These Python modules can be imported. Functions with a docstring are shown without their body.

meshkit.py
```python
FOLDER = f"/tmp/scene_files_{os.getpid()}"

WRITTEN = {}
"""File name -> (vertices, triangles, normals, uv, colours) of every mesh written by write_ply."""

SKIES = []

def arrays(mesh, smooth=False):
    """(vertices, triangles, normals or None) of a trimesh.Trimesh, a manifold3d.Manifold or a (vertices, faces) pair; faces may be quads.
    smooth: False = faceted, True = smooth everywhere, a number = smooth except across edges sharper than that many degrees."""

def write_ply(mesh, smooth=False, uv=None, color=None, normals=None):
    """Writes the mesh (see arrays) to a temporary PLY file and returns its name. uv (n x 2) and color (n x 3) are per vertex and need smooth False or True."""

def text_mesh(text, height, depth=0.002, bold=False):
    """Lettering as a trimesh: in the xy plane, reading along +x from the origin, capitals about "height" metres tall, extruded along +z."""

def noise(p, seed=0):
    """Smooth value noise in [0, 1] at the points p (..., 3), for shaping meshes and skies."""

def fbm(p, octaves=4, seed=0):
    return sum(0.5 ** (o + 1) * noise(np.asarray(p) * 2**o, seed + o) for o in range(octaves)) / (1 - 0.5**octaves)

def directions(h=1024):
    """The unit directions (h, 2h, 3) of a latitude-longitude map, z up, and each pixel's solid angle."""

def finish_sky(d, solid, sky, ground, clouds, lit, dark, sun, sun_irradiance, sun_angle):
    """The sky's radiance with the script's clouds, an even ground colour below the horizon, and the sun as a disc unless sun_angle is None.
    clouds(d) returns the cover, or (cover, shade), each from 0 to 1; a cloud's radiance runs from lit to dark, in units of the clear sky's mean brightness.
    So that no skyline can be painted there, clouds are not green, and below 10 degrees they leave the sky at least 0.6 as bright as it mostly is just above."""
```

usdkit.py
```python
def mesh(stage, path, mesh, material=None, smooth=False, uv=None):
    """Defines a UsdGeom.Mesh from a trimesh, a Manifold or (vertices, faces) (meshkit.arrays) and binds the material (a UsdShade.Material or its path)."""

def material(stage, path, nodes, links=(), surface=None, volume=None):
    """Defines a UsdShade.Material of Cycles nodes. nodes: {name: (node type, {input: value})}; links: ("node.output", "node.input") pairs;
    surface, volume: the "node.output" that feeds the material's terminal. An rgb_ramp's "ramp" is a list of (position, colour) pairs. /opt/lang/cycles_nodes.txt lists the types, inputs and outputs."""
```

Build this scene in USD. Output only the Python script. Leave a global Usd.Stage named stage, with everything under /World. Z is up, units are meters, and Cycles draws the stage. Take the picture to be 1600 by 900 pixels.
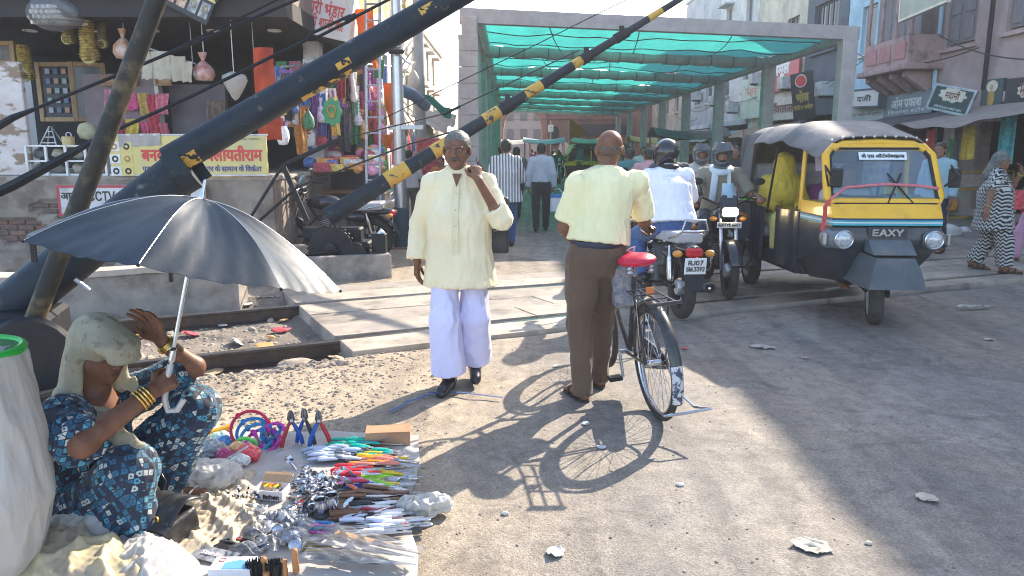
import glob, math, re
import numpy as np, trimesh, manifold3d, usdkit, meshkit
from shapely.geometry import Polygon, box as sbox
from shapely.ops import unary_union
from pxr import Usd, UsdGeom, UsdLux, UsdShade, Sdf, Gf, Vt

stage = Usd.Stage.CreateInMemory()
UsdGeom.SetStageUpAxis(stage, 'Z')
UsdGeom.SetStageMetersPerUnit(stage, 1.0)
W = UsdGeom.Xform.Define(stage, '/World')
stage.SetDefaultPrim(W.GetPrim())
UsdGeom.Scope.Define(stage, '/World/Looks')

# ---------------------------------------------------------------- camera
EYE, PITCH, FOC = 1.57, math.radians(10.54),1155.0
cam = UsdGeom.Camera.Define(stage, '/World/camera')
cam.CreateHorizontalApertureAttr(36.0)
cam.CreateVerticalApertureAttr(20.25)
cam.CreateFocalLengthAttr(36.0 * FOC / 1600)
cam.AddTranslateOp().Set((0,0, EYE))
cam.AddRotateXOp().Set(90 - math.degrees(PITCH))
cam.CreateExposureAttr(1.56)

# ---------------------------------------------------------------- sky and sun
SUN_EL, SUN_AZ = math.radians(33), math.atan2(.60,.80)
sun_dir = np.array([math.sin(SUN_AZ) * math.cos(SUN_EL), math.cos(SUN_AZ) * math.cos(SUN_EL), math.sin(SUN_EL)])
skymat = usdkit.material(stage, '/World/Looks/sky', {
    'sky': ('sky_texture', {'sky_type': 'single_scattering', 'sun_disc': False, 'sun_elevation': SUN_EL, 'sun_rotation': SUN_AZ, 'aerosol_density': 1.5}),
    'mixw': ('mix_color', {'blend_type': 'mix', 'fac': .04, 'use_clamp': False, 'use_clamp_result': False}),
    'bw': ('rgb_to_bw', {}),
    'bg': ('background_shader', {'strength': .15})},
    [('sky.color', 'mixw.a'),('sky.color', 'bw.color'),('bw.val', 'mixw.b'),('mixw.result', 'bg.color')], surface='bg.background')
dome = UsdLux.DomeLight.Define(stage, '/World/sky')
UsdShade.MaterialBindingAPI.Apply(dome.GetPrim()).Bind(skymat)
dome.GetPrim().SetCustomDataByKey('kind', 'structure')
sun = UsdLux.DistantLight.Define(stage, '/World/sun')
sun.CreateIntensityAttr(1.05)
sun.CreateAngleAttr(.5)
sun.CreateColorAttr((1,.885,.73))
sun.CreateNormalizeAttr(True)
sun.AddRotateZOp().Set(-math.degrees(SUN_AZ))
sun.AddRotateXOp().Set(-(90 - math.degrees(SUN_EL)) )

# ---------------------------------------------------------------- helpers
rng = np.random.default_rng(7)
A = lambda *p: np.array(p, float)
def unit(v):
    v = np.asarray(v, float); return v / max(np.linalg.norm(v),1e-9)
def view(u, v):
    a, b = (u - 800) / FOC, (450 - v) / FOC
    return A(a, math.cos(PITCH) + b * math.sin(PITCH),-math.sin(PITCH) + b * math.cos(PITCH))
def G(u, v, z=0.0):
    d = view(u, v); return A(0,0, EYE) + d * ((z - EYE) / d[2])
def P(u, v, y):
    d = view(u, v); return A(0,0, EYE) + d * (y / d[1])
def rotz(a):
    c, s = math.cos(a), math.sin(a); return np.array([[c, -s, 0], [s, c, 0], [0,0,1.0]])
def rotx(a):
    c, s = math.cos(a), math.sin(a); return np.array([[1.0,0,0], [0, c, -s], [0, s, c]])
def roty(a):
    c, s = math.cos(a), math.sin(a); return np.array([[c, 0, s], [0,1.0,0], [-s, 0, c]])
def frame(d, up=(0,0,1)):
    """columns: side, other, d (unit axis d)"""
    d = unit(d); up = np.asarray(up, float)
    if abs(d @ unit(up)) > .98: up = A(0,1,0) if abs(d[1]) < .9 else A(1,0,0)
    s = unit(np.cross(up, d)); return np.stack([s, np.cross(d, s), d], 1)

class M:
    """collects shapes that become one mesh"""
    def __init__(s): s.v, s.f, s.n = [], [], 0
    def add(s, v, f, R=None, t=None):
        v = np.asarray(v, float); f = np.asarray(f, int)
        if f.shape[1] == 4: f = np.vstack([f[:, [0,1,2]], f[:, [0,2,3]]])
        if R is not None: v = v @ np.asarray(R).T
        if t is not None: v = v + np.asarray(t, float)
        s.v.append(v); s.f.append(f + s.n); s.n += len(v); return s
    def tm(s, m, R=None, t=None): return s.add(m.vertices, m.faces, R, t)
    def mesh(s): return np.vstack(s.v), np.vstack(s.f)
    def box(s, c, d, R=None, b=0):
        """box centred on c with size d, edges chamfered by b"""
        hx, hy, hz = np.asarray(d, float) / 2
        if b <= 0:
            v = np.array([[x, y, z] for x in (-hx, hx) for y in (-hy, hy) for z in (-hz, hz)])
            f = [[0,1,3,2], [4,6,7,5], [0,4,5,1], [2,3,7,6], [0,2,6,4], [1,5,7,3]]
            return s.add(v, f, R, c)
        b = min(b, hx * .9, hy * .9, hz * .9); pts = []
        for sx in (-1,1):
            for sy in (-1,1):
                for sz in (-1,1):
                    pts += [(sx * hx, sy * (hy - b), sz * (hz - b)),(sx * (hx - b), sy * hy, sz * (hz - b)),(sx * (hx - b), sy * (hy - b), sz * hz)]
        return s.hull(pts, R, c)
    def hull(s, pts, R=None, t=None):
        m = manifold3d.Manifold.hull_points(np.asarray(pts, float)).to_mesh()
        return s.add(m.vert_properties[:, :3], m.tri_verts, R, t)
    def bx(s, x0, x1, y0, y1, z0, z1, b=0): return s.box(((x0 + x1) / 2,(y0 + y1) / 2,(z0 + z1) / 2),(x1 - x0, y1 - y0, z1 - z0), None, b)
    def tube(s, pts, r, n=8, closed=False, cap=True, flat=None):
        """tube along a polyline; r number or list; flat = (a, b) scales of the section"""
        p = np.asarray(pts, float); k = len(p); r = np.broadcast_to(np.asarray(r, float),(k,))
        t = np.roll(p, -1,0) - np.roll(p, 1,0) if closed else np.gradient(p, axis=0)
        t /= np.linalg.norm(t, axis=1, keepdims=True) + 1e-12
        a = frame(t[0])[:, 0]; fr = []
        for i in range(k):
            a = unit(a - t[i] * (a @ t[i])); fr.append((a, np.cross(t[i], a)))
        an = np.arange(n) * 2 * np.pi / n; fa, fb = flat or (1,1)
        v = np.vstack([p[i] + r[i] * (fa * np.cos(an)[:, None] * fr[i][0] + fb * np.sin(an)[:, None] * fr[i][1]) for i in range(k)])
        f = []
        for i in range(k if closed else k - 1):
            j = (i + 1) % k
            for q in range(n): f.append([i * n + q, i * n + (q + 1) % n, j * n + (q + 1) % n, j * n + q])
        f = np.array(f); f = np.vstack([f[:, [0,1,2]], f[:, [0,2,3]]])
        if cap and not closed:
            v = np.vstack([v, p[0], p[-1]]); m = k * n
            f = np.vstack([f, [[m, (q + 1) % n, q] for q in range(n)], [[m + 1,(k - 1) * n + q, (k - 1) * n + (q + 1) % n] for q in range(n)]])
        return s.add(v, f)
    def lathe(s, prof, n=16, c=(0,0,0), axis=(0,0,1), R=None):
        """profile [(r, h)] turned about the axis through c"""
        prof = np.asarray(prof, float); an = np.arange(n) * 2 * np.pi / n; k = len(prof)
        v = np.vstack([np.stack([r * np.cos(an), r * np.sin(an), np.full(n, h)], 1) for r, h in prof])
        f = [[i * n + q, i * n + (q + 1) % n, (i + 1) * n + (q + 1) % n, (i + 1) * n + q] for i in range(k - 1) for q in range(n)]
        return s.add(v, f, R if R is not None else frame(axis), c)
    def cyl(s, p0, p1, r0, r1=None, n=12): return s.tube([p0, p1], [r0, r0 if r1 is None else r1], n)
    def ell(s, c, r, R=None, sub=2):
        m = trimesh.creation.icosphere(sub); return s.add(m.vertices * np.asarray(r, float), m.faces, R, c)
    def torus(s, c, R, r, axis=(0,0,1), n=28, m=8, flat=None):
        F = frame(axis); an = np.arange(n) * 2 * np.pi / n
        return s.tube(np.asarray(c) + R * (np.cos(an)[:, None] * F[:, 0] + np.sin(an)[:, None] * F[:, 1]), r, m, True, flat=flat)
    def prism(s, poly, h, R=None, t=None):
        poly = poly if hasattr(poly, 'exterior') else Polygon(poly)
        return s.tm(trimesh.creation.extrude_polygon(poly.buffer(0), h, engine='earcut'), R, t)
    def grid(s, fn, nu, nv, thick=0):
        """surface fn(u, v) for u, v in 0..1, with a back sheet when thick"""
        U, V = np.meshgrid(np.linspace(0,1, nu), np.linspace(0,1, nv), indexing='ij')
        p = np.asarray(fn(U, V), float); p = np.moveaxis(p, 0,-1) if p.shape[0] == 3 and p.ndim == 3 and p.shape[-1] != 3 else p
        v = p.reshape(-1,3)
        i, j = np.meshgrid(np.arange(nu - 1), np.arange(nv - 1), indexing='ij'); i, j = i.ravel(), j.ravel()
        q = np.stack([i * nv + j, (i + 1) * nv + j, (i + 1) * nv + j + 1, i * nv + j + 1], 1)
        if not thick: return s.add(v, q)
        n = np.cross(np.gradient(p, axis=0), np.gradient(p, axis=1)).reshape(-1,3); n /= np.linalg.norm(n, axis=1, keepdims=True) + 1e-12
        b = len(v); ed = []
        for a in range(nu - 1): ed += [(a * nv, (a + 1) * nv),((a + 1) * nv + nv - 1, a * nv + nv - 1)]
        for a in range(nv - 1): ed += [(a + 1, a),((nu - 1) * nv + a, (nu - 1) * nv + a + 1)]
        e = np.array([[x, x + b, y + b, y] for x, y in ed])
        return s.add(np.vstack([v, v - n * thick]), np.vstack([q, q[:, ::-1] + b, e]))

def grid3(X, Y, Z): return np.stack([np.broadcast_to(np.asarray(a, float), np.shape(X + Y + Z)) for a in (X, Y, Z)], -1)

names = {}
def path_for(parent, name):
    k = (parent, name); n = names.get(k, 0); names[k] = n + 1
    return f'{parent}/{name}' + (f'_{n:03d}' if n else '')
def tag(p, label=None, cat=None, group=None, kind=None):
    for k, v in (('label', label),('category', cat),('group', group),('kind', kind)):
        if v: p.SetCustomDataByKey(k, v)
    return p
def place(prim, loc=(0,0,0), R=None, sc=1.0):
    m = np.eye(4); m[:3, :3] = (np.eye(3) if R is None else np.asarray(R)) * np.asarray(sc, float); m[:3,3] = loc
    a = prim.GetAttribute('xformOp:transform')
    if not a: a = UsdGeom.Xformable(prim).AddTransformOp().GetAttr()
    a.Set(Gf.Matrix4d(m.T.tolist())); return prim
def thing(name, label, cat, group=None, loc=(0,0,0), R=None, kind=None):
    if R is not None and np.ndim(R) == 0: R = rotz(R)
    p = UsdGeom.Xform.Define(stage, path_for('/World', name)).GetPrim()
    return place(tag(p, label, cat, group, kind), loc, R)
def part(parent, name, m, mt, smooth=35, label=None, kind=None, uv=None):
    m = m.mesh() if isinstance(m, M) else m
    p = usdkit.mesh(stage, path_for(str(parent.GetPath()) if parent is not None else '/World', name), m, mt, smooth, uv).GetPrim()
    if label or kind: tag(p, label, kind=kind)
    return p
def one(name, m, mt, label=None, cat=None, group=None, kind=None, smooth=35, loc=None, R=None, uv=None):
    p = part(None, name, m, mt, smooth, uv=uv)
    if loc is not None or R is not None: place(p, (0,0,0) if loc is None else loc, rotz(R) if R is not None and np.ndim(R) == 0 else R)
    return tag(p, label, cat, group, kind)
def copy(src, loc, R=None, label=None, group=None, sc=1.0, name=None):
    if R is not None and np.ndim(R) == 0: R = rotz(R)
    p = stage.DefinePrim(path_for('/World', name or src.GetName().split('_0')[0]), src.GetTypeName())
    p.GetReferences().AddInternalReference(src.GetPath())
    if src.GetTypeName() == 'Xform': p.SetInstanceable(True)
    place(p, loc, R, sc)
    return tag(p, label, None, group)

# ---------------------------------------------------------------- materials
mats = {}
def mat(name, c, c2=None, sc=6, rough=.7, metal=0., bump=.15, bsc=40, bd=.004, lo=.35, hi=.65, var=0., coat=0., stretch=None, trans=0., spec=.5, dirt=None, dsc=3, dlo=.5, dhi=.72, em=None, sheen=0., det=4, alpha=1.0):
    """principled surface: colour c varied towards c2 by noise, bumps, optional dirt patches, value varied per object by var"""
    name = name.replace(' ', '_')
    if name in mats: return mats[name]
    c2 = c2 if c2 is not None else tuple(x * .78 for x in c)
    n = {'tc': ('texture_coordinate', {}), 'mp': ('mapping', {'scale': stretch or (1,1,1)}), 'n': ('noise_texture', {'scale': sc, 'detail': det, 'roughness': .6}),
         'r': ('map_range', {'from_min': lo, 'from_max': hi, 'clamp': True}), 'm': ('mix_color', {'a': c, 'b': c2}),
         'b': ('noise_texture', {'scale': bsc, 'detail': 3}), 'bp': ('bump', {'strength': bump, 'distance': bd}),
         'p': ('principled_bsdf', {'roughness': rough, 'metallic': metal, 'coat_weight': coat, 'coat_roughness': .08, 'specular_ior_level': spec, 'sheen_weight': sheen, 'alpha': alpha, **({'emission_color': em[0], 'emission_strength': em[1]} if em else {})})}
    l = [('tc.object', 'mp.vector'),('mp.vector', 'n.vector'),('n.fac', 'r.value'),('r.result', 'm.fac'),('mp.vector', 'b.vector'),('b.fac', 'bp.height')]
    out = 'm.result'
    if dirt is not None:
        n.update({'dn': ('noise_texture', {'scale': dsc, 'detail': 6, 'roughness': .65}), 'dr': ('map_range', {'from_min': dlo, 'from_max': dhi, 'clamp': True}), 'dm': ('mix_color', {'b': dirt})})
        l += [('mp.vector', 'dn.vector'),('dn.fac', 'dr.value'),('dr.result', 'dm.fac'),(out, 'dm.a')]; out = 'dm.result'
    if var:
        n.update({'oi': ('object_info', {}), 'vr': ('map_range', {'to_min': 1 - var, 'to_max': 1 + var}), 'hs': ('hsv', {})})
        l += [('oi.random', 'vr.value'),('vr.result', 'hs.value'),(out, 'hs.color')]; out = 'hs.color'
    l += [(out, 'p.base_color')]
    if bump: l += [('bp.normal', 'p.normal')]
    surf = 'p.BSDF'
    if trans:
        n.update({'tl': ('translucent_bsdf', {}), 'mx': ('mix_closure', {'fac': trans})}); l += [(out, 'tl.color'),('p.BSDF', 'mx.closure1'),('tl.BSDF', 'mx.closure2')]; surf = 'mx.closure'
    mats[name] = usdkit.material(stage, f'/World/Looks/{name}', n, l, surface=surf)
    return mats[name]
def pane_mat(name, tint=(.9,.95,.95), gl=.08, refl=(1,1,1), veil=None, va=.2):
    """thin clear sheet: sees through, reflects by angle; veil = milky colour with weight va"""
    if name in mats: return mats[name]
    n = {'t': ('transparent_bsdf', {'color': tint}), 'g': ('glossy_bsdf', {'color': refl, 'roughness': gl}), 'f': ('fresnel', {'IOR': 1.5}), 'm': ('mix_closure', {})}
    l = [('f.fac', 'm.fac'),('t.BSDF', 'm.closure1'),('g.BSDF', 'm.closure2')]; s = 'm.closure'
    if veil is not None:
        n.update({'d': ('diffuse_bsdf', {'color': veil}), 'tr': ('translucent_bsdf', {'color': veil}), 'dd': ('mix_closure', {'fac': .5}), 'm2': ('mix_closure', {'fac': va})})
        l += [('d.BSDF', 'dd.closure1'),('tr.BSDF', 'dd.closure2'),(s, 'm2.closure1'),('dd.closure', 'm2.closure2')]; s = 'm2.closure'
    mats[name] = usdkit.material(stage, f'/World/Looks/{name}', n, l, surface=s); return mats[name]
def hue(name, c, **k): return mat(name, c, tuple(x * .85 for x in c), **{'rough': .45, 'bump': .05, **k})

# ---------------------------------------------------------------- lettering
FD = glob.glob('/opt/blender-*/*/datafiles/fonts/NotoSansDevanagari-Regular.woff2')[0]
FL = glob.glob('/opt/blender-*/*/datafiles/fonts/Inter.woff2')[0]
_txt = {}
def text_shape(s, bold=0, px=48):
    """outline of one line of lettering, 1 unit = font size, origin at left of baseline"""
    k = (s, bold, px)
    if k in _txt: return _txt[k]
    from PIL import Image, ImageDraw, ImageFont
    f = ImageFont.truetype(FD if any(ord(ch) > 0x8ff for ch in s) else FL, px)
    H = '\u094d'; s = re.sub('((?:[\u0904-\u0939]' + H + ')*[\u0904-\u0939])\u093f', '\u093f\\1', s); tok, i = [], 0
    while i < len(s):
        if i + 2 < len(s) and s[i + 1] == H:
            if s[i + 2] == 'र': tok.append((s[i], 'ra')); i += 3
            elif s[i] == 'र': tok.append((s[i + 2], 'reph')); i += 3
            else: tok.append((s[i], 'half')); i += 2
        elif tok and tok[-1][1] == '': tok[-1] = (tok[-1][0] + s[i], ''); i += 1
        else: tok.append((s[i], '')); i += 1
    ln = [f.getlength(t) * (.68 if k2 == 'half' else 1) for t, k2 in tok]
    y0, y1 = int(-px * 1.15), int(px * .5); x0, x1 = -px // 4, int(sum(ln)) + px // 4
    im = Image.new('L', (x1 - x0 + 8, y1 - y0 + 8)); x = 4.0 - x0
    for (t, k2), w in zip(tok, ln):
        g = Image.new('L', im.size); dr = ImageDraw.Draw(g); dr.text((x, 4 - y0), t, 255, font=f, anchor='ls', stroke_width=bold)
        if k2 == 'half': dr.rectangle((x + w, 0, im.size[0], im.size[1]), fill=0)
        if k2 == 'ra': dr.line((x + w * .72,4 - y0 - px * .22, x + w * .38,4 - y0 - px * .02), fill=255, width=px // 14 + 2 * bold)
        if k2 == 'reph': dr.arc((x + w * .5,4 - y0 - px * .92, x + w * 1.0,4 - y0 - px * .58),150,20, fill=255, width=px // 14 + 2 * bold)
        im.paste(255,(0,0), g); x += w
    on = np.pad(np.asarray(im) > 120,((0,0),(1,1))).astype(np.int8)
    rows, st = np.nonzero(np.diff(on, axis=1) == 1); en = np.nonzero(np.diff(on, axis=1) == -1)[1]
    sh = unary_union([sbox(a, -r - 1, b, -r) for r, a, b in zip(rows, st, en)]).buffer(.5).buffer(-.5).simplify(.6)
    _txt[k] = ([np.array(g.exterior.coords) for g in getattr(sh, 'geoms', [sh])], sh, (x1 - x0),(y1 - y0),4 - y0, px); return _txt[k]
def lettering(s, width, height=None, bold=0, px=48, depth=.002):
    """text as a mesh in the xz plane facing -y, centred on the origin, fitted to width (and height)"""
    from shapely import affinity
    _, sh, w, h, _, _ = text_shape(s, bold, px)
    a, b, c, d = sh.bounds; k = width / (c - a); kz = k if height is None else height / (d - b)
    sh = affinity.affine_transform(sh, [k, 0,0, kz, -k * (a + c) / 2,-kz * (b + d) / 2])
    m = M()
    for g in getattr(sh, 'geoms', [sh]):
        if g.area > 1e-9: m.tm(trimesh.creation.extrude_polygon(g, depth, engine='earcut'), np.array([[1,0,0], [0,0,-1], [0,1,0.]]))
    return m
def moved(m, R=None, t=None):
    v, f = m.mesh(); o = M(); return o.add(v, f, R, t)

# ---------------------------------------------------------------- soft bodies: smooth unions on a grid, meshed by surface nets
def nets(f, o, res):
    s = f < 0; c = sum(s[a:s.shape[0] - 1 + a, b:s.shape[1] - 1 + b, d:s.shape[2] - 1 + d].astype(np.int8) for a in (0,1) for b in (0,1) for d in (0,1))
    act = (c > 0) & (c < 8); idx = np.full(act.shape, -1); ijk = np.argwhere(act); idx[act] = np.arange(len(ijk))
    acc, cnt = np.zeros((len(ijk),3)), np.zeros(len(ijk))
    cs = [A(a, b, d).astype(int) for a in (0,1) for b in (0,1) for d in (0,1)]
    val = [f[tuple((ijk + q).T)] for q in cs]
    for i in range(8):
        for j in range(i + 1,8):
            if np.abs(cs[i] - cs[j]).sum() == 1:
                fa, fb = val[i], val[j]; m = (fa < 0) != (fb < 0); t = fa[m] / (fa[m] - fb[m])
                acc[m] += cs[i] + t[:, None] * (cs[j] - cs[i]); cnt[m] += 1
    v = (ijk + acc / cnt[:, None]) * res + o; F = []
    for ax in range(3):
        a = np.moveaxis(s, ax, 0); b1, b2 = [(1,2),(2,0),(0,1)][ax]
        ch = np.argwhere((s.take(range(s.shape[ax] - 1), ax)) != (s.take(range(1, s.shape[ax]), ax)))
        ch = ch[(ch[:, b1] > 0) & (ch[:, b2] > 0) & (ch[:, b1] < act.shape[b1]) & (ch[:, b2] < act.shape[b2])]
        e1, e2 = np.zeros(3, int), np.zeros(3, int); e1[b1] = 1; e2[b2] = 1
        q = np.stack([idx[tuple((ch - e1 - e2).T)], idx[tuple((ch - e2).T)], idx[tuple(ch.T)], idx[tuple((ch - e1).T)]], 1)
        ins = s[tuple(ch.T)]; q[~ins] = q[~ins][:, ::-1]; F.append(q)
    q = np.vstack(F); q = q[(q >= 0).all(1)]
    return v, np.vstack([q[:, [0,1,2]], q[:, [0,2,3]]])

class Soft:
    def __init__(s, res=.008, k=.03): s.res, s.k, s.p, s.cuts = res, k, [], []
    def cone(s, a, b, ra, rb=None, k=None, op=1): s.p.append(('c', np.asarray(a, float), np.asarray(b, float), ra, ra if rb is None else rb, k, op)); return s
    def chain(s, pts, rs, k=None):
        for i in range(len(pts) - 1): s.cone(pts[i], pts[i + 1], rs[i], rs[i + 1], k)
        return s
    def ell(s, c, r, R=None, k=None, op=1): s.p.append(('e', np.asarray(c, float), np.asarray(r, float), np.eye(3) if R is None else R, None, k, op)); return s
    def loft(s, a, b, st, side=(1,0,0), k=None, op=1): s.p.append(('l', np.asarray(a, float), np.asarray(b, float), np.asarray(st, float), np.asarray(side, float), k, op)); return s
    def boxy(s, c, h, R=None, r=.01, k=None, op=1): s.p.append(('b', np.asarray(c, float), np.asarray(h, float), np.eye(3) if R is None else R, r, k, op)); return s
    def cut(s, p, n): s.cuts.append((np.asarray(p, float), unit(n))); return s
    def _bb(s, p):
        if p[0] == 'c': r = max(p[3], p[4]); return np.minimum(p[1], p[2]) - r, np.maximum(p[1], p[2]) + r
        if p[0] == 'l': r = p[3][:, 1:].max(); return np.minimum(p[1], p[2]) - r, np.maximum(p[1], p[2]) + r
        r = np.abs(p[3]) @ (p[2] + (p[4] or 0)); return p[1] - r, p[1] + r
    def mesh(s, fold=None):
        bb = [s._bb(p) for p in s.p]; res = s.res
        lo = np.min([b[0] for b, p in zip(bb, s.p) if p[6] > 0], 0) - 4 * res; hi = np.max([b[1] for b, p in zip(bb, s.p) if p[6] > 0], 0) + 4 * res
        n = np.ceil((hi - lo) / res).astype(int) + 1; f = np.full(n, .2, np.float32)
        for (b0, b1), p in zip(bb, s.p):
            k = s.k if p[5] is None else p[5]; mg = max(k, 0) + 2.5 * res
            i0 = np.maximum(((b0 - mg - lo) / res).astype(int),0); i1 = np.minimum(((b1 + mg - lo) / res).astype(int) + 2, n)
            if (i1 <= i0).any(): continue
            g = np.stack(np.meshgrid(*[lo[a] + res * np.arange(i0[a], i1[a]) for a in range(3)], indexing='ij'),-1)
            if p[0] == 'c':
                ab = p[2] - p[1]; t = np.clip(((g - p[1]) @ ab) / max(ab @ ab, 1e-12),0,1)
                d = np.linalg.norm(g - p[1] - t[..., None] * ab, axis=-1) - (p[3] + t * (p[4] - p[3]))
            elif p[0] == 'e':
                q = (g - p[1]) @ p[3]; k0 = np.linalg.norm(q / p[2], axis=-1); k1 = np.linalg.norm(q / p[2] ** 2, axis=-1); d = k0 * (k0 - 1) / np.maximum(k1,1e-6)
            elif p[0] == 'b':
                q = np.abs((g - p[1]) @ p[3]) - p[2]; d = np.linalg.norm(np.maximum(q, 0), axis=-1) + np.minimum(q.max(-1),0) - p[4]
            else:
                L = np.linalg.norm(p[2] - p[1]); ax = (p[2] - p[1]) / L; sd = unit(p[4] - ax * (p[4] @ ax)); ot = np.cross(ax, sd); q = g - p[1]
                t = q @ ax; rx, ry = np.interp(t, p[3][:, 0] * L, p[3][:, 1]), np.interp(t, p[3][:, 0] * L, p[3][:, 2])
                d = np.maximum((np.sqrt((q @ sd / rx) ** 2 + (q @ ot / ry) ** 2) - 1) * np.minimum(rx, ry), np.maximum(-t, t - L))
            sl = tuple(slice(a, b) for a, b in zip(i0, i1)); o = f[sl]
            if p[6] > 0:
                if k <= 1e-6: f[sl] = np.minimum(o, d)
                else: h = np.clip(.5 + .5 * (o - d) / k, 0,1); f[sl] = d * h + o * (1 - h) - k * h * (1 - h)
            else:
                k = max(k, 1e-6); h = np.clip(.5 - .5 * (o + d) / k, 0,1); f[sl] = o * (1 - h) - d * h + k * h * (1 - h)
        if s.cuts:
            g = np.stack(np.meshgrid(*[lo[a] + res * np.arange(n[a]) for a in range(3)], indexing='ij'),-1).astype(np.float32)
            for c, nn in s.cuts: f = np.maximum(f, (g - c) @ nn)
        v, F = nets(f, lo, res)
        if fold: v = wrinkle(v, F, *fold)
        return v, F
def wrinkle(v, F, amp, freq, seed=0, freq2=None, amp2=0):
    _, _, n = meshkit.arrays((v, F), True)
    d = (meshkit.fbm(v * np.asarray(freq, float),3, seed) - .5) * 2 * amp
    if amp2: d = d + (1 - 2 * np.abs(meshkit.fbm(v * np.asarray(freq2, float),2, seed + 9) - .5) * 3).clip(-1,1) * amp2
    return v + n * d[:, None]
# ================================================================ SETTING
# rails cross the road from lower left to upper right
LX, LY = [-9,-5,-2.48,-.58,.62,2.64,6.73,14], [2.5,4.35,5.56,6.45,7.0,7.87,9.59,12.6]
UX, UY = [-10,-6.5,-4.27,-2.24,-.86,3.15,7.75,14], [4.0,5.5,6.52,7.45,8.08,9.55,11.15,13.3]
def railpt(x, w):
    """point across the track: w 0 = near rail, 1 = far rail"""
    a, b = np.interp(x, LX, LY), np.interp(x, UX, UY); return a + (b - a) * w
def edge_x(y): return np.interp(y, [5.0,5.45,8.56,9.2], [-1.0,-1.17,-2.79,-3.1])
def ground_z(x, y):
    x, y = np.asarray(x, float), np.asarray(y, float)
    p = np.stack([x, y, 0 * x], -1)
    z = (meshkit.fbm(p * 1.3,4,3) - .5) * .05 + (meshkit.fbm(p * 7,3,5) - .5) * .012
    z = z * np.clip((22 - y) / 8,0,1)
    a, b = np.interp(x, LX, LY), np.interp(x, UX, UY); ins = np.clip((y - a + .62) / .25,0,1) * np.clip((b + .85 - y) / .2,0,1)
    left = np.clip((edge_x(y) - x) / .12 + .5,0,1)
    z = z - ins * (1 - left) * .075 - ins * left * .15
    z = z - np.clip((edge_x(y) - x) / .3,0,1) * np.clip((y - 4.7) / .6,0,1) * (.02 + .10 * (meshkit.fbm(p * 2.1,3,8) - .45)) * (1 - ins)
    # dirt on the vendor's side of the road
    z = z + np.clip((-.9 - x) / .6,0,1) * np.clip((5.2 - y) / .5,0,1) * (meshkit.fbm(p * 3.4,4,12) - .42) * .05
    return z + np.clip((x - 7.5) / 2.5,0,1) * .06 * np.clip((24 - y) / 6,0,1)
def spaced(lo, a, b, hi, st, grow):
    c = np.arange(a, b + 1e-6, st); out, s, x = [], st, c[-1]
    while x < hi: s *= grow; x += s; out.append(x)
    pre, s, x = [], st, c[0]
    while x > lo: s *= grow; x -= s; pre.append(x)
    return np.concatenate([pre[::-1], c, out])
gx, gy = spaced(-900,-6,6,900,.055,1.09), spaced(-200,1.2,10.5,1500,.05,1.08)
X, Y = np.meshgrid(gx, gy, indexing='ij'); Z = ground_z(X, Y)
nx, ny = len(gx), len(gy); i, j = np.meshgrid(np.arange(nx - 1), np.arange(ny - 1), indexing='ij'); i, j = i.ravel(), j.ravel()
gm = M().add(np.stack([X, Y, Z], -1).reshape(-1,3), np.stack([i * ny + j, (i + 1) * ny + j, (i + 1) * ny + j + 1, i * ny + j + 1], 1))
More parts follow.
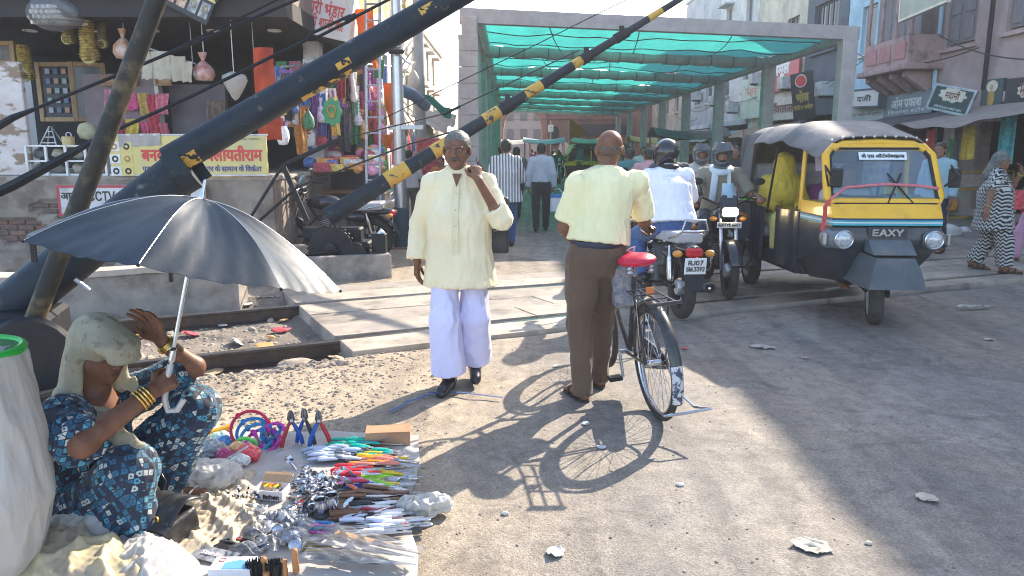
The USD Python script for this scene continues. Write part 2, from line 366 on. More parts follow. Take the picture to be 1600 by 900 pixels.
dust = usdkit.material(stage, '/World/Looks/dusty_ground', {
    'g': ('geometry', {}), 'n1': ('noise_texture', {'scale': .8, 'detail': 6, 'roughness': .6}), 'n2': ('noise_texture', {'scale': 9, 'detail': 6, 'roughness': .7}), 'km': ('mapping', {'scale': (2.6,.22,1), 'rotation': (0,0,.12)}), 'kn': ('noise_texture', {'scale': 1.3, 'detail': 4, 'roughness': .6, 'distortion': .6}), 'kr': ('map_range', {'from_min': .36, 'from_max': .64, 'clamp': True}), 'kt': ('mix_color', {'a': (.74,.74,.76), 'b': (1.16,1.14,1.1)}), 'kk': ('mix_color', {'blend_type': 'multiply', 'fac': .8, 'use_clamp_result': False}),
    'vo': ('voronoi_texture', {'scale': 130, 'randomness': 1.0}), 'vc': ('rgb_to_bw', {}), 'n3': ('noise_texture', {'scale': 160, 'detail': 4, 'roughness': .7}),
    'sx': ('separate_xyz', {}), 'lx': ('map_range', {'from_min': .6, 'from_max': -1.4, 'clamp': True}), 'ad': ('math', {'math_type': 'add'}),
    'r1': ('map_range', {'from_min': .42, 'from_max': 1.15, 'clamp': True}),
    'base': ('mix_color', {'a': (.25,.236,.22), 'b': (.42,.352,.268)}),
    'r2': ('map_range', {'from_min': .36, 'from_max': .66, 'clamp': True}), 'mod': ('mix_color', {'blend_type': 'multiply', 'fac': .7}), 'tone': ('mix_color', {'a': (.68,.66,.66), 'b': (1.16,1.14,1.1)}),
    'r3': ('map_range', {'from_min': .1, 'from_max': .9, 'to_min': .68, 'to_max': 1.32}), 'sp': ('mix_color', {'blend_type': 'multiply', 'fac': .75, 'use_clamp_result': False}), 'gr': ('combine_color', {}),
    'st': ('noise_texture', {'scale': 2.3, 'detail': 5, 'roughness': .7, 'distortion': 1.2}), 'sr': ('map_range', {'from_min': .56, 'from_max': .70, 'to_max': .7, 'clamp': True}), 'stain': ('mix_color', {'b': (.10,.092,.085)}),
    'wv': ('mix_color', {'blend_type': 'add', 'fac': .22, 'use_clamp_result': False}), 'cv': ('voronoi_texture', {'feature': 'distance_to_edge', 'scale': .75}), 'cr': ('map_range', {'from_min': .0, 'from_max': .014, 'to_min': .55, 'to_max': 0, 'clamp': True}), 'cm': ('math', {'math_type': 'multiply'}), 'crk': ('mix_color', {'b': (.07,.065,.06)}), 'pv': ('voronoi_texture', {'scale': .33}), 'pb': ('separate_color', {}), 'pr': ('map_range', {'to_min': .74, 'to_max': 1.18}), 'pc': ('combine_color', {}), 'pm': ('mix_color', {'blend_type': 'multiply', 'fac': 1.0, 'use_clamp_result': False}),
    'hh': ('math', {'math_type': 'add'}), 'bp': ('bump', {'strength': .5, 'distance': .004}), 'bp2': ('bump', {'strength': .4, 'distance': .012}),
    'p': ('principled_bsdf', {'roughness': .88, 'specular_ior_level': .35})},
    [('g.position', 'n1.vector'),('g.position', 'n2.vector'),('g.position', 'vo.vector'),('g.position', 'n3.vector'),('g.position', 'sx.vector'),('g.position', 'st.vector'),
     ('sx.x', 'lx.value'),('lx.result', 'ad.value1'),('n1.fac', 'ad.value2'),('ad.value', 'r1.value'),('r1.result', 'base.fac'),
     ('n2.fac', 'r2.value'),('r2.result', 'tone.fac'),('base.result', 'mod.a'),('tone.result', 'mod.b'),
     ('vo.color', 'vc.color'),('vc.val', 'r3.value'),('r3.result', 'gr.r'),('r3.result', 'gr.g'),('r3.result', 'gr.b'),('mod.result', 'sp.a'),('gr.color', 'sp.b'),
     ('st.fac', 'sr.value'),('sr.result', 'stain.fac'),('sp.result', 'stain.a'),('g.position', 'wv.a'),('n2.color', 'wv.b'),('wv.result', 'cv.vector'),('cv.distance', 'cr.value'),('cr.result', 'cm.value1'),('n1.fac', 'cm.value2'),('cm.value', 'crk.fac'),('stain.result', 'pm.a'),('wv.result', 'pv.vector'),('pv.color', 'pb.color'),('pb.r', 'pr.value'),('pr.result', 'pc.r'),('pr.result', 'pc.g'),('pr.result', 'pc.b'),('pc.color', 'pm.b'),('g.position', 'km.vector'),('km.vector', 'kn.vector'),('kn.fac', 'kr.value'),('kr.result', 'kt.fac'),('pm.result', 'kk.a'),('kt.result', 'kk.b'),('kk.result', 'crk.a'),('crk.result', 'p.base_color'),
     ('vo.distance', 'hh.value1'),('n3.fac', 'hh.value2'),('hh.value', 'bp.height'),('n2.fac', 'bp2.height'),('bp2.normal', 'bp.normal'),('bp.normal', 'p.normal')], surface='p.BSDF')
ground = one('ground', gm, dust, 'dusty grey and tan ground running through the level crossing', None, kind='structure', smooth=True)

concrete = mat('concrete', (.36,.32,.27),(.24,.215,.19),4,.85, bump=.5, bsc=45, bd=.008, dirt=(.14,.12,.10), dsc=2.5)
plaster = mat('old_plaster', (.33,.275,.225),(.21,.175,.145),2.2,.9, bump=.6, bsc=22, bd=.012, dirt=(.16,.12,.10), dsc=1.8, dlo=.45, dhi=.62)
steelplate = mat('plank_metal', (.40,.35,.29),(.27,.24,.21),3,.62,0., bump=.25, bsc=70, bd=.004, dirt=(.14,.12,.105), dsc=2.2, dlo=.52, dhi=.7)
railmat = mat('rail_metal', (.06,.05,.045),(.11,.08,.06),9,.55,.4, bump=.2)
railtop = mat('rail_top', (.42,.40,.38),(.30,.28,.26),12,.25,.95, bump=.05)
blackm = mat('black_iron', (.008,.010,.014),(.018,.017,.018),8,.45,.0, bump=.3, bsc=60, spec=.3, dirt=(.05,.042,.036), dsc=5, dlo=.6, dhi=.8)
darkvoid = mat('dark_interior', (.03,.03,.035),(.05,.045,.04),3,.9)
galv = mat('galvanised', (.55,.56,.58),(.40,.41,.44),5,.42,.75, bump=.1, dirt=(.25,.22,.2), dsc=4)
wood = mat('brown_wood', (.32,.19,.10),(.20,.11,.055),3,.55, bump=.2, stretch=(14,14,1.5))
white = mat('white_paint', (.78,.77,.74),(.66,.64,.60),4,.5, bump=.05, dirt=(.38,.33,.28), dsc=3, dlo=.55, dhi=.8)

# ---- rails and crossing planks
trk = thing('railway_track', 'pair of steel rails running left to right across the road', 'railway track')
for w, XS in ((0, LX),(1, UX)):
    xs = np.linspace(XS[0] + .2, XS[-1] - .2,60); pts = np.stack([xs, railpt(xs, w)], 1)
    tg = np.gradient(pts, axis=0); tg /= np.linalg.norm(tg, axis=1, keepdims=True); nn = np.stack([-tg[:, 1], tg[:, 0]], 1)
    def ribbon(sec):
        sec = np.array(sec); k = len(sec)
        v = np.concatenate([np.column_stack([pts + nn * o, np.full(len(pts), h)]) for o, h in sec]).reshape(k, len(pts),3).transpose(1,0,2).reshape(-1,3)
        f = [[a * k + b, (a + 1) * k + b, (a + 1) * k + (b + 1) % k, a * k + (b + 1) % k] for a in range(len(pts) - 1) for b in range(k)]
        return M().add(v, f)
    r = part(trk, 'rail', ribbon([(-.07,-.15),(.07,-.15),(.07,-.135),(.012,-.12),(.012,-.03),(.036,-.02),(.036,.0),(-.036,.0),(-.036,-.02),(-.012,-.03),(-.012,-.12),(-.07,-.135)]), railmat)
    part(r, 'running_surface', ribbon([(-.033,.0005),(.033,.0005),(.030,.004),(-.030,.004)]), railtop)
crossing = thing('crossing_deck', 'worn deck plates laid between and beside the rails on the roadway', 'crossing deck')
pl_mats = [steelplate, mat('plank_metal_b', (.34,.30,.25),(.25,.215,.185),3,.6, bump=.3, bsc=60, dirt=(.13,.11,.10), dsc=2), mat('plank_metal_c', (.44,.38,.31),(.32,.275,.23),3,.65, bump=.3, bsc=60, dirt=(.16,.14,.12), dsc=2.6)]
for wi, (w0, w1) in enumerate([(-.30,-.055),(.055,.34),(.345,.64),(.645,.955),(1.045,1.30),(1.305,1.56)]):
    def x0(w_):
        x = -1.8
        for _ in range(30): x = float(edge_x(railpt(x, w_)))
        return x
    x = 0.0
    while x < 11.5:
        L = float(rng.uniform(1.6,2.6)); g = .006; dz = float(rng.uniform(-.005,.005)); c4 = []
        for (xx, ww) in ((x + g, w0),(x + L - g, w0),(x + L - g, w1),(x + g, w1)): xx += x0(ww); c4.append((xx, railpt(xx, ww)))
        m = M(); top = [(a, b, .012 + dz + rng.uniform(-.003,.003)) for a, b in c4]
        ctr = np.mean(c4,0); inn = [(a + (ctr[0] - a) * .008, b + (ctr[1] - b) * .012, h + .004) for a, b, h in top]
        m.hull([(a, b, -.12) for a, b in c4] + top + inn)
        # raised tread bars, as the plates of the crossing have
        part(crossing, 'plank', m, pl_mats[int(rng.integers(3))])
        x += L
soil = mat('bed_soil', (.235,.195,.155),(.14,.118,.10),3,.95, bump=.8, bsc=45, bd=.015, dirt=(.09,.08,.072), dsc=2.2, dlo=.5, dhi=.66)
def bedf(U, V):
    w = -.5 + V * 1.98; x = -7 + U * 6.0; y = railpt(x, w); x = np.minimum(x, edge_x(y) - .01); return grid3(x, y, ground_z(x, y) + .004 + .012 * meshkit.fbm(np.stack([x * 5, y * 5,0 * x], -1),3,3) - .08 * np.clip(1 - V * 14,0,1))
one('track_bed', M().grid(bedf, 120,60), soil, 'dark soil of the track bed between and beside the rails', None, kind='structure', smooth=True)
# ---- ballast and rubbish between the rails at the left
def rock(r, seed, sub=1, sq=(1,1,.7)):
    m = trimesh.creation.icosphere(sub); v = m.vertices * (1 + .55 * (meshkit.fbm(m.vertices * 1.7 + seed * 7.3,2, seed) - .5)[:, None]) * np.asarray(sq) * r
    return v, m.faces
gravelm = mat('gravel', (.30,.255,.205),(.15,.13,.11),3,.9, bump=.4, bsc=90, var=.35)
def scatter(n, fn, r0, r1, seed):
    g = np.random.default_rng(seed); m = M(); base = [rock(1, k, 0,(1,.9,.6)) for k in range(12)]
    for _ in range(n):
        x, y = fn(g); z = float(ground_z(x, y)); v, f = base[g.integers(12)]
        m.add(v * (r0 + (r1 - r0) * g.random() ** 2.5) * g.uniform(.6,1.25,3), f, rotz(g.uniform(0,6.3)),(x, y, z + r0 * .2))
    return m
def in_bed(g):
    while 1:
        x = g.uniform(-5.2,-1.0); y = railpt(x, g.uniform(-.45,1.45))
        if x < edge_x(y) - .06: return x, y
def in_dirt(g):
    while 1:
        x, y = g.uniform(-3.4,-.35), g.uniform(3.7,6.2)
        if y < railpt(x, -.2) and g.random() < np.clip((-.3 - x) * 1.1,.03,1): return x, y
def in_road(g):
    return g.uniform(-.6,5.5),2.4 + 5 * g.random() ** 1.4
def by_wall(g):
    x = g.uniform(-5.6,-2.9); return x, railpt(x, g.uniform(1.25,1.55)) - .0
one('track_ballast', scatter(6500, in_bed, .007,.042,1), gravelm, 'grey brown broken stones and grit between the rails left of the deck', None, kind='stuff', smooth=False)
one('loose_gravel', scatter(4200, in_dirt, .004,.02,2), mat('gravel_light', (.42,.35,.27),(.24,.2,.17),3,.9, var=.3), 'pale grit strewn on the dirt between vendor and near rail', None, kind='stuff', smooth=False)
one('road_grit', scatter(1700, in_road, .002,.011,3), gravelm, 'tiny grit specks scattered over the road surface', None, kind='stuff', smooth=False)
rockm = mat('rubble_stone', (.40,.33,.26),(.26,.21,.17),4,.9, bump=.6, bsc=25, bd=.01, var=.2)
for k, (u, v, r, sq, lb) in enumerate([(465,553,.13,(1.3,.8,.55), 'brown stone lump lying against the near rail by the deck corner'),(30,432,.34,(1.2,.8,.6), 'big broken stone slab on the rubble heap at far left'),(75,428,.26,(1.3,.8,.6), 'pale broken rock right of the big slab on the rubble heap'),
                                    (20,475,.22,(1.4,.8,.4), 'flat grey stone at the foot of the rubble heap'),(60,490,.2,(1.5,.7,.35), 'long flat stone beside the dark barrier arm base'),(150,485,.17,(1.2,.9,.6), 'round grey stone below the low wall left end'),
                                    (205,425,.22,(1.1,.9,.7), 'tan rock resting between barrier arm and brick wall'),(8,405,.25,(1,.9,.8), 'brown boulder at the left frame edge on the rubble'),(452,632,.02,(1.4,1,.7), 'small dark stone chip on the dirt behind the plastic hoops')]):
    p = G(u, v); vv, ff = rock(r, 40 + k, 2, sq); one('stone', (vv, ff), rockm, lb, 'stone', loc=(p[0], p[1], float(ground_z(p[0], p[1])) + r * sq[2] * .55), R=k * 1.3, smooth=False)
# more rubble under the wall
one('track_rubble', scatter(330, in_bed, .02,.075,14), rockm, 'bigger broken stones and clods lying in the track bed', None, kind='stuff', smooth=False)
one('verge_rubble', scatter(170, lambda g: (lambda x: (x, railpt(x, -.22) - g.random() ** 2 * .55))(g.uniform(-3.4,-1.0)),.012,.055,15), rockm, 'broken stones along the near side of the near rail', None, kind='stuff', smooth=False)
one('rubble', scatter(420, lambda g: (lambda x: (x, railpt(x, g.uniform(1.3,2.4))))(g.uniform(-7.5,-4.4)),.03,.13,9), rockm, 'heap of broken stone and mortar below the old wall at left', None, kind='stuff', smooth=False)

# ---- low concrete wall along the far rail
lw = thing('low_wall', 'low grey concrete wall running along the far rail under the umbrella', 'wall')
xs = np.linspace(-5.4,-2.95,24); yw = railpt(xs, 1.32)
wv = []
nzw = (meshkit.fbm(np.stack([xs * 3, yw, 0 * xs], -1),3,4) - .5) * .05
for a, b in ((0,-.2),(0,1),(.26,1),(.26,-.2)): wv.append(np.stack([xs, yw + a + .01, np.where(b > 0,.37 + nzw, -.25)], 1))
wv = np.stack(wv, 1); k = len(xs)
m = M().add(wv.reshape(-1,3), [[a * 4 + b, (a + 1) * 4 + b, (a + 1) * 4 + (b + 1) % 4, a * 4 + (b + 1) % 4] for a in range(k - 1) for b in range(3)])
m.hull([tuple(wv[-1, q] + A(dx, 0,0)) for q in range(4) for dx in (0,.05)])
part(lw, 'body', m, concrete, smooth=30)
part(lw, 'coping', M().add(np.stack([np.stack([xs, yw + a, .372 + nzw + b], 1) for a, b in ((-.015,-.03),(-.015,.028),(.285,.03),(.285,-.03))], 1).reshape(-1,3), [[a * 4 + b, (a + 1) * 4 + b, (a + 1) * 4 + (b + 1) % 4, a * 4 + (b + 1) % 4] for a in range(k - 1) for b in range(4)]), mat('pale_mortar', (.5,.44,.36),(.38,.33,.28),5,.85, bump=.5), smooth=30)  # paler strip paints the lit top edge of the wall into its colour

# ---- platform wall of the corner shop with exposed bricks
YW = 10.0
pw = thing('platform_wall', 'weathered plastered platform wall with patches of bare brick under the yellow shop sign', 'wall')
holes = [((-5.75 + .46 * math.cos(t),.52 + .3 * math.sin(t)),(.5 + .2 * math.sin(3 * t + 1),.2 + .09 * math.cos(2 * t))) for t in (0.3,1.9)] + [((-6.7,.5),(.4,.18)),((-4.1,.35),(.25,.14))]
def exposed(x, z): return any(((x - a) / c) ** 2 + ((z - b) / d) ** 2 < 1 for (a, b),(c, d) in holes)
gnx, gnz = 90,30
def pwf(U, V):
    x = -8.2 + U * 5.0; z = -.2 + V * 1.43; q = np.stack([x * 3, z * 3,0 * x], -1)
    e = np.vectorize(exposed)(x, z)
    return grid3(x, YW - .02 + (meshkit.fbm(q, 4,2) - .5) * .06 + e * .06, z)
m = M().grid(pwf, gnx, gnz); part(pw, 'render', m, plaster, smooth=30)
part(pw, 'core', M().bx(-8.2,-3.205, YW + .06,14.2,-.2,1.17), plaster)
part(pw, 'top_slab', M().bx(-8.2,-3.18, YW - .03,14.2,1.172,1.235,.012), concrete)
brickm = [mat(f'brick_red_{k}', c, tuple(x * .7 for x in c),14,.9, bump=.6, bsc=60) for k, c in enumerate([(.24,.115,.085),(.19,.11,.09),(.27,.15,.11),(.17,.12,.10)])]
for r in range(14):
    for q in range(26):
        x, z = -7.3 + q * .235 + (r % 2) * .117,.08 + r * .076
        if x < -3.4 and z < 1.1 and exposed(x, z): part(pw, 'brick', M().box((x, YW + .045, z),(.222,.07,.063), roty(rng.uniform(-.04,.04)) @ rotz(rng.uniform(-.06,.06)),.012), brickm[int(rng.integers(4))])

# ---- concrete trough round the far barrier's machine
tr = thing('concrete_trough', 'grey concrete kerb box round the far barrier machine', 'kerb box')
ba, bb = A(-2.75,8.72,0), A(-1.5,9.12,0)
bd = unit(bb - ba); bn = A(-bd[1], bd[0], 0); Lb = np.linalg.norm(bb - ba)
def bxo(u0, u1, w0, w1, z0, z1, b=.015):
    c = ba + bd * (u0 + u1) / 2 + bn * (w0 + w1) / 2; return M().box((c[0], c[1], (z0 + z1) / 2),(u1 - u0, w1 - w0, z1 - z0), rotz(math.atan2(bd[1], bd[0])), b)
for nm, a in (('front_wall', (0, Lb, 0,.14,-.1,.30)),('back_wall', (0, Lb, 1.25,1.39,-.1,.30)),('side_wall', (0,.14,.143,1.247,-.1,.297)),('side_wall', (Lb - .2, Lb, .143,1.247,-.1,.297))): part(tr, nm, bxo(*a), concrete)
# ================================================================ CANOPY over the street
canvas = mat('grey_fabric', (.60,.555,.535),(.48,.445,.43),5,.8, bump=.3, bsc=30, bd=.01, trans=.12)
net = mat('green_net', (.05,.42,.37),(.04,.34,.31),3,.7, bump=.1, bsc=200, trans=.62)
NB = 8; CY = [(15.0 + 4.6 * k, 16.2 + 4.85 * k) for k in range(NB)]
XL, XR, ZC = -.82,7.05,3.98
can = thing('street_canopy', 'long street canopy of green shade net on grey wrapped steel frames', 'canopy')
for k, (yl, yr) in enumerate(CY):
    for x, y in ((XL, yl),(XR, yr)):
        part(can, 'post', M().box((x, y, 2.05),(.31,.31,4.1), None, .02), canvas)
    a, b = A(XL, yl, ZC + .14), A(XR, yr, ZC + .0); d = unit(b - a); n = frame(d)
    h = .27 if k == 0 else .3
    m = M().box((a + b) / 2,(.16 if k else .2, h, np.linalg.norm(b - a) + .38), n)
    if k: # wrapped cross beams sag between the ties
        t = np.linspace(0,1,60); pts = a + (b - a) * t[:, None] - A(0,0,1) * (.03 + .035 * np.abs(np.sin(t * 31)))[:, None]
        m = M().tube(pts, .145 + .012 * np.sin(t * 62),10)
    bm = part(can, 'cross_beam', m, canvas, smooth=40)
    if k:
        for t in np.linspace(.06,.94,12):
            p = a + (b - a) * t; part(bm, 'tie', M().torus(p - A(0,0,.055),.165,.008, d, 14,4), darkvoid)
for x, i in ((XL, 0),(XR, 1)):
    for k in range(NB - 1):
        y0, y1 = CY[k][i], CY[k + 1][i]; part(can, 'side_beam', M().box((x, (y0 + y1) / 2, ZC + .02 + (.1 if i == 0 else -.06)),(.2, y1 - y0 - .37,.24), None, .02), canvas)
for k in range(NB - 1):
    (l0, r0),(l1, r1) = CY[k], CY[k + 1]
    def nf(U, V, l0=l0, r0=r0, l1=l1, r1=r1, k=k):
        x = XL + .1 + V * (XR - XL - .2); y = (l0 + (r0 - l0) * V) * (1 - U) + (l1 + (r1 - l1) * V) * U
        q = np.stack([x * .9, y * .9,0 * x], -1)
        return grid3(x, y, ZC + .20 - .13 * V - .10 * np.sin(np.pi * U) + (meshkit.fbm(q, 3, k) - .5) * .16 + .02 * np.sin(V * 40 + k))
    pn = part(can, 'shade_net', M().grid(nf, 22,40), net, smooth=True)
    for q in range(2):
        U = np.full(30,.3 + .35 * q) + .05 * np.sin(np.linspace(0,5,30) + k); V = np.linspace(0,1,30)
        pts = nf(U, V) - A(0,0,.03); part(pn, 'cord', M().tube(pts, .011,4), darkvoid)
    for q in (.22,.47,.74):
        U = np.linspace(0,1,12); pts = nf(U, q + .08 * (U - .5) + 0 * U) - A(0,0,.025); part(pn, 'cord', M().tube(pts, .012,4), darkvoid)
# hanging cloth along the left side
for k in range(NB - 1):
    y0, y1 = CY[k][0] + .1, CY[k + 1][0] - .1
    def cf(U, V, y0=y0, y1=y1, k=k):
        y = y0 + U * (y1 - y0); z = .95 + V * 3.0 + .12 * np.sin(U * 7 + k) * (1 - V)
        return grid3(XL + .03 + .05 * np.sin(U * 34 + 3 * np.sin(V * 2)) * (1.1 - V * .7), y, z)
    part(can, 'side_cloth', M().grid(cf, 60,12), canvas, smooth=True)
    for q in range(9):
        y = y0 + (q + .5) * (y1 - y0) / 9; part(can, 'lacing', M().ell((XL + .2, y, ZC + .06),(.1,.2,.1), None, 1), white)
m = M()
for k in range(9): m.box((XL - .02,14.98 - .2,1.2 + k * .3),(.38,.03,.3 - .012 * (k % 2)), roty(.02 * math.sin(k * 3)),.01)
part(can, 'post_wrap', m, canvas)

# ================================================================ far red stone gate
gate = thing('stone_gate', 'red sandstone city gate with a tall pointed arch closing the street', 'gate')
redst = mat('red_sandstone', (.34,.17,.125),(.25,.125,.095),1.5,.9, bump=.5, bsc=9, bd=.03, dirt=(.16,.09,.08), dsc=.8)
YG = 58.0
arch = lambda cx, w, h, n=14: Polygon([(cx - w, 0)] + [(cx - w * math.cos(t), h * .62 + h * .38 * math.sin(t) ** .85) for t in np.linspace(0, math.pi, n)] + [(cx + w, 0)])
wall = sbox(-2.6,0,14,6.4).difference(arch(.85,1.5,4.9)).difference(arch(7.0,.9,2.6)).difference(arch(4.1,.55,2.3))
Rg = np.array([[1,0,0], [0,0,-1], [0,1,0.]])
part(gate, 'wall', M().prism(wall, 2.4, Rg, (0, YG + 2.4,0)), redst)
ring = arch(.85,1.85,5.35).difference(arch(.85,1.52,4.93)).intersection(sbox(-5,0,10,8))
part(gate, 'arch_moulding', M().prism(ring, .2, Rg, (0, YG - .003,0)), mat('red_sandstone_light', (.42,.22,.16),(.32,.16,.12),2,.9, bump=.4))
for x0, x1, z0, z1 in ((-2.6,-1.05,3.9,4.1),(2.75,9.5,3.9,4.1),(-2.6,9.5,6.0,6.3),(2.75,9.5,5.4,5.55)): part(gate, 'string_course', M().bx(x0, x1, YG - .15, YG - .004, z0, z1), redst)
for k in range(16): part(gate, 'merlon', M().hull([(-2.4 + k * .76 + a, YG + b, 6.41 + c) for a, b, c in ((0,0,0),(.5,0,0),(0,.4,0),(.5,.4,0),(.1,0,.5),(.4,0,.5),(.1,.4,.5),(.4,.4,.5),(.25,.2,.7))]), redst)
for x in (3.3,4.9): part(gate, 'niche', M().prism(arch(x, .28,1.4),.1, Rg, (0, YG - .05,2.0)), darkvoid)
part(gate, 'lintel_sign', M().bx(5.2,9.2, YG - .3, YG - .16,2.75,3.55), mat('dark_board', (.05,.04,.045), None, 3,.6))
# the street goes on behind the arch
bk = thing('pale_house', 'pale house front seen through the arch of the red gate', 'house')
part(bk, 'wall', M().bx(-6,11, YG + 26, YG + 30,0,9), mat('pale_wall', (.30,.22,.19),(.24,.17,.15),1,.9))
for k in range(5):
    for r in range(2): part(bk, 'window', M().bx(-.6 + k * 1.5,.2 + k * 1.5, YG + 25.9, YG + 25.999,2.6 + r * 2.2,3.9 + r * 2.2), mat('dark_window', (.05,.055,.065), None, 3,.2))

# ================================================================ buildings along the street
glassd = mat('dark_window', (.05,.055,.065), None, 3,.2)
def house(name, label, xs, y0, y1, h, wallm, ops, trimm, cat='building', dep=6.0, shop=None):
    """front on the plane x = xs facing the street; ops = (y, z, width, height, kind)"""
    sgn = 1 if xs > 0 else -1
    t = thing(name, label, cat)
    poly = sbox(y0,0, y1, h)
    for y, z, w, hh, k in ops: poly = poly.difference(sbox(y - w / 2, z, y + w / 2, z + hh))
    Rm = np.array([[0,0, sgn], [1,0,0], [0,1,0.]]); 
    part(t, 'wall', M().prism(poly, .3, Rm, (xs, 0,0)), wallm, smooth=False)
    part(t, 'body', M().bx(*sorted((xs + sgn * 1.6, xs + sgn * dep)), y0 + .05, y1 - .05,0, h - .1), wallm)
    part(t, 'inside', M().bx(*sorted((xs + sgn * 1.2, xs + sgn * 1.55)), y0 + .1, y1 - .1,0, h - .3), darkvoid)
    part(t, 'roof', M().bx(*sorted((xs - sgn * .12, xs + sgn * dep)), y0, y1, h + .002, h + .16), trimm)
    for s in (y0 + .02, y1 - .17): part(t, 'side_wall', M().bx(*sorted((xs + sgn * .302, xs + sgn * 1.59)), s, s + .15,0, h - .02), wallm)
    for y, z, w, hh, k in ops:
        if k == 'shop':
            part(t, 'shutter_box', M().bx(*sorted((xs - sgn * .08, xs + sgn * .22)), y - w / 2, y + w / 2, z + hh + .003, z + hh + .22), trimm); continue
        xf = xs + sgn * .14
        fr = part(t, 'window', M().bx(*sorted((xf - .03, xf + .03)), y - w / 2, y - w / 2 + .07, z, z + hh).bx(*sorted((xf - .03, xf + .03)), y + w / 2 - .07, y + w / 2, z, z + hh).bx(*sorted((xf - .03, xf + .03)), y - w / 2 + .07, y + w / 2 - .07, z, z + .07).bx(*sorted((xf - .03, xf + .03)), y - w / 2 + .07, y + w / 2 - .07, z + hh - .07, z + hh), trimm)
        part(fr, 'pane', M().bx(*sorted((xf - .008, xf + .012)), y - w / 2 + .071, y + w / 2 - .071, z + .071, z + hh - .071), glassd)
        part(fr, 'sill', M().bx(*sorted((xs - sgn * .1, xs - sgn * .003)), y - w / 2 - .08, y + w / 2 + .08, z - .09, z - .01), trimm)
        if k == 'bars':
            for q in range(1,5): part(fr, 'bar', M().bx(*sorted((xs - sgn * .02, xs + sgn * .02)), y - w / 2 + w * q / 5 - .015, y - w / 2 + w * q / 5 + .015, z + .01, z + hh - .01), darkvoid)
        if k == 'hood': part(fr, 'hood', M().bx(*sorted((xs - sgn * .45, xs - sgn * .003)), y - w / 2 - .15, y + w / 2 + .15, z + hh + .05, z + hh + .13), trimm)
        if k == 'shutter':
            for q in range(2):
                ya = y - w / 2 + .075 + q * (w - .15) / 2
                sh = part(fr, 'shutter', M().bx(*sorted((xf - sgn * .09, xf - sgn * .035)), ya + .004, ya + (w - .15) / 2 - .004, z + .08, z + hh - .08), grey_wood)
                for r in range(3): part(sh, 'panel', M().bx(*sorted((xf - sgn * .11, xf - sgn * .091)), ya + .09, ya + (w - .15) / 2 - .09, z + .16 + r * (hh - .2) / 3, z + .04 + (r + 1) * (hh - .2) / 3), grey_wood)
    return t
grey_wood = mat('grey_wood', (.24,.22,.235),(.17,.155,.165),3,.75, bump=.3, stretch=(10,10,1))
def wallc(n, c, d=.75, dirt=None): return mat(n, c, tuple(x * d for x in c),1.3,.9, bump=.35, bsc=12, bd=.012, dirt=dirt or tuple(x * .5 for x in c), dsc=1.1, dlo=.52, dhi=.75)
pinkw = wallc('pink_wall', (.50,.38,.36),.75,(.30,.23,.225)); creamw = wallc('cream_wall', (.66,.58,.44)); bluew = wallc('light_blue_wall', (.42,.60,.70)); greyw = wallc('grey_wall', (.48,.48,.49)); whitew = wallc('white_wall', (.66,.65,.62))
darkw = wallc('slate_wall', (.10,.12,.15)); tanw = wallc('tan_wall', (.55,.45,.35)); brownw = wallc('brown_wall', (.30,.22,.18))
XW = 10.6
SH = lambda y, w, h=2.5: (y, .25, w, h, 'shop')
# right side of the street, near to far
pinkh = house('pink_building', 'old pink stone building with carved balcony and shuttered windows above the shops at right', XW, 11.2,21.6,9.6, pinkw,
      [(16.05,4.05,1.15,1.95, 'shutter'),(18.3,4.0,1.25,2.0, 'shutter'),(14.1,4.05,1.15,1.95, 'shutter'),(12.3,4.05,1.1,1.95, 'shutter'),(18.3,6.9,1.2,1.6, 'shutter'),(16,6.9,1.2,1.6, 'shutter'), SH(19.6,3.0), SH(15.9,2.5,2.35), SH(12.8,2.2)], pinkw)
house('light_blue_building', 'narrow light blue plastered building left of the pink one', XW, 21.65,24.4,10.5, bluew, [(23,4.4,.9,1.4, 'plain'),(23,7,.9,1.4, 'plain'), SH(23,2.0)], whitew)
house('slate_building', 'dark slate fronted shop building behind the black vertical sign', XW, 24.45,27.8,7.6, darkw, [(26.2,4.9,2.0,1.6, 'bars'), SH(26.1,2.5)], darkw)
house('cream_building', 'cream building with a barred window above the red and cream shop signs', XW, 27.85,33.2,11.0, creamw, [(29.2,5.2,1.2,1.3, 'bars'),(31.5,5.2,1.2,1.3, 'bars'),(29.5,8,1.2,1.4, 'hood'),(31.8,8,1.2,1.4, 'hood'), SH(30.5,4.2)], creamw)
house('white_building', 'white three storey building with dark windows seen between canopy posts', XW, 33.25,39.5,9.6, whitew, [(34.6,4.2,1.1,1.5, 'hood'),(37.8,4.2,1.1,1.5, 'hood'),(34.6,6.9,1.1,1.5, 'hood'),(37.8,6.9,1.1,1.5, 'hood'), SH(36.3,4.6)], greyw)
house('grey_building', 'grey building with hooded windows farther up the right side', XW, 39.55,47,10.2, greyw, [(41,4.1,1.2,1.6, 'hood'),(43.5,4.1,1.2,1.6, 'hood'),(45.6,4.1,1,1.6, 'hood'),(42,7,1.2,1.5, 'plain'), SH(43.2,5.4)], whitew)
house('tan_building', 'tan building next to the red gate on the right side', XW, 47.05,57.5,8.2, tanw, [(49,4,1.2,1.6, 'hood'),(52,4,1.2,1.6, 'hood'),(55,4,1.2,1.6, 'hood'), SH(52,6)], creamw)
# a taller block behind, closing the view over the canopy
tb = thing('tall_grey_block', 'tall grey apartment block rising behind the right row of shops', 'building')
part(tb, 'wall', M().bx(13.5,20,44,60,0,13.5), greyw)
for k in range(4): part(tb, 'window', M().bx(13.4,13.499,46 + k * 3.4,47.4 + k * 3.4,10.4,12), glassd)
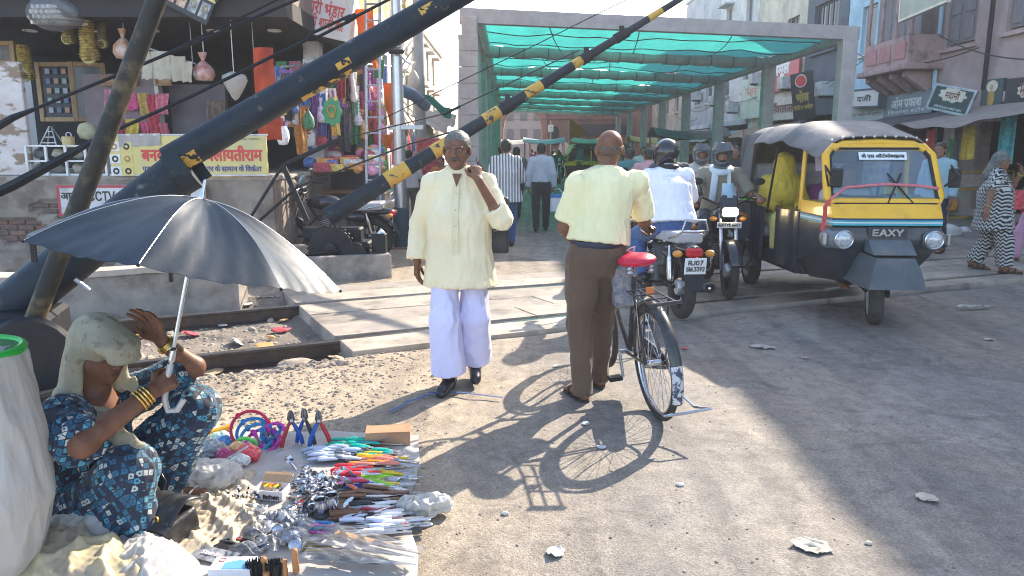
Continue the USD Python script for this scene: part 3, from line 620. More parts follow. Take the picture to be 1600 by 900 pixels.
# left side of the street
house('grey_block', 'grey plastered block on the left behind the shiny pole', -5.3,24,33.5,11.5, greyw, [(26,3.8,1.2,1.7, 'plain'),(29,3.8,1.2,1.7, 'bars'),(32,3.8,1.2,1.7, 'plain'),(26,7,1.2,1.7, 'plain'),(29,7,1.2,1.7, 'bars'),(32,7,1.2,1.7, 'plain'), SH(29,6)], whitew)
house('cream_block', 'sunlit cream building with a row of windows on the left side', -5.5,33.55,44,9.6, creamw, [(35,3.6,1,1.7, 'hood'),(37.6,3.6,1,1.7, 'hood'),(40.2,3.6,1,1.7, 'hood'),(42.6,3.6,1,1.7, 'hood'),(35,6.6,1,1.7, 'hood'),(37.6,6.6,1,1.7, 'hood'),(40.2,6.6,1,1.7, 'hood'),(42.6,6.6,1,1.7, 'hood'), SH(39,6)], creamw)
house('sand_block', 'lower sand coloured building beyond the cream one on the left', -5.5,44.05,60,8.6, tanw, [(46.5,3.6,1,1.7, 'hood'),(50,3.6,1,1.7, 'hood'),(53.5,3.6,1,1.7, 'hood'),(46.5,6.2,1,1.5, 'hood'),(50,6.2,1,1.5, 'hood'),(53.5,6.2,1,1.5, 'hood'), SH(50,8)], tanw)
house('left_shop_row', 'low grey shop building between the corner shop and the grey block', -4.6,15.2,23.9,6.5, greyw, [(17.5,3.9,1.1,1.5, 'plain'),(20.5,3.9,1.1,1.5, 'bars'), SH(17.6,3.6), SH(21.7,3)], whitew)
# things behind the camera's right that the shade on the road implies: the row of shops goes on
house('shop_row_right', 'plastered shop building continuing the row towards the viewer at right', XW, 1.0,11.1,9.2, tanw, [(3,4.2,1.2,1.7, 'shutter'),(6.4,4.2,1.2,1.7, 'shutter'),(9.2,4.2,1.2,1.7, 'shutter'), SH(3.5,3), SH(8,3)], tanw)
# ================================================================ corner shop at the left
shop = thing('corner_shop', 'dark open corner shop with hanging goods above the platform wall at left', 'shop')
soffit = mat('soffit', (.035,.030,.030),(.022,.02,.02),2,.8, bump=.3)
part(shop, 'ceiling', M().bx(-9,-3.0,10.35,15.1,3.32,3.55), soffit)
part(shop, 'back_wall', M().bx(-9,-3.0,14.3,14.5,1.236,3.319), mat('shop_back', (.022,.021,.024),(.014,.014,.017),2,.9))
part(shop, 'upper_wall', M().bx(-9,-3.02,10.6,15,3.552,7.5), brownw)
part(shop, 'parapet', M().bx(-9,-3.0,10.30,10.595,3.552,4.25), mat('maroon_band', (.07,.035,.032),(.045,.026,.025),2,.8))
part(shop, 'street_side_wall', M().bx(-4.6,-2.62,15.12,15.3,0,7.5), greyw)
for k in range(6):
    p = (-8 + k * .9,11.4,3.315); part(shop, 'ceiling_lamp', M().lathe([(.0,.0),(.09,-.004),(.10,-.02),(.10,0)], 14, p), white)
part(shop, 'pillar', M().bx(-3.42,-3.16,12.6,12.86,1.236,3.319), galv)
pk = mat('mauve_wall', (.34,.27,.30),(.26,.21,.23),2,.85, dirt=(.25,.18,.18))
part(shop, 'inner_wall', M().bx(-6.75,-5.62,12.0,12.1,1.236,2.75), pk)
part(shop, 'inner_wall', M().bx(-5.55,-4.65,12.35,12.45,1.236,2.62), mat('lilac_wall', (.23,.215,.25),(.18,.17,.2),2,.85))
part(shop, 'wall_trim', M().bx(-5.615,-5.555,11.98,12.12,1.236,2.9), white)
peel = mat('peeling_white', (.66,.60,.57),(.55,.48,.45),3,.85, bump=.5, bsc=14, bd=.008, dirt=(.28,.20,.14), dsc=3.2, dlo=.5, dhi=.56, stretch=(1,1,2.2))
one('peeling_panel', M().bx(-7.4,-6.5,10.12,10.2,1.24,2.72,.01), peel, 'upright white panel with peeling paint at the far left of the shop', 'panel')
# display cases
def case(name, label, u0, v0, u1, v1, y, turn=0, inner=None, fw=.07):
    a, b = P(u0, v1, y), P(u1, v0, y); w, h = b[0] - a[0], b[2] - a[2]; c = (a + b) / 2
    t = thing(name, label, 'display case' if 'case' in name else 'picture', loc=(c[0], y, a[2]), R=turn)
    fm = mat('case_wood', (.46,.30,.15),(.34,.21,.10),3,.5, stretch=(12,12,1.5))
    for x in (-w / 2 + fw / 2, w / 2 - fw / 2): part(t, 'stile', M().box((x, 0, h / 2),(fw, .06, h), None, .006), fm)
    for z in (fw / 2, h - fw / 2): part(t, 'rail', M().box((0,0, z),(w - 2 * fw - .002,.056, fw), None, .006), fm)
    part(t, 'back', M().bx(-w / 2 + fw + .001, w / 2 - fw - .001,.0,.02, fw + .001, h - fw - .001), inner or mat('navy_board', (.03,.045,.07),(.05,.06,.08),9,.5))
    return t, w, h
t1, w1, h1 = case('display_case', 'wooden display case with dark blue board of small goods on the shop wall', 65,97,118,190,12.2)
for r in range(5):
    for q in range(3):
        part(t1, 'small_packet', M().box((-.13 + q * .13,-.022,.18 + r * .15),(.075,.02,.085), None, .004), hue(f'packet_{(r * 3 + q) % 4}', [(.45,.45,.5),(.12,.18,.3),(.5,.3,.2),(.3,.4,.42)][(r * 3 + q) % 4]))
t2, _, _ = case('display_case', 'open wooden door of the display case with a pale glass front', 119,97,160,190,12.1,.5, mat('mirror_dim', (.16,.18,.20), None, 4,.15))
case('framed_picture', 'small wooden framed picture at the top left of the shop', -25,64,22,102,11.6,0, mat('dim_print', (.2,.17,.16),(.1,.1,.13),9,.4))
for k, (u0, v0, u1, v1, c) in enumerate([(243,112,267,134,(.45,.2,.12)),(160,118,180,134,(.4,.14,.1)),(205,116,214,134,(.25,.15,.12))]):
    case('framed_picture', ['orange toned framed picture on the mauve wall', 'small red framed picture at the left of the mauve wall', 'narrow dark framed picture between pipes on the mauve wall'][k], u0, v0, u1, v1,11.93,0, mat(f'print_{k}', c, (.5,.4,.2),14,.4),.035)
# cloth, garlands, pouches
def cloth_strip(u0, v0, u1, v1, y, fold=3, depth=.03, seed=0, taper=0):
    a, b = P(u0, v1, y), P(u1, v0, y)
    def fn(U, V):
        w = 1 - taper * (1 - V); x = (a[0] + b[0]) / 2 + (U - .5) * (b[0] - a[0]) * w
        return grid3(x + .012 * np.sin(V * 5 + seed), y + depth * np.sin(U * fold * 6.28 + seed + .8 * V) * (1.2 - V * .7), a[2] + V * (b[2] - a[2]) + .01 * np.sin(U * 9 + seed) * (1 - V))
    return M().grid(fn, max(10, fold * 9),12,.004)
def garland(u, v0, v1, y, r, bumps=26, seed=0, bulge=0):
    a, b = P(u, v1, y), P(u, v0, y); t = np.linspace(0,1, bumps * 2)
    pts = np.stack([a[0] + .015 * np.sin(t * 5 + seed), y + .01 * np.cos(t * 7 + seed), a[2] + t * (b[2] - a[2])], 1)
    return M().tube(pts, r * (1 + .35 * np.sin(np.arange(len(t)) * np.pi)) * (.8 + .3 * (np.arange(len(t)) % 2)) * (1 + bulge * np.exp(-((t - .12) / .1) ** 2)),9)
def pouch(u0, v0, u1, v1, y, seed=0):
    a, b = P(u0, v1, y), P(u1, v0, y); w, h = (b[0] - a[0]) / 2, b[2] - a[2]
    m = M().lathe([(0,0),(w * .75, h * .03),(w, h * .22),(w * .92, h * .45),(w * .35, h * .66),(w * .14, h * .72),(w * .3, h * .86),(w * .42, h)], 18,((a[0] + b[0]) / 2, y, a[2]))
    v, f = m.mesh(); return wrinkle(v, f, .012,(14,14,10), seed), f
def hang(name, m, mt, label, cat, top=None, group=None):
    t = one(name, m, mt, label, cat, group, smooth=True); return t
gold = mat('gold_garland', (.52,.38,.07),(.28,.17,.04),40,.6, var=.15)
def string_to(p, top=3.33): return M().tube([p, (p[0], p[1], top)], .006,4)
hang_sp = [('yellow', 42,70,124,11.0,.085),('olive', 107,6,68,10.9,.07),('gold and brown', 141,18,95,10.7,.10),('dull green', 162,20,75,10.9,.06)]
for k, (nm, u, v0, v1, y, r) in enumerate(hang_sp):
    gl = thing('garland', f'{nm} tinsel garland hanging from the shop ceiling, number {"one two three four".split()[k]} from the left', 'garland')
    part(gl, 'tinsel', garland(u, v0, v1, y, r, 18, k, .35), mat(f'tinsel_{k}', [(.5,.42,.10),(.42,.40,.14),(.52,.42,.13),(.20,.24,.12)][k], (.26,.13,.05),18,.65), smooth=False)
    part(gl, 'cord', string_to(P(u, v0, y)), darkvoid)
    part(gl, 'rosette', M().torus(P(u, v1 - 6, y) - A(0,.05,0), r * .8, r * .3,(0,1,.2),14,6), mat('rosette_gold', (.55,.50,.25),(.4,.3,.1),30,.5))
for k, (u0, v0, u1, v1, c, nm) in enumerate([(179,45,206,93,(.45,.20,.10), 'amber clear bag'),(303,82,333,127,(.50,.16,.13), 'clear bag of red powder')]):
    t = thing('hanging_bag', f'{nm} tied up and hung by a string in the shop', 'bag'); part(t, 'bag', pouch(u0, v0, u1, v1,10.8, k), mat(f'bag_fill_{k}', c, (.6,.5,.45),9,.35, coat=.5), smooth=True)
    part(t, 'string', string_to(P((u0 + u1) / 2, v0,10.8)), white)
bagw = mat('white_plastic', (.70,.69,.65),(.6,.58,.54),5,.35, bump=.4, bsc=16, bd=.02, trans=.35)
t = thing('hanging_bag', 'crumpled white plastic bag hung upside down by a string', 'bag'); a = P(368,157,10.6)
mb = M().lathe([(0,0),(.05,.03),(.12,.17),(.17,.27),(.15,.33),(.04,.37),(.0,.38)], 20, a).mesh(); part(t, 'bag', (wrinkle(*mb, .05,(9,9,9),3), mb[1]), bagw, smooth=True)
part(t, 'string', string_to(a + A(0,0,.37)), white)
# clear sack of white rolled tubes
t = thing('tube_sack', 'clear sack full of white rolled tubes hanging at the top left', 'sack'); c = P(68,22,10.3)
for k in range(19):
    q = A(-.16 + (k % 5) * .07 + .03 * ((k // 5) % 2),0,-.10 + (k // 5) * .065)
    part(t, 'tube', M().cyl(c + q + A(0,-.02,0), c + q + A(.25,.35,.03),.03, n=10), mat('white_roll', (.72,.70,.66), None, 5,.6))
part(t, 'sack', (wrinkle(*(M().ell(c + A(.09,.14,.04),(.36,.30,.24), sub=3).mesh()),.03,(6,6,6),2), M().ell((0,0,0),(1,1,1), sub=3).mesh()[1]), pane_mat('clear_plastic', (.93,.93,.93),.12, veil=(.7,.7,.7), va=.25), smooth=True)
# line of white cloth pieces
ln = thing('cloth_line', 'sloping rod with white cloth pieces pegged over it in the shop', 'clothes line')
part(ln, 'rod', M().tube([P(222,72,10.55), P(306,100,10.75)], .012,6), galv)
wc = mat('sunlit_cloth', (.72,.68,.55),(.6,.55,.42),6,.85, trans=.25)
for k, (u0, v0, u1, v1) in enumerate([(221,75,234,124),(239,80,262,124),(262,86,270,116),(269,88,288,127),(287,96,299,128)]): part(ln, 'cloth', cloth_strip(u0, v0, u1, v1,10.6,1,.015, k), wc, smooth=True)
ln2 = thing('cloth_line', 'second rod with small white and blue cloths hanging right of the orange cloth', 'clothes line')
part(ln2, 'rod', M().tube([P(398,112,11.4), P(470,124,11.8)], .012,6), galv)
for k in range(7): part(ln2, 'cloth', cloth_strip(404 + k * 9,116 + k * 1.2,412 + k * 9,138 + k, 11.55,1,.012, k), [wc, bagw, mat('blue_rag', (.06,.10,.2), None, 4,.8)][k % 3], smooth=True)
for (u, v0, v1) in ((301,45,100),(398,45,112)): part(ln2 if u > 350 else ln, 'hanger', string_to(P(u, v1,10.75),3.33), galv)
# pink wall goods
for k, (u0, v0, u1, v1, c, nm) in enumerate([(190,145,213,172,(.55,.07,.22), 'bright pink pouch'),(217,145,232,180,(.42,.28,.08), 'gold patterned scarf'),(233,148,246,212,(.40,.03,.06), 'long red bead tassel'),(244,146,263,178,(.55,.15,.22), 'pink and red triangle banner'),(165,140,182,166,(.5,.2,.3), 'faded pink cloth square'),(198,186,216,210,(.55,.38,.05), 'yellow gold bunting'),(220,190,232,211,(.5,.08,.16), 'crimson heart banner'),(250,192,262,211,(.45,.1,.14), 'small red tassel'),(180,186,192,210,(.4,.03,.1), 'deep red tassel')]):
    hang('wall_hanging', cloth_strip(u0, v0, u1, v1,11.9,2,.02, k, .25 if 'triangle' in nm or 'heart' in nm else 0), mat(f'pinkgoods_{k}', c, tuple(min(1, x * 1.6 + .05) for x in c),30,.7), f'{nm} hung on the mauve wall inside the shop', 'wall hanging')
hang('dark_garment', cloth_strip(325,157,350,194,12.2,3,.03,2,-.2), mat('dark_net', (.12,.10,.10),(.3,.24,.18),22,.7), 'brown netted garment hung on the lilac wall', 'garment')
hang('orange_cloth', cloth_strip(404,74,426,219,10.25,1,.05,1,-.25), mat('orange_red_cloth', (.62,.10,.03),(.42,.05,.02),5,.7, trans=.25), 'long orange red cloth hanging beside the yellow shop sign', 'cloth')
# shelf with clutter by the sign
sh = thing('shelf_rack', 'low white wire shelf holding packets beside the yellow sign', 'shelf'); a, b = P(52,275,10.2), P(172,228,10.2)
for z in (a[2] + .02,(a[2] + b[2]) / 2, b[2]): part(sh, 'board', M().bx(a[0], b[0], 10.1,10.45, z - .012, z + .012), white)
for k in range(5): part(sh, 'upright', M().bx(a[0] + k * (b[0] - a[0] - .03) / 4, a[0] + .03 + k * (b[0] - a[0] - .03) / 4,10.07,10.098, a[2], b[2]), white)
for k in range(8):
    x = a[0] + .08 + k % 4 * .26; z = a[2] + .035 + (k // 4) * (b[2] - a[2]) * .5
    vv, ff = rock(.09, k + 60,2,(1,.8,.75)); one('packet', (vv, ff), mat(f'packet_soft_{k % 3}', [(.35,.33,.28),(.2,.2,.2),(.55,.5,.42)][k % 3], None, 5,.5), f'{["grey", "dark", "pale"][k % 3]} soft packet on the {"upper" if k > 3 else "lower"} shelf, {"first second third fourth".split()[k % 4]} from the left', 'packet', loc=(x, 10.28, z + .065), smooth=True)
t = thing('metal_stand', 'small metal pyramid stand on the shelf', 'stand'); c = P(82,229,10.3)
for k in range(4): part(t, 'leg', M().tube([c + A((k % 2 - .5) * .24,(k // 2 - .5) * .2,0), c + A((k % 2 - .5) * .03,0,.27)], .009,5), galv)
for k in range(3): s_ = 1 - (k + .5) / 3.3; part(t, 'rung', M().box(c + A(0,-.1 * s_, .05 + k * .075),(.24 * s_, .012,.012)), galv)
t = thing('yellow_mug', 'pale yellow tin mug with a handle on the shelf', 'mug'); c = P(108,231,10.25)
part(t, 'cup', M().lathe([(0,0),(.075,0),(.08,.15),(.072,.15),(.068,.01),(0,.01)], 18, c), hue('mug_yellow', (.55,.42,.18))); part(t, 'handle', M().torus(c + A(.03,-.03,.17),.035,.008,(0,1,0),14,5), galv)
hang('crumpled_packet', (lambda r: (r[0] + P(137,205,10.4), r[1]))(rock(.13,77,2,(1,.6,.9))), mat('olive_paper', (.42,.38,.22),(.3,.28,.18),8,.6), 'crumpled olive wrapped packet leaning above the shelf', 'packet')
# the yellow sign
ya, yb = P(175,272, YW - .08), P(416,212, YW - .08); yw_, yh_ = yb[0] - ya[0], yb[2] - ya[2]; yc = (ya + yb) / 2
ys = thing('shop_sign', 'long yellow shop sign with red lettering on the platform edge', 'sign', loc=(yc[0], YW - .08, yc[2]))
sgn_y = mat('sign_yellow', (.68,.56,.19),(.60,.50,.20),2,.5, dirt=(.5,.45,.25), dsc=2)
part(ys, 'board', M().box((0,0,0),(yw_, .03, yh_), None, .004), sgn_y)
redp, bluep, blackp, whitep = hue('print_red', (.62,.06,.05)), hue('print_blue', (.03,.04,.22)), hue('print_black', (.02,.02,.02)), hue('print_white', (.75,.74,.7))
part(ys, 'lettering', moved(lettering('बनवारीलाल बिलायतीराम', yw_ * .77, yh_ * .42,2), None, (.18,-.0165,.02)), redp, smooth=False)
part(ys, 'lettering', moved(lettering('पड़ला, चंवरी, तलवार के श्रंगार के सामान के विक्रेता', yw_ * .76, yh_ * .22,1,40), None, (.17,-.0165,-yh_ * .36)), bluep, smooth=False)
part(ys, 'lettering', moved(lettering('मो. 94140-12072', yw_ * .2,.03,0,32), None, (yw_ * .36,-.0165, yh_ * .42)), blackp, smooth=False)
part(ys, 'tape', M().grid(lambda U, V: grid3(-yw_ * .30 + (U - .5) * .56,-.022 - .006 * np.sin(U * 20), yh_ * .37 + (V - .5) * .16 + .02 * U),20,5,.003), mat('grey_tape', (.4,.36,.33), None, 6,.5))
for k in range(6):
    p = (-yw_ * .465 + (k % 2) * .16,-.0185, yh_ * .22 - (k // 2) * .16)
    part(ys, 'picture', M().box(p, (.14,.004,.12)), whitep if k % 2 == 0 else sgn_y); part(ys, 'motif', M().torus((p[0], -.0225, p[2]),.032,.012,(0,1,0),12,4, flat=(1,.3)), blackp if k % 3 else mat('gold_print', (.5,.3,.08)))
part(ys, 'picture', M().box((.07,-.0185, yh_ * .37),(.2,.004,.12)), mat('photo_print', (.12,.25,.45),(.6,.5,.3),16,.4))
for z in (-yh_ / 2 - .012, yh_ / 2 + .012): part(ys, 'frame', M().box((0,-.003, z),(yw_ + .04,.03,.02)), galv)
# camera notice painted board
na, nb = P(92,338, YW - .1), P(320,289, YW - .1); nc = (na + nb) / 2
nt = thing('painted_notice', 'white notice with a red border painted on the platform wall', 'sign', loc=(nc[0], YW - .085, nc[2]))
w_, h_ = nb[0] - na[0], nb[2] - na[2]; part(nt, 'board', M().box((0,0,0),(w_, .012, h_)), mat('notice_white', (.66,.64,.64),(.55,.53,.53),3,.7, dirt=(.4,.36,.33)))
for x, z, a, b in ((0, h_ / 2 - .02, w_, .035),(0,-h_ / 2 + .02, w_, .035),(-w_ / 2 + .02,0,.035, h_ - .08),(w_ / 2 - .02,0,.035, h_ - .08)): part(nt, 'border', M().box((x, -.0075, z),(a, .004, b)), hue('border_red', (.5,.05,.07)))
for s_, x, w2 in (('आप', -w_ * .42,.22),('CCTV', -w_ * .20,.36),('केमरे की', w_ * .06,.5),('नजर', w_ * .33,.3)): part(nt, 'lettering', moved(lettering(s_, w2,.13 if s_ == 'CCTV' else None, 1), None, (x, -.009,.06)), blackp, smooth=False)
# hanging case sign above
def board(name, label, quad, lines, back, frame_=None, thick=.05, cat='sign'):
    """flat sign on the quad (a = lower left, b = lower right, top left); lines = (text, width share, height m, z share, material, bold)"""
    a, b, c = [np.asarray(q, float) for q in quad]; ex = b - a; w = np.linalg.norm(ex); ex = ex / w; ez = c - a; h = np.linalg.norm(ez); ez = unit(ez - ex * (ez @ ex)); ey = np.cross(ez, ex)
    t = thing(name, label, cat, loc=(a + b) / 2 + ez * h / 2, R=np.stack([ex, ey, ez], 1))
    part(t, 'board', M().box((0, thick / 2,0),(w, thick, h), None, .004), back)
    if frame_ is not None:
        for x in (-w / 2, w / 2): part(t, 'frame', M().box((x, thick / 2,0),(.05, thick + .03, h + .05)), frame_)
        for z in (-h / 2, h / 2): part(t, 'frame', M().box((0, thick / 2, z),(w - .051, thick + .026,.05)), frame_)
    for s_, ws, hh, zs, mt, bd_ in lines: part(t, 'lettering', moved(lettering(s_, w * ws, hh, bd_, 40), None, (0,-.0025, h * zs)), mt, smooth=False)
    return t, w, h
t, w_, h_ = board('picture_sign', 'black and yellow picture sign hanging under the shop ceiling', (P(248,2,10.25), P(322,40,10.25), P(248,-60,10.25)), [], mat('sign_black', (.02,.022,.025), None, 3,.4))
part(t, 'band', M().box((.12,-.004,.12),(w_ * .65,.004,.12)), sgn_y); part(t, 'lettering', moved(lettering('सोने व चांदी के', .5,.08,1,40), None, (.12,-.0085,.12)), blackp, smooth=False)
for k in range(4):
    part(t, 'picture', M().box((-.22 + k * .155,-.004,-.08),(.12,.004,.2)), [mat('photo_red', (.5,.12,.1),(.6,.5,.4),12,.4), mat('photo_red2', (.45,.2,.12),(.6,.5,.4),12,.4), mat('photo_grey', (.12,.12,.13),(.5,.5,.5),12,.4), mat('photo_pale', (.5,.5,.52),(.1,.1,.1),14,.4)][k])
    part(t, 'neckline', M().torus((-.22 + k * .155,-.009,-.06),.035,.006,(0,1,0),12,4), gold)
t, w_, h_ = board('front_sign', 'white shop sign with red slanting script at the corner over the street', (P(413,36,11.6), P(544,66,11.9), P(413,-90,11.6)), [('गोटा किनारी भंडार', .82,.24,-.12, redp, 1),('सभी प्रकार की शादी का', .84,.2,-.31, redp, 1),('सामान', .5,.22,.08, blackp, 1)], mat('sign_white', (.72,.66,.64),(.62,.55,.52),2,.5))
board('side_sign', 'sunlit cream side sign with yellow script along the street side of the corner shop', (P(546,66,11.95), P(648,74,17.5), P(546,-90,11.95)), [('राजस्थानी', .8,.5,.0, mat('print_ochre', (.62,.40,.10)),1),('बंधेज', .5,.3,-.32, redp, 1)], mat('sign_cream', (.74,.66,.52),(.66,.58,.46),2,.5))
for k, (u, v) in enumerate([(578,68),(655 - 35,82)]):
    t = thing('flood_lamp', f'{["near", "far"][k]} black flood lamp under the corner sign', 'lamp', loc=P(u, v, 11.9)); part(t, 'housing', M().box((0,0,.03),(.24,.16,.07), rotx(.4),.015), blackm); part(t, 'bracket', M().tube([(0,.05,.02),(.12,.1,-.12),(.2,.1,-.16)], .015,5), galv)

# dense street side goods between the sign and the shiny pole
g4 = np.random.default_rng(21)
cols = [('purple', (.20,.06,.24)),('silver', (.5,.5,.52)),('dark red', (.30,.03,.05)),('green', (.06,.22,.10)),('gold', (.50,.34,.08)),('blue', (.06,.12,.32)),('pink', (.6,.22,.32)),('white', (.66,.64,.6)),('black', (.03,.03,.035)),('orange', (.6,.22,.05))]
for k in range(165):
    u = g4.uniform(436,606); v0 = g4.uniform(92,175); L = g4.uniform(28,78); y = float(np.interp(u, [450,610], [11.6,14.8])) + g4.uniform(-.5,.9)
    ci = int(g4.integers(10)); nm, c = cols[ci]; kind = k % 4
    mt = mat(f'goods_{nm}', c, tuple(min(.9, x * 1.8 + .06) for x in c),26,.55, var=.2)
    if kind == 0: hang('hanging_tassel', garland(u, v0, v0 + L, y, g4.uniform(.035,.07),12, k, .5), mt, f'{nm} tassel garland among the goods hung along the corner shop', 'garland', group=f'{nm} tassel garlands of the corner shop')
    elif kind == 1: hang('hanging_pouch', pouch(u - 8, v0 + L * .3, u + 8, v0 + L * .9, y, k), mt, f'{nm} plump pouch among the goods hung along the corner shop', 'pouch', group=f'{nm} pouches of the corner shop')
    else: hang('hanging_scarf', cloth_strip(u - g4.uniform(4,9), v0, u + g4.uniform(4,9), v0 + L, y, 2,.035, k), mt, f'{nm} scarf strip among the goods hung along the corner shop', 'scarf', group=f'{nm} scarves of the corner shop')
t = thing('goods_rail', 'thin rail the street side goods of the corner shop hang from', 'rail'); part(t, 'rail', M().tube([P(440,105,11.3), P(520,96,12.6), P(612,104,15.0)], .02,6), galv); part(t, 'rail', M().tube([P(450,150,11.6), P(606,142,15.0)], .015,6), galv)
bdg = thing('green_plaque', 'green plaque with gold emblem hanging among the corner shop goods', 'plaque', loc=P(519,175,11.3))
part(bdg, 'plate', M().prism([(.14 * (1 + .12 * math.cos(8 * a)) * math.cos(a),.2 * (1 + .1 * math.cos(8 * a)) * math.sin(a)) for a in np.linspace(0,6.2,50)], .02, Rg), mat('plaque_green', (.03,.22,.10),(.05,.3,.12),12,.4))
part(bdg, 'emblem', M().torus((0,-.028,.03),.06,.016,(0,1,0),16,5).ell((0,-.03,-.06),(.05,.015,.035)), gold)
# counter with heaps along the street side
ct = thing('shop_counter', 'covered counter with shallow boxes along the street side of the corner shop', 'counter')
part(ct, 'base', M().bx(-3.3,-2.75,12.6,15,0,.85,.01), mat('counter_dark', (.08,.09,.11), None, 3,.7)); part(ct, 'top', M().bx(-3.36,-2.68,12.5,15.05,.852,.9,.008), wood)
for k in range(46):
    u, v = g4.uniform(478,596), g4.uniform(228,268); y = float(np.interp(v, [228,268], [14.2,12.0])) - .2; p = P(u, v, y); ci = int(g4.integers(10)); nm, c = cols[[2,2,6,4,7,9,1,2,5,7][ci]]
    mt = mat(f'goods_{nm}', c, tuple(min(.9, x * 1.8 + .06) for x in c),26,.55, var=.2)
    if k % 3: 
        vv, ff = rock(g4.uniform(.07,.13), k, 2,(1,.9,.75)); one('bundle', (vv, ff), mt, f'{nm} bundle heaped on the counter goods of the corner shop', 'bundle', f'{nm} bundles on the corner counter', loc=p, smooth=True)
    else: one('stacked_box', M().box((0,0,0),(g4.uniform(.18,.32),.2, g4.uniform(.08,.16)), None, .006), mt, f'{nm} box stacked on the counter goods of the corner shop', 'box', f'{nm} boxes on the corner counter', loc=p, R=g4.uniform(-.4,.4))
part(ct, 'display_step', M().bx(-3.9,-2.6,13.2,15,.902,1.25,.01), mat('counter_dark', (.08,.09,.11))); part(ct, 'display_back', M().bx(-3.9,-3.2,14.4,14.6,1.252,2.7), mat('shop_back', (.06,.055,.06)))

# ---- shiny pole, ladder, second pole
pb = G(628,387); pole = thing('steel_pole', 'shiny steel pole with a dark base beside the ladder', 'pole', loc=(pb[0], pb[1], 0))
part(pole, 'shaft', M().lathe([(0,.55),(.098,.55),(.09,3),(.082,7.5),(0,7.5)], 24), mat('polished_steel', (.62,.62,.64),(.5,.5,.53),3,.28,.9, bump=.04), smooth=True)
part(pole, 'base', M().lathe([(.0,.03),(.13,.03),(.13,.62),(.105,.66),(.1,.66)], 24), mat('base_paint', (.02,.045,.06),(.03,.06,.08),4,.5))
part(pole, 'foot_plate', M().box((0,0,.015),(.5,.5,.03)), mat('rust', (.28,.13,.07),(.16,.09,.06),6,.8)); part(pole, 'bracket', M().box((.12,-.05,1.93),(.55,.06,.07), None, .006), galv)
for k in range(4): part(pole, 'anchor_bolt', M().cyl(((k % 2 - .5) * .4,(k // 2 - .5) * .4,.03),((k % 2 - .5) * .4,(k // 2 - .5) * .4,.1),.018, n=6), galv)
la = thing('ladder', 'tall pale metal ladder standing by the shiny pole', 'ladder'); b0, b1, y = G(574,380), G(596,388),0
tA, tB = P(571,-30,11.9), P(593,-30,11.9); b0 = P(573,378,11.7); b1 = P(594,386,11.7); b0[2] = b1[2] = 0.0
for p, q in ((b0, tA),(b1, tB)): part(la, 'stile', M().tube([p, q], .022,8), galv)
for k in range(17): t_ = (k + .6) / 17; part(la, 'rung', M().tube([b0 + (tA - b0) * t_, b1 + (tB - b1) * t_], .015,6), galv)
orange = mat('orange_flag', (.72,.22,.04),(.6,.15,.03),5,.7, trans=.35)
for k, (u0, v0, u1, v1, y) in enumerate([(556,14,584,56,12.3),(580,80,590,110,12.3),(600,130,625,196,12.8),(596,210,616,232,12.8)]):
    hang('orange_pennant', cloth_strip(u0, v0, u1, v1, y, 1,.03, k, .6 if k > 1 else .2), orange, ['ragged orange cloth tied at the top of the ladder', 'short orange pennant tied to the ladder', 'long orange pennant behind the shiny pole', 'orange bag behind the base of the shiny pole'][k], 'pennant')
p2 = G(655,318); pole2 = thing('street_pole', 'grey painted pole with hanging cables behind the shiny one', 'pole', loc=(-2.0,16.5,0)); part(pole2, 'shaft', M().lathe([(0,0),(.13,0),(.1,7),(0,7)], 14), mat('pole_grey', (.34,.38,.40), None, 3,.6))
for k in range(4):
    t_ = np.linspace(0,1,16); part(pole2, 'cable', M().tube(np.stack([-.12 - .25 * np.sin(t_ * 3.14) * (1 + .3 * k) + .02 * k, -.1 - .03 * k + 0 * t_, 3.3 + k * .2 - t_ * 1.6], 1),.014,5), white if k % 2 else mat('cable_grey', (.3,.3,.3)))
hang('white_bundle', pouch(637,96,655,140,16.2,5), bagw, 'white cloth bundle hung on the grey street pole', 'bundle')
hang('blue_awning_roll', M().tube([P(625,140,14.6), P(645,148,15.2), P(665,165,16)], .12,10), mat('blue_tarp', (.10,.2,.34),(.07,.14,.24),6,.5), 'rolled blue tarpaulin sticking out over the street by the pole', 'awning')
def gn(U, V): a, b, c, d = P(658,148,16), P(706,168,17), P(662,162,16), P(704,184,17); return (a + (b - a) * U[..., None]) * (1 - V[..., None]) + (c + (d - c) * U[..., None]) * V[..., None] + np.stack([0 * U, .05 * np.sin(U * 9),.06 * np.sin(U * 6)], -1)
hang('green_banner', M().grid(gn, 20,8,.005), net, 'loose green cloth strip stretched beside the left canopy post', 'banner')
for k, (u0, v0, u1, v1, y, c) in enumerate([(640,180,700,210,17.5,(.55,.52,.48)),(648,200,676,226,17,(.6,.62,.5)),(672,190,712,200,19,(.5,.45,.4))]):
    def aw(U, V, u0=u0, v0=v0, u1=u1, v1=v1, y=y): a, b = P(u0, v0, y), P(u1, v1, y + .8); return grid3(a[0] + U * (b[0] - a[0]), y + V * 1.1, a[2] + U * (b[2] - a[2]) + .35 * V - .1 * np.sin(np.pi * V))
    hang('stall_awning', M().grid(aw, 12,8,.006), mat(f'awning_{k}', c, None, 4,.8, trans=.2), ['long pale sloping awning over a stall by the canopy', 'small greenish stall awning in front of the pale one', 'far pale awning beside the canopy post'][k], 'awning')
one('red_goods_stack', M().box(P(672,250,16),(.5,.5,.9), None, .03), mat('goods_dark red', (.3,.03,.05)), 'stack of dark red cloth behind the seated man in white', 'cloth stack')
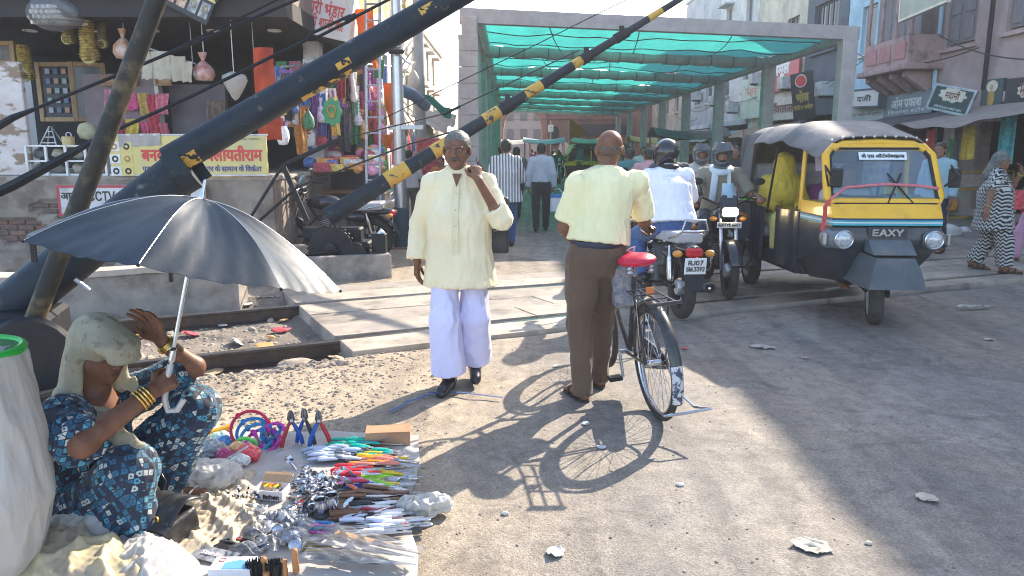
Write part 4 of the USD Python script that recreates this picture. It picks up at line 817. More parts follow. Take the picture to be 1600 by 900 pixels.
# ================================================================ right side signs, balcony, awnings
def onx(u, v, x):
    d = view(u, v); return A(0,0, EYE) + d * (x / d[0])
def rboard(name, label, u0, u1, v0a, v1a, v0b, v1b, lines, back, x=10.5, frame_=None, thick=.06):
    """sign on the plane x: left edge u0 from v0a (top) to v1a, right edge u1 from v0b to v1b"""
    a, b, c = onx(u0, v1a, x), onx(u1, v1b, x), onx(u0, v0a, x); return board(name, label, (a, b, c), lines, back, frame_, thick)
cloudw = mat('sign_offwhite', (.66,.60,.48), None, 3,.5); gry = mat('sign_greyblue', (.26,.29,.33),(.2,.22,.26),2,.6)
rboard('shop_sign', 'red shop sign with white script above the cream sign across the street', 1193,1246,102,148,90,136, [('अमूल', .5,.55,.1, whitep, 2)], mat('sign_red', (.55,.06,.07),(.48,.06,.08),2,.5),10.45)
rboard('shop_sign', 'cream shop sign with brown script under the red one', 1188,1241,158,190,150,186, [('मल भँवरलाल', .9,.42,.05, mat('print_brown', (.22,.08,.06)),2)], mat('sign_cream2', (.58,.53,.42), None, 2,.5),10.4)
t, w_, h_ = board('vertical_sign', 'black vertical shop sign with gold script and a red emblem', (P(1240,190,26.0), P(1274,184,25.4), P(1240,116,26.0)), [('भोज', .6,.42,.0, gold, 2),('प्रिंटिंग वर्क्स', .9,.22,-.24, gold, 1)], mat('sign_black', (.02,.022,.025)))
part(t, 'emblem', M().lathe([(0,0),(.2,0),(.2,.02),(.13,.02),(.13,.03),(0,.03)], 20,(0,-.002, h_ * .32),(0,-1,0)), redp); part(t, 'emblem_ring', M().torus((0,-.03, h_ * .32),.2,.015,(0,1,0),20,4), whitep)
rboard('shop_sign', 'grey blue sign board with white script under the pink building', 1380,1452,152,184,136,176, [('ओम प्रकाश', .66,.3,.12, whitep, 1),('किराणा स्टोर', .8,.12,-.3, whitep, 0)], gry, 10.42)
rboard('shop_sign', 'pale narrow sign board left of the grey blue one', 1322,1379,172,192,167,187, [('कपड़ा मार्केट की दुकान', .9,.12,0, mat('print_brown', (.22,.08,.06)),0)], mat('sign_pale', (.5,.5,.5), None, 2,.5),10.42)
rboard('box_sign', 'small white box sign above the pale narrow board', 1327,1372,143,168,140,166, [('दर्जी', .5,.2,0, blackp, 1)], mat('sign_white', (.72,.66,.64)),10.2, darkw, .3)
a_ = A(10.0,18.1,0)
t, w_, h_ = board('tilted_sign', 'tilted dark green sign with a cream cloud shape over the awning', (P(1448,168,17.4), P(1509,181,16.6), P(1458,131,17.4)), [], mat('sign_green', (.025,.05,.05),(.04,.07,.07),3,.4), galv)
cl = Polygon([((.33 + .03 * math.cos(9 * a)) * math.cos(a) * w_, (.26 + .03 * math.cos(9 * a)) * math.sin(a) * h_ * 1.1) for a in np.linspace(0,6.28,90)])
part(t, 'cloud', M().prism(cl, .006, Rg, (0,-.0003,.1)), cloudw); part(t, 'lettering', moved(lettering('मदानी', w_ * .36,.2,1), None, (0,-.009,.1)), hue('print_maroon', (.2,.05,.04)), smooth=False); part(t, 'lettering', moved(lettering('डोरी की दुकान सबसे अलग', w_ * .7,.08,0,40), None, (0,-.0025,-h_ * .36)), whitep, smooth=False)
t, w_, h_ = rboard('picture_sign', 'green picture board with a gold figure beside the tilted sign', 1530,1563,127,170,124,168, [], mat('sign_green', (.025,.05,.05)),10.5)
part(t, 'oval', M().ell((0,-.004, h_ * .25),(.2,.006,.13)), cloudw); part(t, 'figure', M().ell((0,-.004,-.1),(.12,.008,.2)).ell((0,-.004,.14),(.07,.008,.08)), mat('gold_print', (.5,.3,.08)))
t, w_, h_ = rboard('shop_sign', 'black sign with a cream cloud shape at the right edge', 1567,1630,125,171,113,168, [], mat('sign_black', (.02,.022,.025)),10.5)
part(t, 'cloud', M().prism(cl, .006, Rg @ np.eye(3) , (.1,-.0003,.05)), cloudw); part(t, 'lettering', moved(lettering('मदान', w_ * .4,.28,1), None, (.1,-.009,.05)), hue('print_maroon', (.2,.05,.04)), smooth=False)
rboard('shop_sign', 'cream strip sign with red script below the green picture board', 1530,1583,176,190,172,189, [('साड़ी लहंगा हाउस', .86,.1,0, redp, 0)], cloudw, 10.46)
rboard('roof_board', 'large cream framed board jutting out over the balcony', 1405,1478,-60,33,-110,2, [], mat('board_olive', (.40,.42,.33),(.33,.34,.27),3,.7),8.9, cloudw, .08)
rboard('yellow_board', 'small yellow board with red script between the canopy posts', 1062,1094,222,240,220,240, [('फुल दे दो नमकीन', .86,.2,.2, redp, 0),('बेकरी बेसन', .86,.2,-.2, redp, 0)], sgn_y, 10.2)
rboard('shop_sign', 'pale green board with script far along the right shops', 1156,1186,128,186,122,184, [('फैशन', .6,.4,.2, redp, 0)], mat('sign_palegreen', (.45,.55,.42), None, 2,.5),10.3)
# carved balcony of the pink building
bal = thing('carved_balcony', 'carved stone balcony bay with three arched windows on the pink building', 'balcony')
bs = mat('balcony_stone', (.42,.28,.26),(.33,.22,.21),3,.85, bump=.4, bsc=30, dirt=(.18,.12,.11)); by0, by1, bx0 = 18.95,21.3,9.75
place(bal, (0,0,.42)); part(bal, 'floor', M().bx(bx0 - .12, XW - .003, by0 - .12, by1 + .12,3.12,3.26,.02), bs)
for k in range(4): 
    yk = by0 + .2 + k * .65; part(bal, 'corbel', M().prism([(0,0),(-.75,.5),(-.75,.62),(0,.62)], .2, np.array([[1,0,0], [0,0,-1], [0,1,0.]]),(XW - .003, yk + .2,2.49)), bs)
part(bal, 'parapet', M().bx(bx0, bx0 + .1, by0, by1,3.262,3.95,.01), bs)
for yy in (by0, by1 - .1): part(bal, 'parapet', M().bx(bx0 + .102, XW - .003, yy, yy + .1,3.262,3.95), bs)
for k in range(3): part(bal, 'panel', M().bx(bx0 - .02, bx0 - .002, by0 + .12 + k * .74, by0 + .7 + k * .74,3.4,3.82,.008), mat('balcony_red', (.42,.19,.18),(.34,.15,.14),4,.8))
for k in range(4): part(bal, 'column', M().lathe([(.07,0),(.07,.1),(.045,.16),(.05,.9),(.045,1.5),(.08,1.62),(.08,1.7)], 10,(bx0 + .06, by0 + .06 + k * (by1 - by0 - .12) / 3,3.952)), bs)
for k in range(3):
    ya = by0 + .1 + k * (by1 - by0 - .12) / 3; wd = (by1 - by0 - .2) / 3
    hd = sbox(0,0, wd, .75).difference(Polygon([(wd / 2 - wd * .4 * math.cos(a),.0 + .55 * max(math.sin(a),0) ** .6 * (1 + .08 * math.cos(10 * a))) for a in np.linspace(0, math.pi, 40)]))
    part(bal, 'arch_head', M().prism(hd, .08, np.array([[0,0,1], [1,0,0], [0,1,0.]]),(bx0 + .02, ya, 5.2)), bs); part(bal, 'window', M().bx(bx0 + .3, bx0 + .33, ya, ya + wd, 3.95,5.8), grey_wood)
part(bal, 'roof', M().bx(bx0 - .3, XW - .003, by0 - .2, by1 + .2,5.952,6.1,.02), bs)
# awnings and shop fronts at the right
def awn(x0, y0, y1, z0, z1, out, sag=.12):
    return M().grid(lambda U, V: grid3(x0 - V * out, y0 + U * (y1 - y0), z0 + (z1 - z0) * V - sag * np.sin(np.pi * U) * V - .05 * np.sin(V * 3.1) + .03 * np.sin(U * 14) * V),30,10,.006)
tanc = mat('tan_canvas', (.50,.42,.36),(.40,.33,.29),3,.85, bump=.3, bsc=18, trans=.15)
hang('shop_awning', awn(10.5,13.9,17.2,2.55,2.15,1.7), tanc, 'wide tan canvas awning sagging over the shop below the tilted sign', 'awning')
hang('shop_awning', awn(10.5,17.4,21.2,2.5,2.2,1.4), mat('dark_canvas', (.16,.13,.14), None, 3,.8), 'dark canvas awning behind the rickshaw roof', 'awning')
hang('shop_awning', awn(10.5,28,33,2.6,2.2,1.3), mat('ochre_canvas', (.4,.27,.16), None, 3,.8), 'ochre awning below the cream sign', 'awning')
hang('shop_awning', awn(10.5,34,39,2.5,2.1,1.5), mat('sage_canvas', (.25,.4,.32), None, 3,.8), 'pale green awning between distant canopy posts', 'awning')
hang('shop_awning', awn(10.5,40,46,2.7,2.2,1.6), tanc, 'far tan awning on the right row', 'awning')
st = thing('shelf_stand', 'stepped glass shelves with green goods inside the shop at right', 'shelves')
for k in range(6): part(st, 'shelf', M().bx(10.62 + k * .1,11.0 + k * .1,14.6,15.6 - k * .03,.75 + k * .26,.775 + k * .26), mat('shelf_green', (.12,.26,.12),(.3,.35,.16),20,.3)); part(st, 'goods', M().bx(10.66 + k * .1,10.9 + k * .1,14.65,15.5,.777 + k * .26,.86 + k * .26,.01), mat('goods_speck', (.10,.22,.08),(.4,.35,.15),30,.5))
for yy in (14.58,15.62): part(st, 'frame', M().tube([(10.6, yy, .3),(11.2, yy, 2.3)], .02,6), galv)
pier = thing('stone_pier', 'peeling stone pier between the shops behind the woman in zigzag', 'pier'); part(pier, 'shaft', M().box((10.3,13.35,1.3),(.6,.9,2.6), None, .05), plaster)
one('poster_wall', M().bx(9.95,10.05,11.6,12.75,0.1,2.3,.01), mat('cream_wall', (.58,.50,.36)), 'cream wall slab at the right edge with a blue poster on it', 'wall')
t = thing('blue_poster', 'blue and white notice sheet pasted on the cream wall slab', 'poster', loc=(9.94,12.1,1.45)); part(t, 'sheet', M().box((0,0,0),(.008,.7,.9)), mat('poster_blue', (.3,.42,.55),(.6,.62,.62),9,.6)); part(t, 'photo', M().box((-.006,.1,.25),(.006,.3,.25)), blackp)
# yellow barricade
bar = thing('barricade', 'yellow steel crowd barrier in front of the shop at right', 'barrier')
ylw = mat('barrier_yellow', (.62,.36,.06),(.5,.28,.05),4,.5, dirt=(.28,.16,.08), dsc=3)
a, b = G(1478,352), G(1575,345); d = unit(b - a); 
for t_ in (0,1): part(bar, 'post', M().tube([a + (b - a) * t_, a + (b - a) * t_ + A(0,0,1.15)], .03,8), ylw)
for z in (.15,.75,1.12): part(bar, 'rail', M().tube([a + A(0,0, z), b + A(0,0, z)], .025,8), ylw)
part(bar, 'board', M().hull([a + d * .08 + A(0,-.01,.8), b - d * .08 + A(0,-.01,.8), a + d * .08 + A(0,.01,1.05), b - d * .08 + A(0,.01,1.05)] + [a + d * .08 + A(0,.01,.8), b - d * .08 + A(0,.01,1.05)]), mat('barrier_board', (.42,.30,.26),(.5,.42,.38),8,.7))
for t_ in (0.02,.98): p = a + (b - a) * t_; part(bar, 'foot', M().tube([p + A(0,-.35,.02), p + A(0,.35,.02)], .025,6), ylw)
# rubbish and bags by the right shops
for k, (u, v, r, c, lb) in enumerate([(1590,380,.22,(.3,.27,.26), 'grey rubble lump by the right shops'),(1470,330,.16,(.6,.58,.56), 'white sack by the barricade foot'),(1505,365,.12,(.62,.6,.6), 'white rag on the ground before the barricade'),(1578,360,.17,(.5,.08,.1), 'red bundle at the right frame edge'),(1480,368,.2,(.58,.56,.54), 'pale bag left of the white rag')]):
    p = G(u, v); vv, ff = rock(r, 90 + k, 2,(1.2,.9,.7)); one('street_bundle', (vv, ff), mat(f'street_bundle_{k}', c, None, 5,.7, bump=.4), lb, 'bundle', loc=p + A(0,0, r * .4), smooth=True)
# overhead wires
for k, (a, b, s_) in enumerate([(P(612,40,24), P(870,150,48),.5),(P(660,-5,20), P(735,60,30),.3),(P(640,150,18), P(760,165,46),.3),(P(1000,130,45), P(1330,60,24),.4),(P(1010,150,48), P(1130,120,30),.4),(P(720,180,50), P(1010,170,52),.5)]):
    t_ = np.linspace(0,1,20)[:, None]; pts = a + (b - a) * t_ - A(0,0,1) * (4 * s_ * t_ * (1 - t_)); one('overhead_wire', M().tube(pts, .012,4), darkvoid, ['wire from the shiny pole towards the gate', 'wire crossing the sky left of the canopy', 'wire past the left canopy post', 'wire along the right shops', 'second wire along the right shops', 'wire across the red gate'][k], 'wire')
sl = thing('street_lamp', 'thin street lamp post with a white lamp head before the red gate', 'street lamp', loc=(P(860,240,50)[0], 50,0)); part(sl, 'pole', M().cyl((0,0,0),(0,0,3.5),.05,.035), galv); part(sl, 'lamp_head', M().box((0,-.1,3.0),(.35,.3,.45), None, .04), white)
# ================================================================ level crossing barriers
gatep = mat('barrier_paint', (.010,.016,.024),(.018,.025,.032),5,.5, spec=.3, bump=.35, bsc=18, bd=.004, dirt=(.15,.14,.13), dsc=7, dlo=.60, dhi=.72, stretch=(1,1,1))
gatey = mat('barrier_yellow_paint', (.62,.36,.05),(.50,.28,.05),5,.5, bump=.3, dirt=(.03,.04,.05), dsc=9, dlo=.56, dhi=.6)
BAZ = .30
def onplane(u, v, p0, az=BAZ):
    d = view(u, v); n = A(-math.sin(az), math.cos(az),0); o = A(0,0, EYE); return o + d * (((np.asarray(p0) - o) @ n) / (d @ n))
q2 = A(-2.15,9.6,0); bA, bB = onplane(512,340, q2), onplane(1075,-9, q2)
arm2 = thing('crossing_barrier', 'slim raised barrier arm in dark paint with yellow bands, nearer the canopy', 'barrier')
bands = [(597,628,1),(665,697,1),(743,767,1),(807,833,1),(883,912,1),(1007,1030,1)]
ts = lambda u: (u - 512) / (1075 - 512); r2 = lambda t_: .125 - .085 * min(max(t_, 0),1) ** .8
cuts = [(-.0, ts(597),0)]
for k, (a, b, _) in enumerate(bands): cuts += [(ts(a), ts(b),1),(ts(b), ts(bands[k + 1][0]) if k < 5 else 1.25,0)]
for a, b, yel in cuts:
    tt = np.linspace(a, b, 5); part(arm2, 'yellow_band' if yel else 'arm_section', M().tube(bA + (bB - bA) * tt[:, None], [r2(x) + (.002 if yel else 0) for x in tt], 18, cap=not yel or True), gatey if yel else gatep, smooth=40)
for u, s_ in ((905,1.6),(780,1.4),(963,2)): p = bA + (bB - bA) * ts(u); part(arm2, 'clamp', M().cyl(p - unit(bB - bA) * .05 * s_, p + unit(bB - bA) * .05 * s_, r2(ts(u)) + .018, n=14), blackm); part(arm2, 'lug', M().box(p + A(0,0, r2(ts(u)) + .03),(.07,.03,.09)), blackm)
ap2 = onplane(442,258, q2)
part(arm2, 'strut', M().tube([ap2, onplane(480,345, q2)], .035,8), blackm); part(arm2, 'strut', M().tube([ap2, onplane(393,337, q2)], .022,6), blackm); part(arm2, 'strut', M().tube([onplane(465,292, q2), onplane(405,345, q2)], .02,6), blackm)
part(arm2, 'stay_bar', M().tube([ap2, onplane(530,218, q2)], .028,8), blackm)
part(arm2, 'stay_cable', M().tube([onplane(530,218, q2), onplane(697,177, q2), onplane(717,167, q2), onplane(905,78, q2)], .009,5), blackm)
part(arm2, 'turnbuckle', M().tube([onplane(693,179, q2), onplane(719,166, q2)], .02,6), blackm)
part(arm2, 'stay_cable', M().tube([onplane(465,292, q2), onplane(640,225, q2), onplane(760,190, q2)], .012,5), blackm)
part(arm2, 'stay_cable', M().tube([onplane(600,185, q2), onplane(677,147, q2), onplane(833,72, q2), onplane(985,-4, q2)], .006,4), blackm)
# machine of the far barrier
mc = thing('barrier_machine', 'black greasy winding machine with gear wheel in the concrete trough', 'machine', loc=(-2.2,9.5,0)); place(mc, (-2.2,9.5,0), None, .78)
part(mc, 'frame', M().box((0,0,.3),(1.0,.5,.5), None, .03).box((.1,0,.62),(.5,.34,.3), None, .03), blackm)
gz = M().lathe([(.04,-.03),(.33,-.03),(.35,-.02),(.35,.02),(.33,.03),(.04,.03)], 28,(-.1,-.32,.46),(0,-1,0))
for k in range(28): a = k * 2 * math.pi / 28; gz.box((-.1 + .365 * math.cos(a),-.32,.46 + .365 * math.sin(a)),(.04,.05,.03), roty(-a))
part(mc, 'gear_wheel', gz, blackm); part(mc, 'hub', M().lathe([(0,0),(.1,0),(.1,.06),(.05,.08),(0,.08)], 16,(-.1,-.35,.46),(0,-1,0)), blackm)
part(mc, 'drum', M().lathe([(0,-.2),(.2,-.2),(.2,-.17),(.14,-.16),(.14,.16),(.2,.17),(.2,.2),(0,.2)], 18,(.3,-.3,.38),(0,1,0)), blackm)
part(mc, 'lever', M().tube([(-.55,-.4,.35),(.5,-.42,.5),(.62,-.42,.46)], .02,6), blackm); part(mc, 'counterweight', M().lathe([(0,-.25),(.14,-.25),(.16,-.2),(.16,.2),(.14,.25),(0,.25)], 18,(-.4,.1,.62),(1,.3,0)), blackm)
part(mc, 'pedestal', M().box((.68,-.3,.35),(.22,.22,.7), None, .015), blackm); part(mc, 'pedestal', M().tube([(.68,-.3,.68),(.74,-.3,.74)], .05,6), white)
# near barrier arm: thick, runs up across the picture's left
q1 = A(-3.5,4.5,0); nA, nB = onplane(250,262.4, q1), onplane(700,0, q1); lA, lB = onplane(-60,542, q1), onplane(285,267, q1)
arm1 = thing('crossing_barrier', 'thick dark raised barrier arm crossing the left of the picture above the umbrella', 'barrier')
part(arm1, 'arm_section', M().tube(nA + (nB - nA) * np.linspace(.03,1.3,9)[:, None], np.linspace(.104,.088,9),24), gatep, smooth=40); part(arm1, 'heel_section', M().tube(lA + (lB - lA) * np.linspace(0,1,5)[:, None], np.linspace(.152,.138,5),24), gatep, smooth=40)
n1 = unit(nB - nA); sd1 = unit(np.cross(n1, A(0,0,1)))
for (u, v, ln_, w_, up_) in ((290,250,.14,.2,-.6),(505,125,.30,.055,-1.05),(668,22,.10,.05,.2),(535,102,.08,.045,-.2)):
    p = onplane(u, v, q1); t_ = ((p - nA) @ n1) / np.linalg.norm(nB - nA); c_ = nA + (nB - nA) * t_; rr = .106 - .013 * (t_ + .1)
    def patch(U, V, c_=c_, rr=rr, ln_=ln_, w_=w_, up_=up_):
        upv = np.cross(sd1, n1); a = up_ + (V - .5) * w_ / rr; x = (U - .5) * ln_ * 1.3
        a = np.clip(a, up_ - .5, up_ + .5); nrm = sd1[None, None] * np.cos(a)[..., None] + np.cross(sd1, n1)[None, None] * -np.sin(a)[..., None] * -1
        return c_ + n1 * x[..., None] + nrm * (rr + .0025)
    pv, pf = M().grid(patch, 44,30).mesh(); cc = pv[pf].mean(1); keep = meshkit.fbm(cc * A(22,22,34),4, int(u)) > .46; part(arm1, 'paint_patch', M().add(pv, pf[keep]), gatey, smooth=False)
j1 = lB
part(arm1, 'collar', M().tube([j1 - n1 * .06, j1 + n1 * .05], .15,24), gatep); part(arm1, 'side_plate', M().box(j1 - n1 * .04 - sd1 * .1,(.05,.24,.34), frame(n1)), gatep)
part(arm1, 'peg', M().tube([onplane(138,430, q1) - A(0,.15,0), onplane(160,447, q1) - A(0,.15,0)], .014,8), galv)
part(arm1, 'hook_plate', M().box(onplane(278,425, q1) - A(0,.1,0),(.025,.02,.10)), blackm)
def cab(pts, r, n=6): return M().tube([onplane(u, v, q1) for u, v in pts], r, n)
part(arm1, 'stay_cable', cab([(-40,220),(20,184),(60,168),(400,27),(490,-12)], [.028,.022,.011,.011,.011]), blackm); part(arm1, 'stay_cable', cab([(20,184),(200,112),(400,16),(460,-14)], .007), blackm)
part(arm1, 'stay_cable', cab([(-40,318),(20,290),(90,252),(143,222),(160,213),(300,150),(483,60)], [.03,.034,.03,.018,.012,.012,.012]), blackm)
tb_ = cab([(483,62),(487,52),(548,24),(552,30),(488,62),(483,62)], .011); part(arm1, 'turnbuckle', tb_, blackm); part(arm1, 'turnbuckle_nut', cab([(540,34),(556,24)], .022), blackm); part(arm1, 'stay_cable', cab([(552,28),(610,-2),(660,-26)], .011), blackm)
# leaning pipe in front of it, and the dark machinery low at the left
lp = thing('leaning_pipe', 'leaning weathered steel pipe in front of the near barrier arm', 'pipe')
pipem = mat('pipe_paint', (.016,.020,.022),(.034,.030,.022),7,.6, spec=.25, bump=.5, bsc=30, bd=.004, dirt=(.15,.11,.06), dsc=4, dlo=.52, dhi=.7)
part(lp, 'shaft', M().tube([P(-8,652,4.25), P(30,562,4.27), P(140,277,4.32), P(250,-14,4.38), P(280,-90,4.4)], [.055,.055,.054,.052,.05], 16), pipem, smooth=40); part(lp, 'cap_ring', M().tube([P(24,572,4.262), P(34,548,4.272)], .062,16), pipem)
nm_ = thing('barrier_machine', 'black machine housing of the near barrier behind the seated woman', 'machine', loc=(-3.35,4.35,0), R=.3)
part(nm_, 'housing', M().box((0,0,.30),(1.1,.5,.6), None, .03), blackm); part(nm_, 'bed_plate', M().box((.1,-.2,.06),(1.7,.9,.12), None, .02), blackm); part(nm_, 'wheel', M().lathe([(0,-.03),(.24,-.03),(.26,0),(.24,.03),(0,.03)], 22,(.45,-.3,.36),(0,-1,0)), blackm); part(nm_, 'edge_rail', M().tube([(.2,-.62,.16),(1.15,-.36,.26)], .03,8), pipem)

# ================================================================ people
skin_d = mat('skin_dark', (.195,.088,.05),(.135,.058,.034),22,.5, bump=.12, bsc=220, bd=.001, spec=.35)
skin_m = mat('skin_brown', (.27,.132,.08),(.20,.092,.056),22,.5, bump=.12, bsc=220, bd=.001, spec=.35)
hair_b = mat('hair_black', (.012,.010,.010),(.02,.018,.017),30,.5, bump=.5, bsc=120); hair_g = mat('hair_grey', (.17,.165,.16),(.08,.075,.07),60,.6, bump=.6, bsc=120)
eyew, eyeb, lipm = hue('eye_white', (.30,.26,.23), rough=.3), hue('eye_dark', (.015,.01,.008), rough=.2), hue('lip', (.17,.065,.05))
def fabric(n, c, c2=None, **k): return mat(n, c, c2 or tuple(x * .88 for x in c), k.pop('sc', 5),.85, bump=k.pop('bump', .25), bsc=k.pop('bsc', 260), bd=.0015, sheen=.15, **k)
BASE = dict(pel=(0,0,.92), chest=(0,.0,1.30), neck=(0,-.015,1.44), head=(0,.02,1.565), Ls=(-.172,-.01,1.372), Rs=(.172,-.01,1.372), Le=(-.235,-.03,1.11), Re=(.235,-.03,1.11), Lw=(-.245,.05,.865), Rw=(.245,.05,.865),
            Lh=(-.09,0,.90), Rh=(.09,0,.90), Lk=(-.10,.03,.49), Rk=(.10,.03,.49), La=(-.10,-.02,.085), Ra=(.10,-.02,.085), Lt=(-.115,.14,.03), Rt=(.115,.14,.03),
            Lf=(0,.15,-1), Rf=(0,.15,-1), Ln=(1,.1,0), Rn=(-1,.1,0), hf=(0,1,0), hu=(0,0,1))
def hand(S, w, d, n, side, curl=.35, s=1.0, sp=1.0, thumb=.6):
    """palm, four fingers and a thumb; d = finger direction, n = palm normal, side +1: thumb on the cross(d, n) side"""
    d = unit(d); n = unit(np.asarray(n, float) - d * (np.asarray(n, float) @ d)); a = np.cross(d, n) * side; w = np.asarray(w, float)
    K = .004
    for o, L in ((.030,.088),(.010,.092),(-.010,.089),(-.028,.082)):
        k0 = w + d * L * s + a * o * s * sp; S.cone(w + d * .012 * s + a * o * .55 * s, k0,.0150 * s, .0120 * s, .012); S.cone(w + d * .05 * s + n * .004, k0,.012 * s, .011 * s, .01)
        c = curl if np.isscalar(curl) else curl[0]; p, ang = k0,0
        ls = {.030: (.040,.025,.021),.010: (.044,.029,.022),-.010: (.041,.027,.022),-.028: (.032,.020,.019)}[o]
        for q, l in enumerate(ls):
            ang += c * (1,1.15,.7)[q]; dd = d * math.cos(ang) + n * math.sin(ang) + a * (o * 2.2 * (sp - .4)) * (1 - min(1, c)); pn = p + unit(dd) * l * s
            S.cone(p, pn, (.0100,.0090,.0082)[q] * s, (.0090,.0082,.0066)[q] * s, K); p = pn
    t0 = w + d * .022 * s + a * .024 * s; t1 = t0 + unit(d * .62 + a * .75 + n * .25) * .042 * s; t2 = t1 + unit(d * (1 - .3 * thumb) + a * (.35 - .5 * thumb) + n * .65 * thumb) * .032 * s; t3 = t2 + unit(d * (1 - .5 * thumb) + n * .9 * thumb - a * .3 * thumb) * .026 * s
    S.cone(w + d * .01 * s, t1,.017 * s, .0125 * s, .01); S.cone(t1, t2,.0118 * s, .0105 * s, K); S.cone(t2, t3,.0103 * s, .008 * s, K)
def head_soft(S, c, f, u, s=1.0, jaw=1.0, fat=1.0, ears=True):
    c = np.asarray(c, float); f = unit(f); u = unit(np.asarray(u, float) - f * (np.asarray(u, float) @ f)); r = np.cross(f, u); R = np.stack([r, f, u], 1); q = lambda x, y, z: c + (r * x + f * y + u * z) * s
    S.ell(q(0,-.012,.035), A(.076,.093,.082) * s, R, .02); S.ell(q(0,.030,-.025), A(.060 * fat, .064,.085) * s, R, .025); S.ell(q(0,.045,-.078), A(.040 * jaw * fat, .040,.030) * s, R, .03)
    for x in (-1,1):
        S.ell(q(x * .045 * fat, .036,-.036), A(.028,.030,.034) * s, R, .02); S.cone(q(x * .006,.093,.030), q(x * .045,.078,.028),.010 * s, .010 * s, .012)
        S.ell(q(x * .031,.094,.012), A(.015,.013,.009) * s, R, .008,-1); S.ell(q(x * .031,.074,.010), A(.016,.014,.012) * s, R, .006)
        if ears: S.ell(q(x * .081,-.006,-.004), A(.010,.023,.034) * s, R @ rotz(-x * .45),.005)
        S.ell(q(x * .013,.098,-.025), A(.011,.012,.010) * s, R, .006)
    S.cone(q(0,.086,.022), q(0,.106,-.020),.0085 * s, .0130 * s, .010); S.cone(q(-.020,.088,-.050), q(.020,.088,-.050),.0068 * s, .0068 * s, .006); S.cone(q(-.017,.087,-.061), q(.017,.087,-.061),.0075 * s, .0075 * s, .006); S.cone(q(-.018,.099,-.0555), q(.018,.099,-.0555),.0025 * s, .0025 * s, .003,-1)
    S.ell(q(0,.078,-.09), A(.018,.016,.014) * s, R, .015)
    return q, R
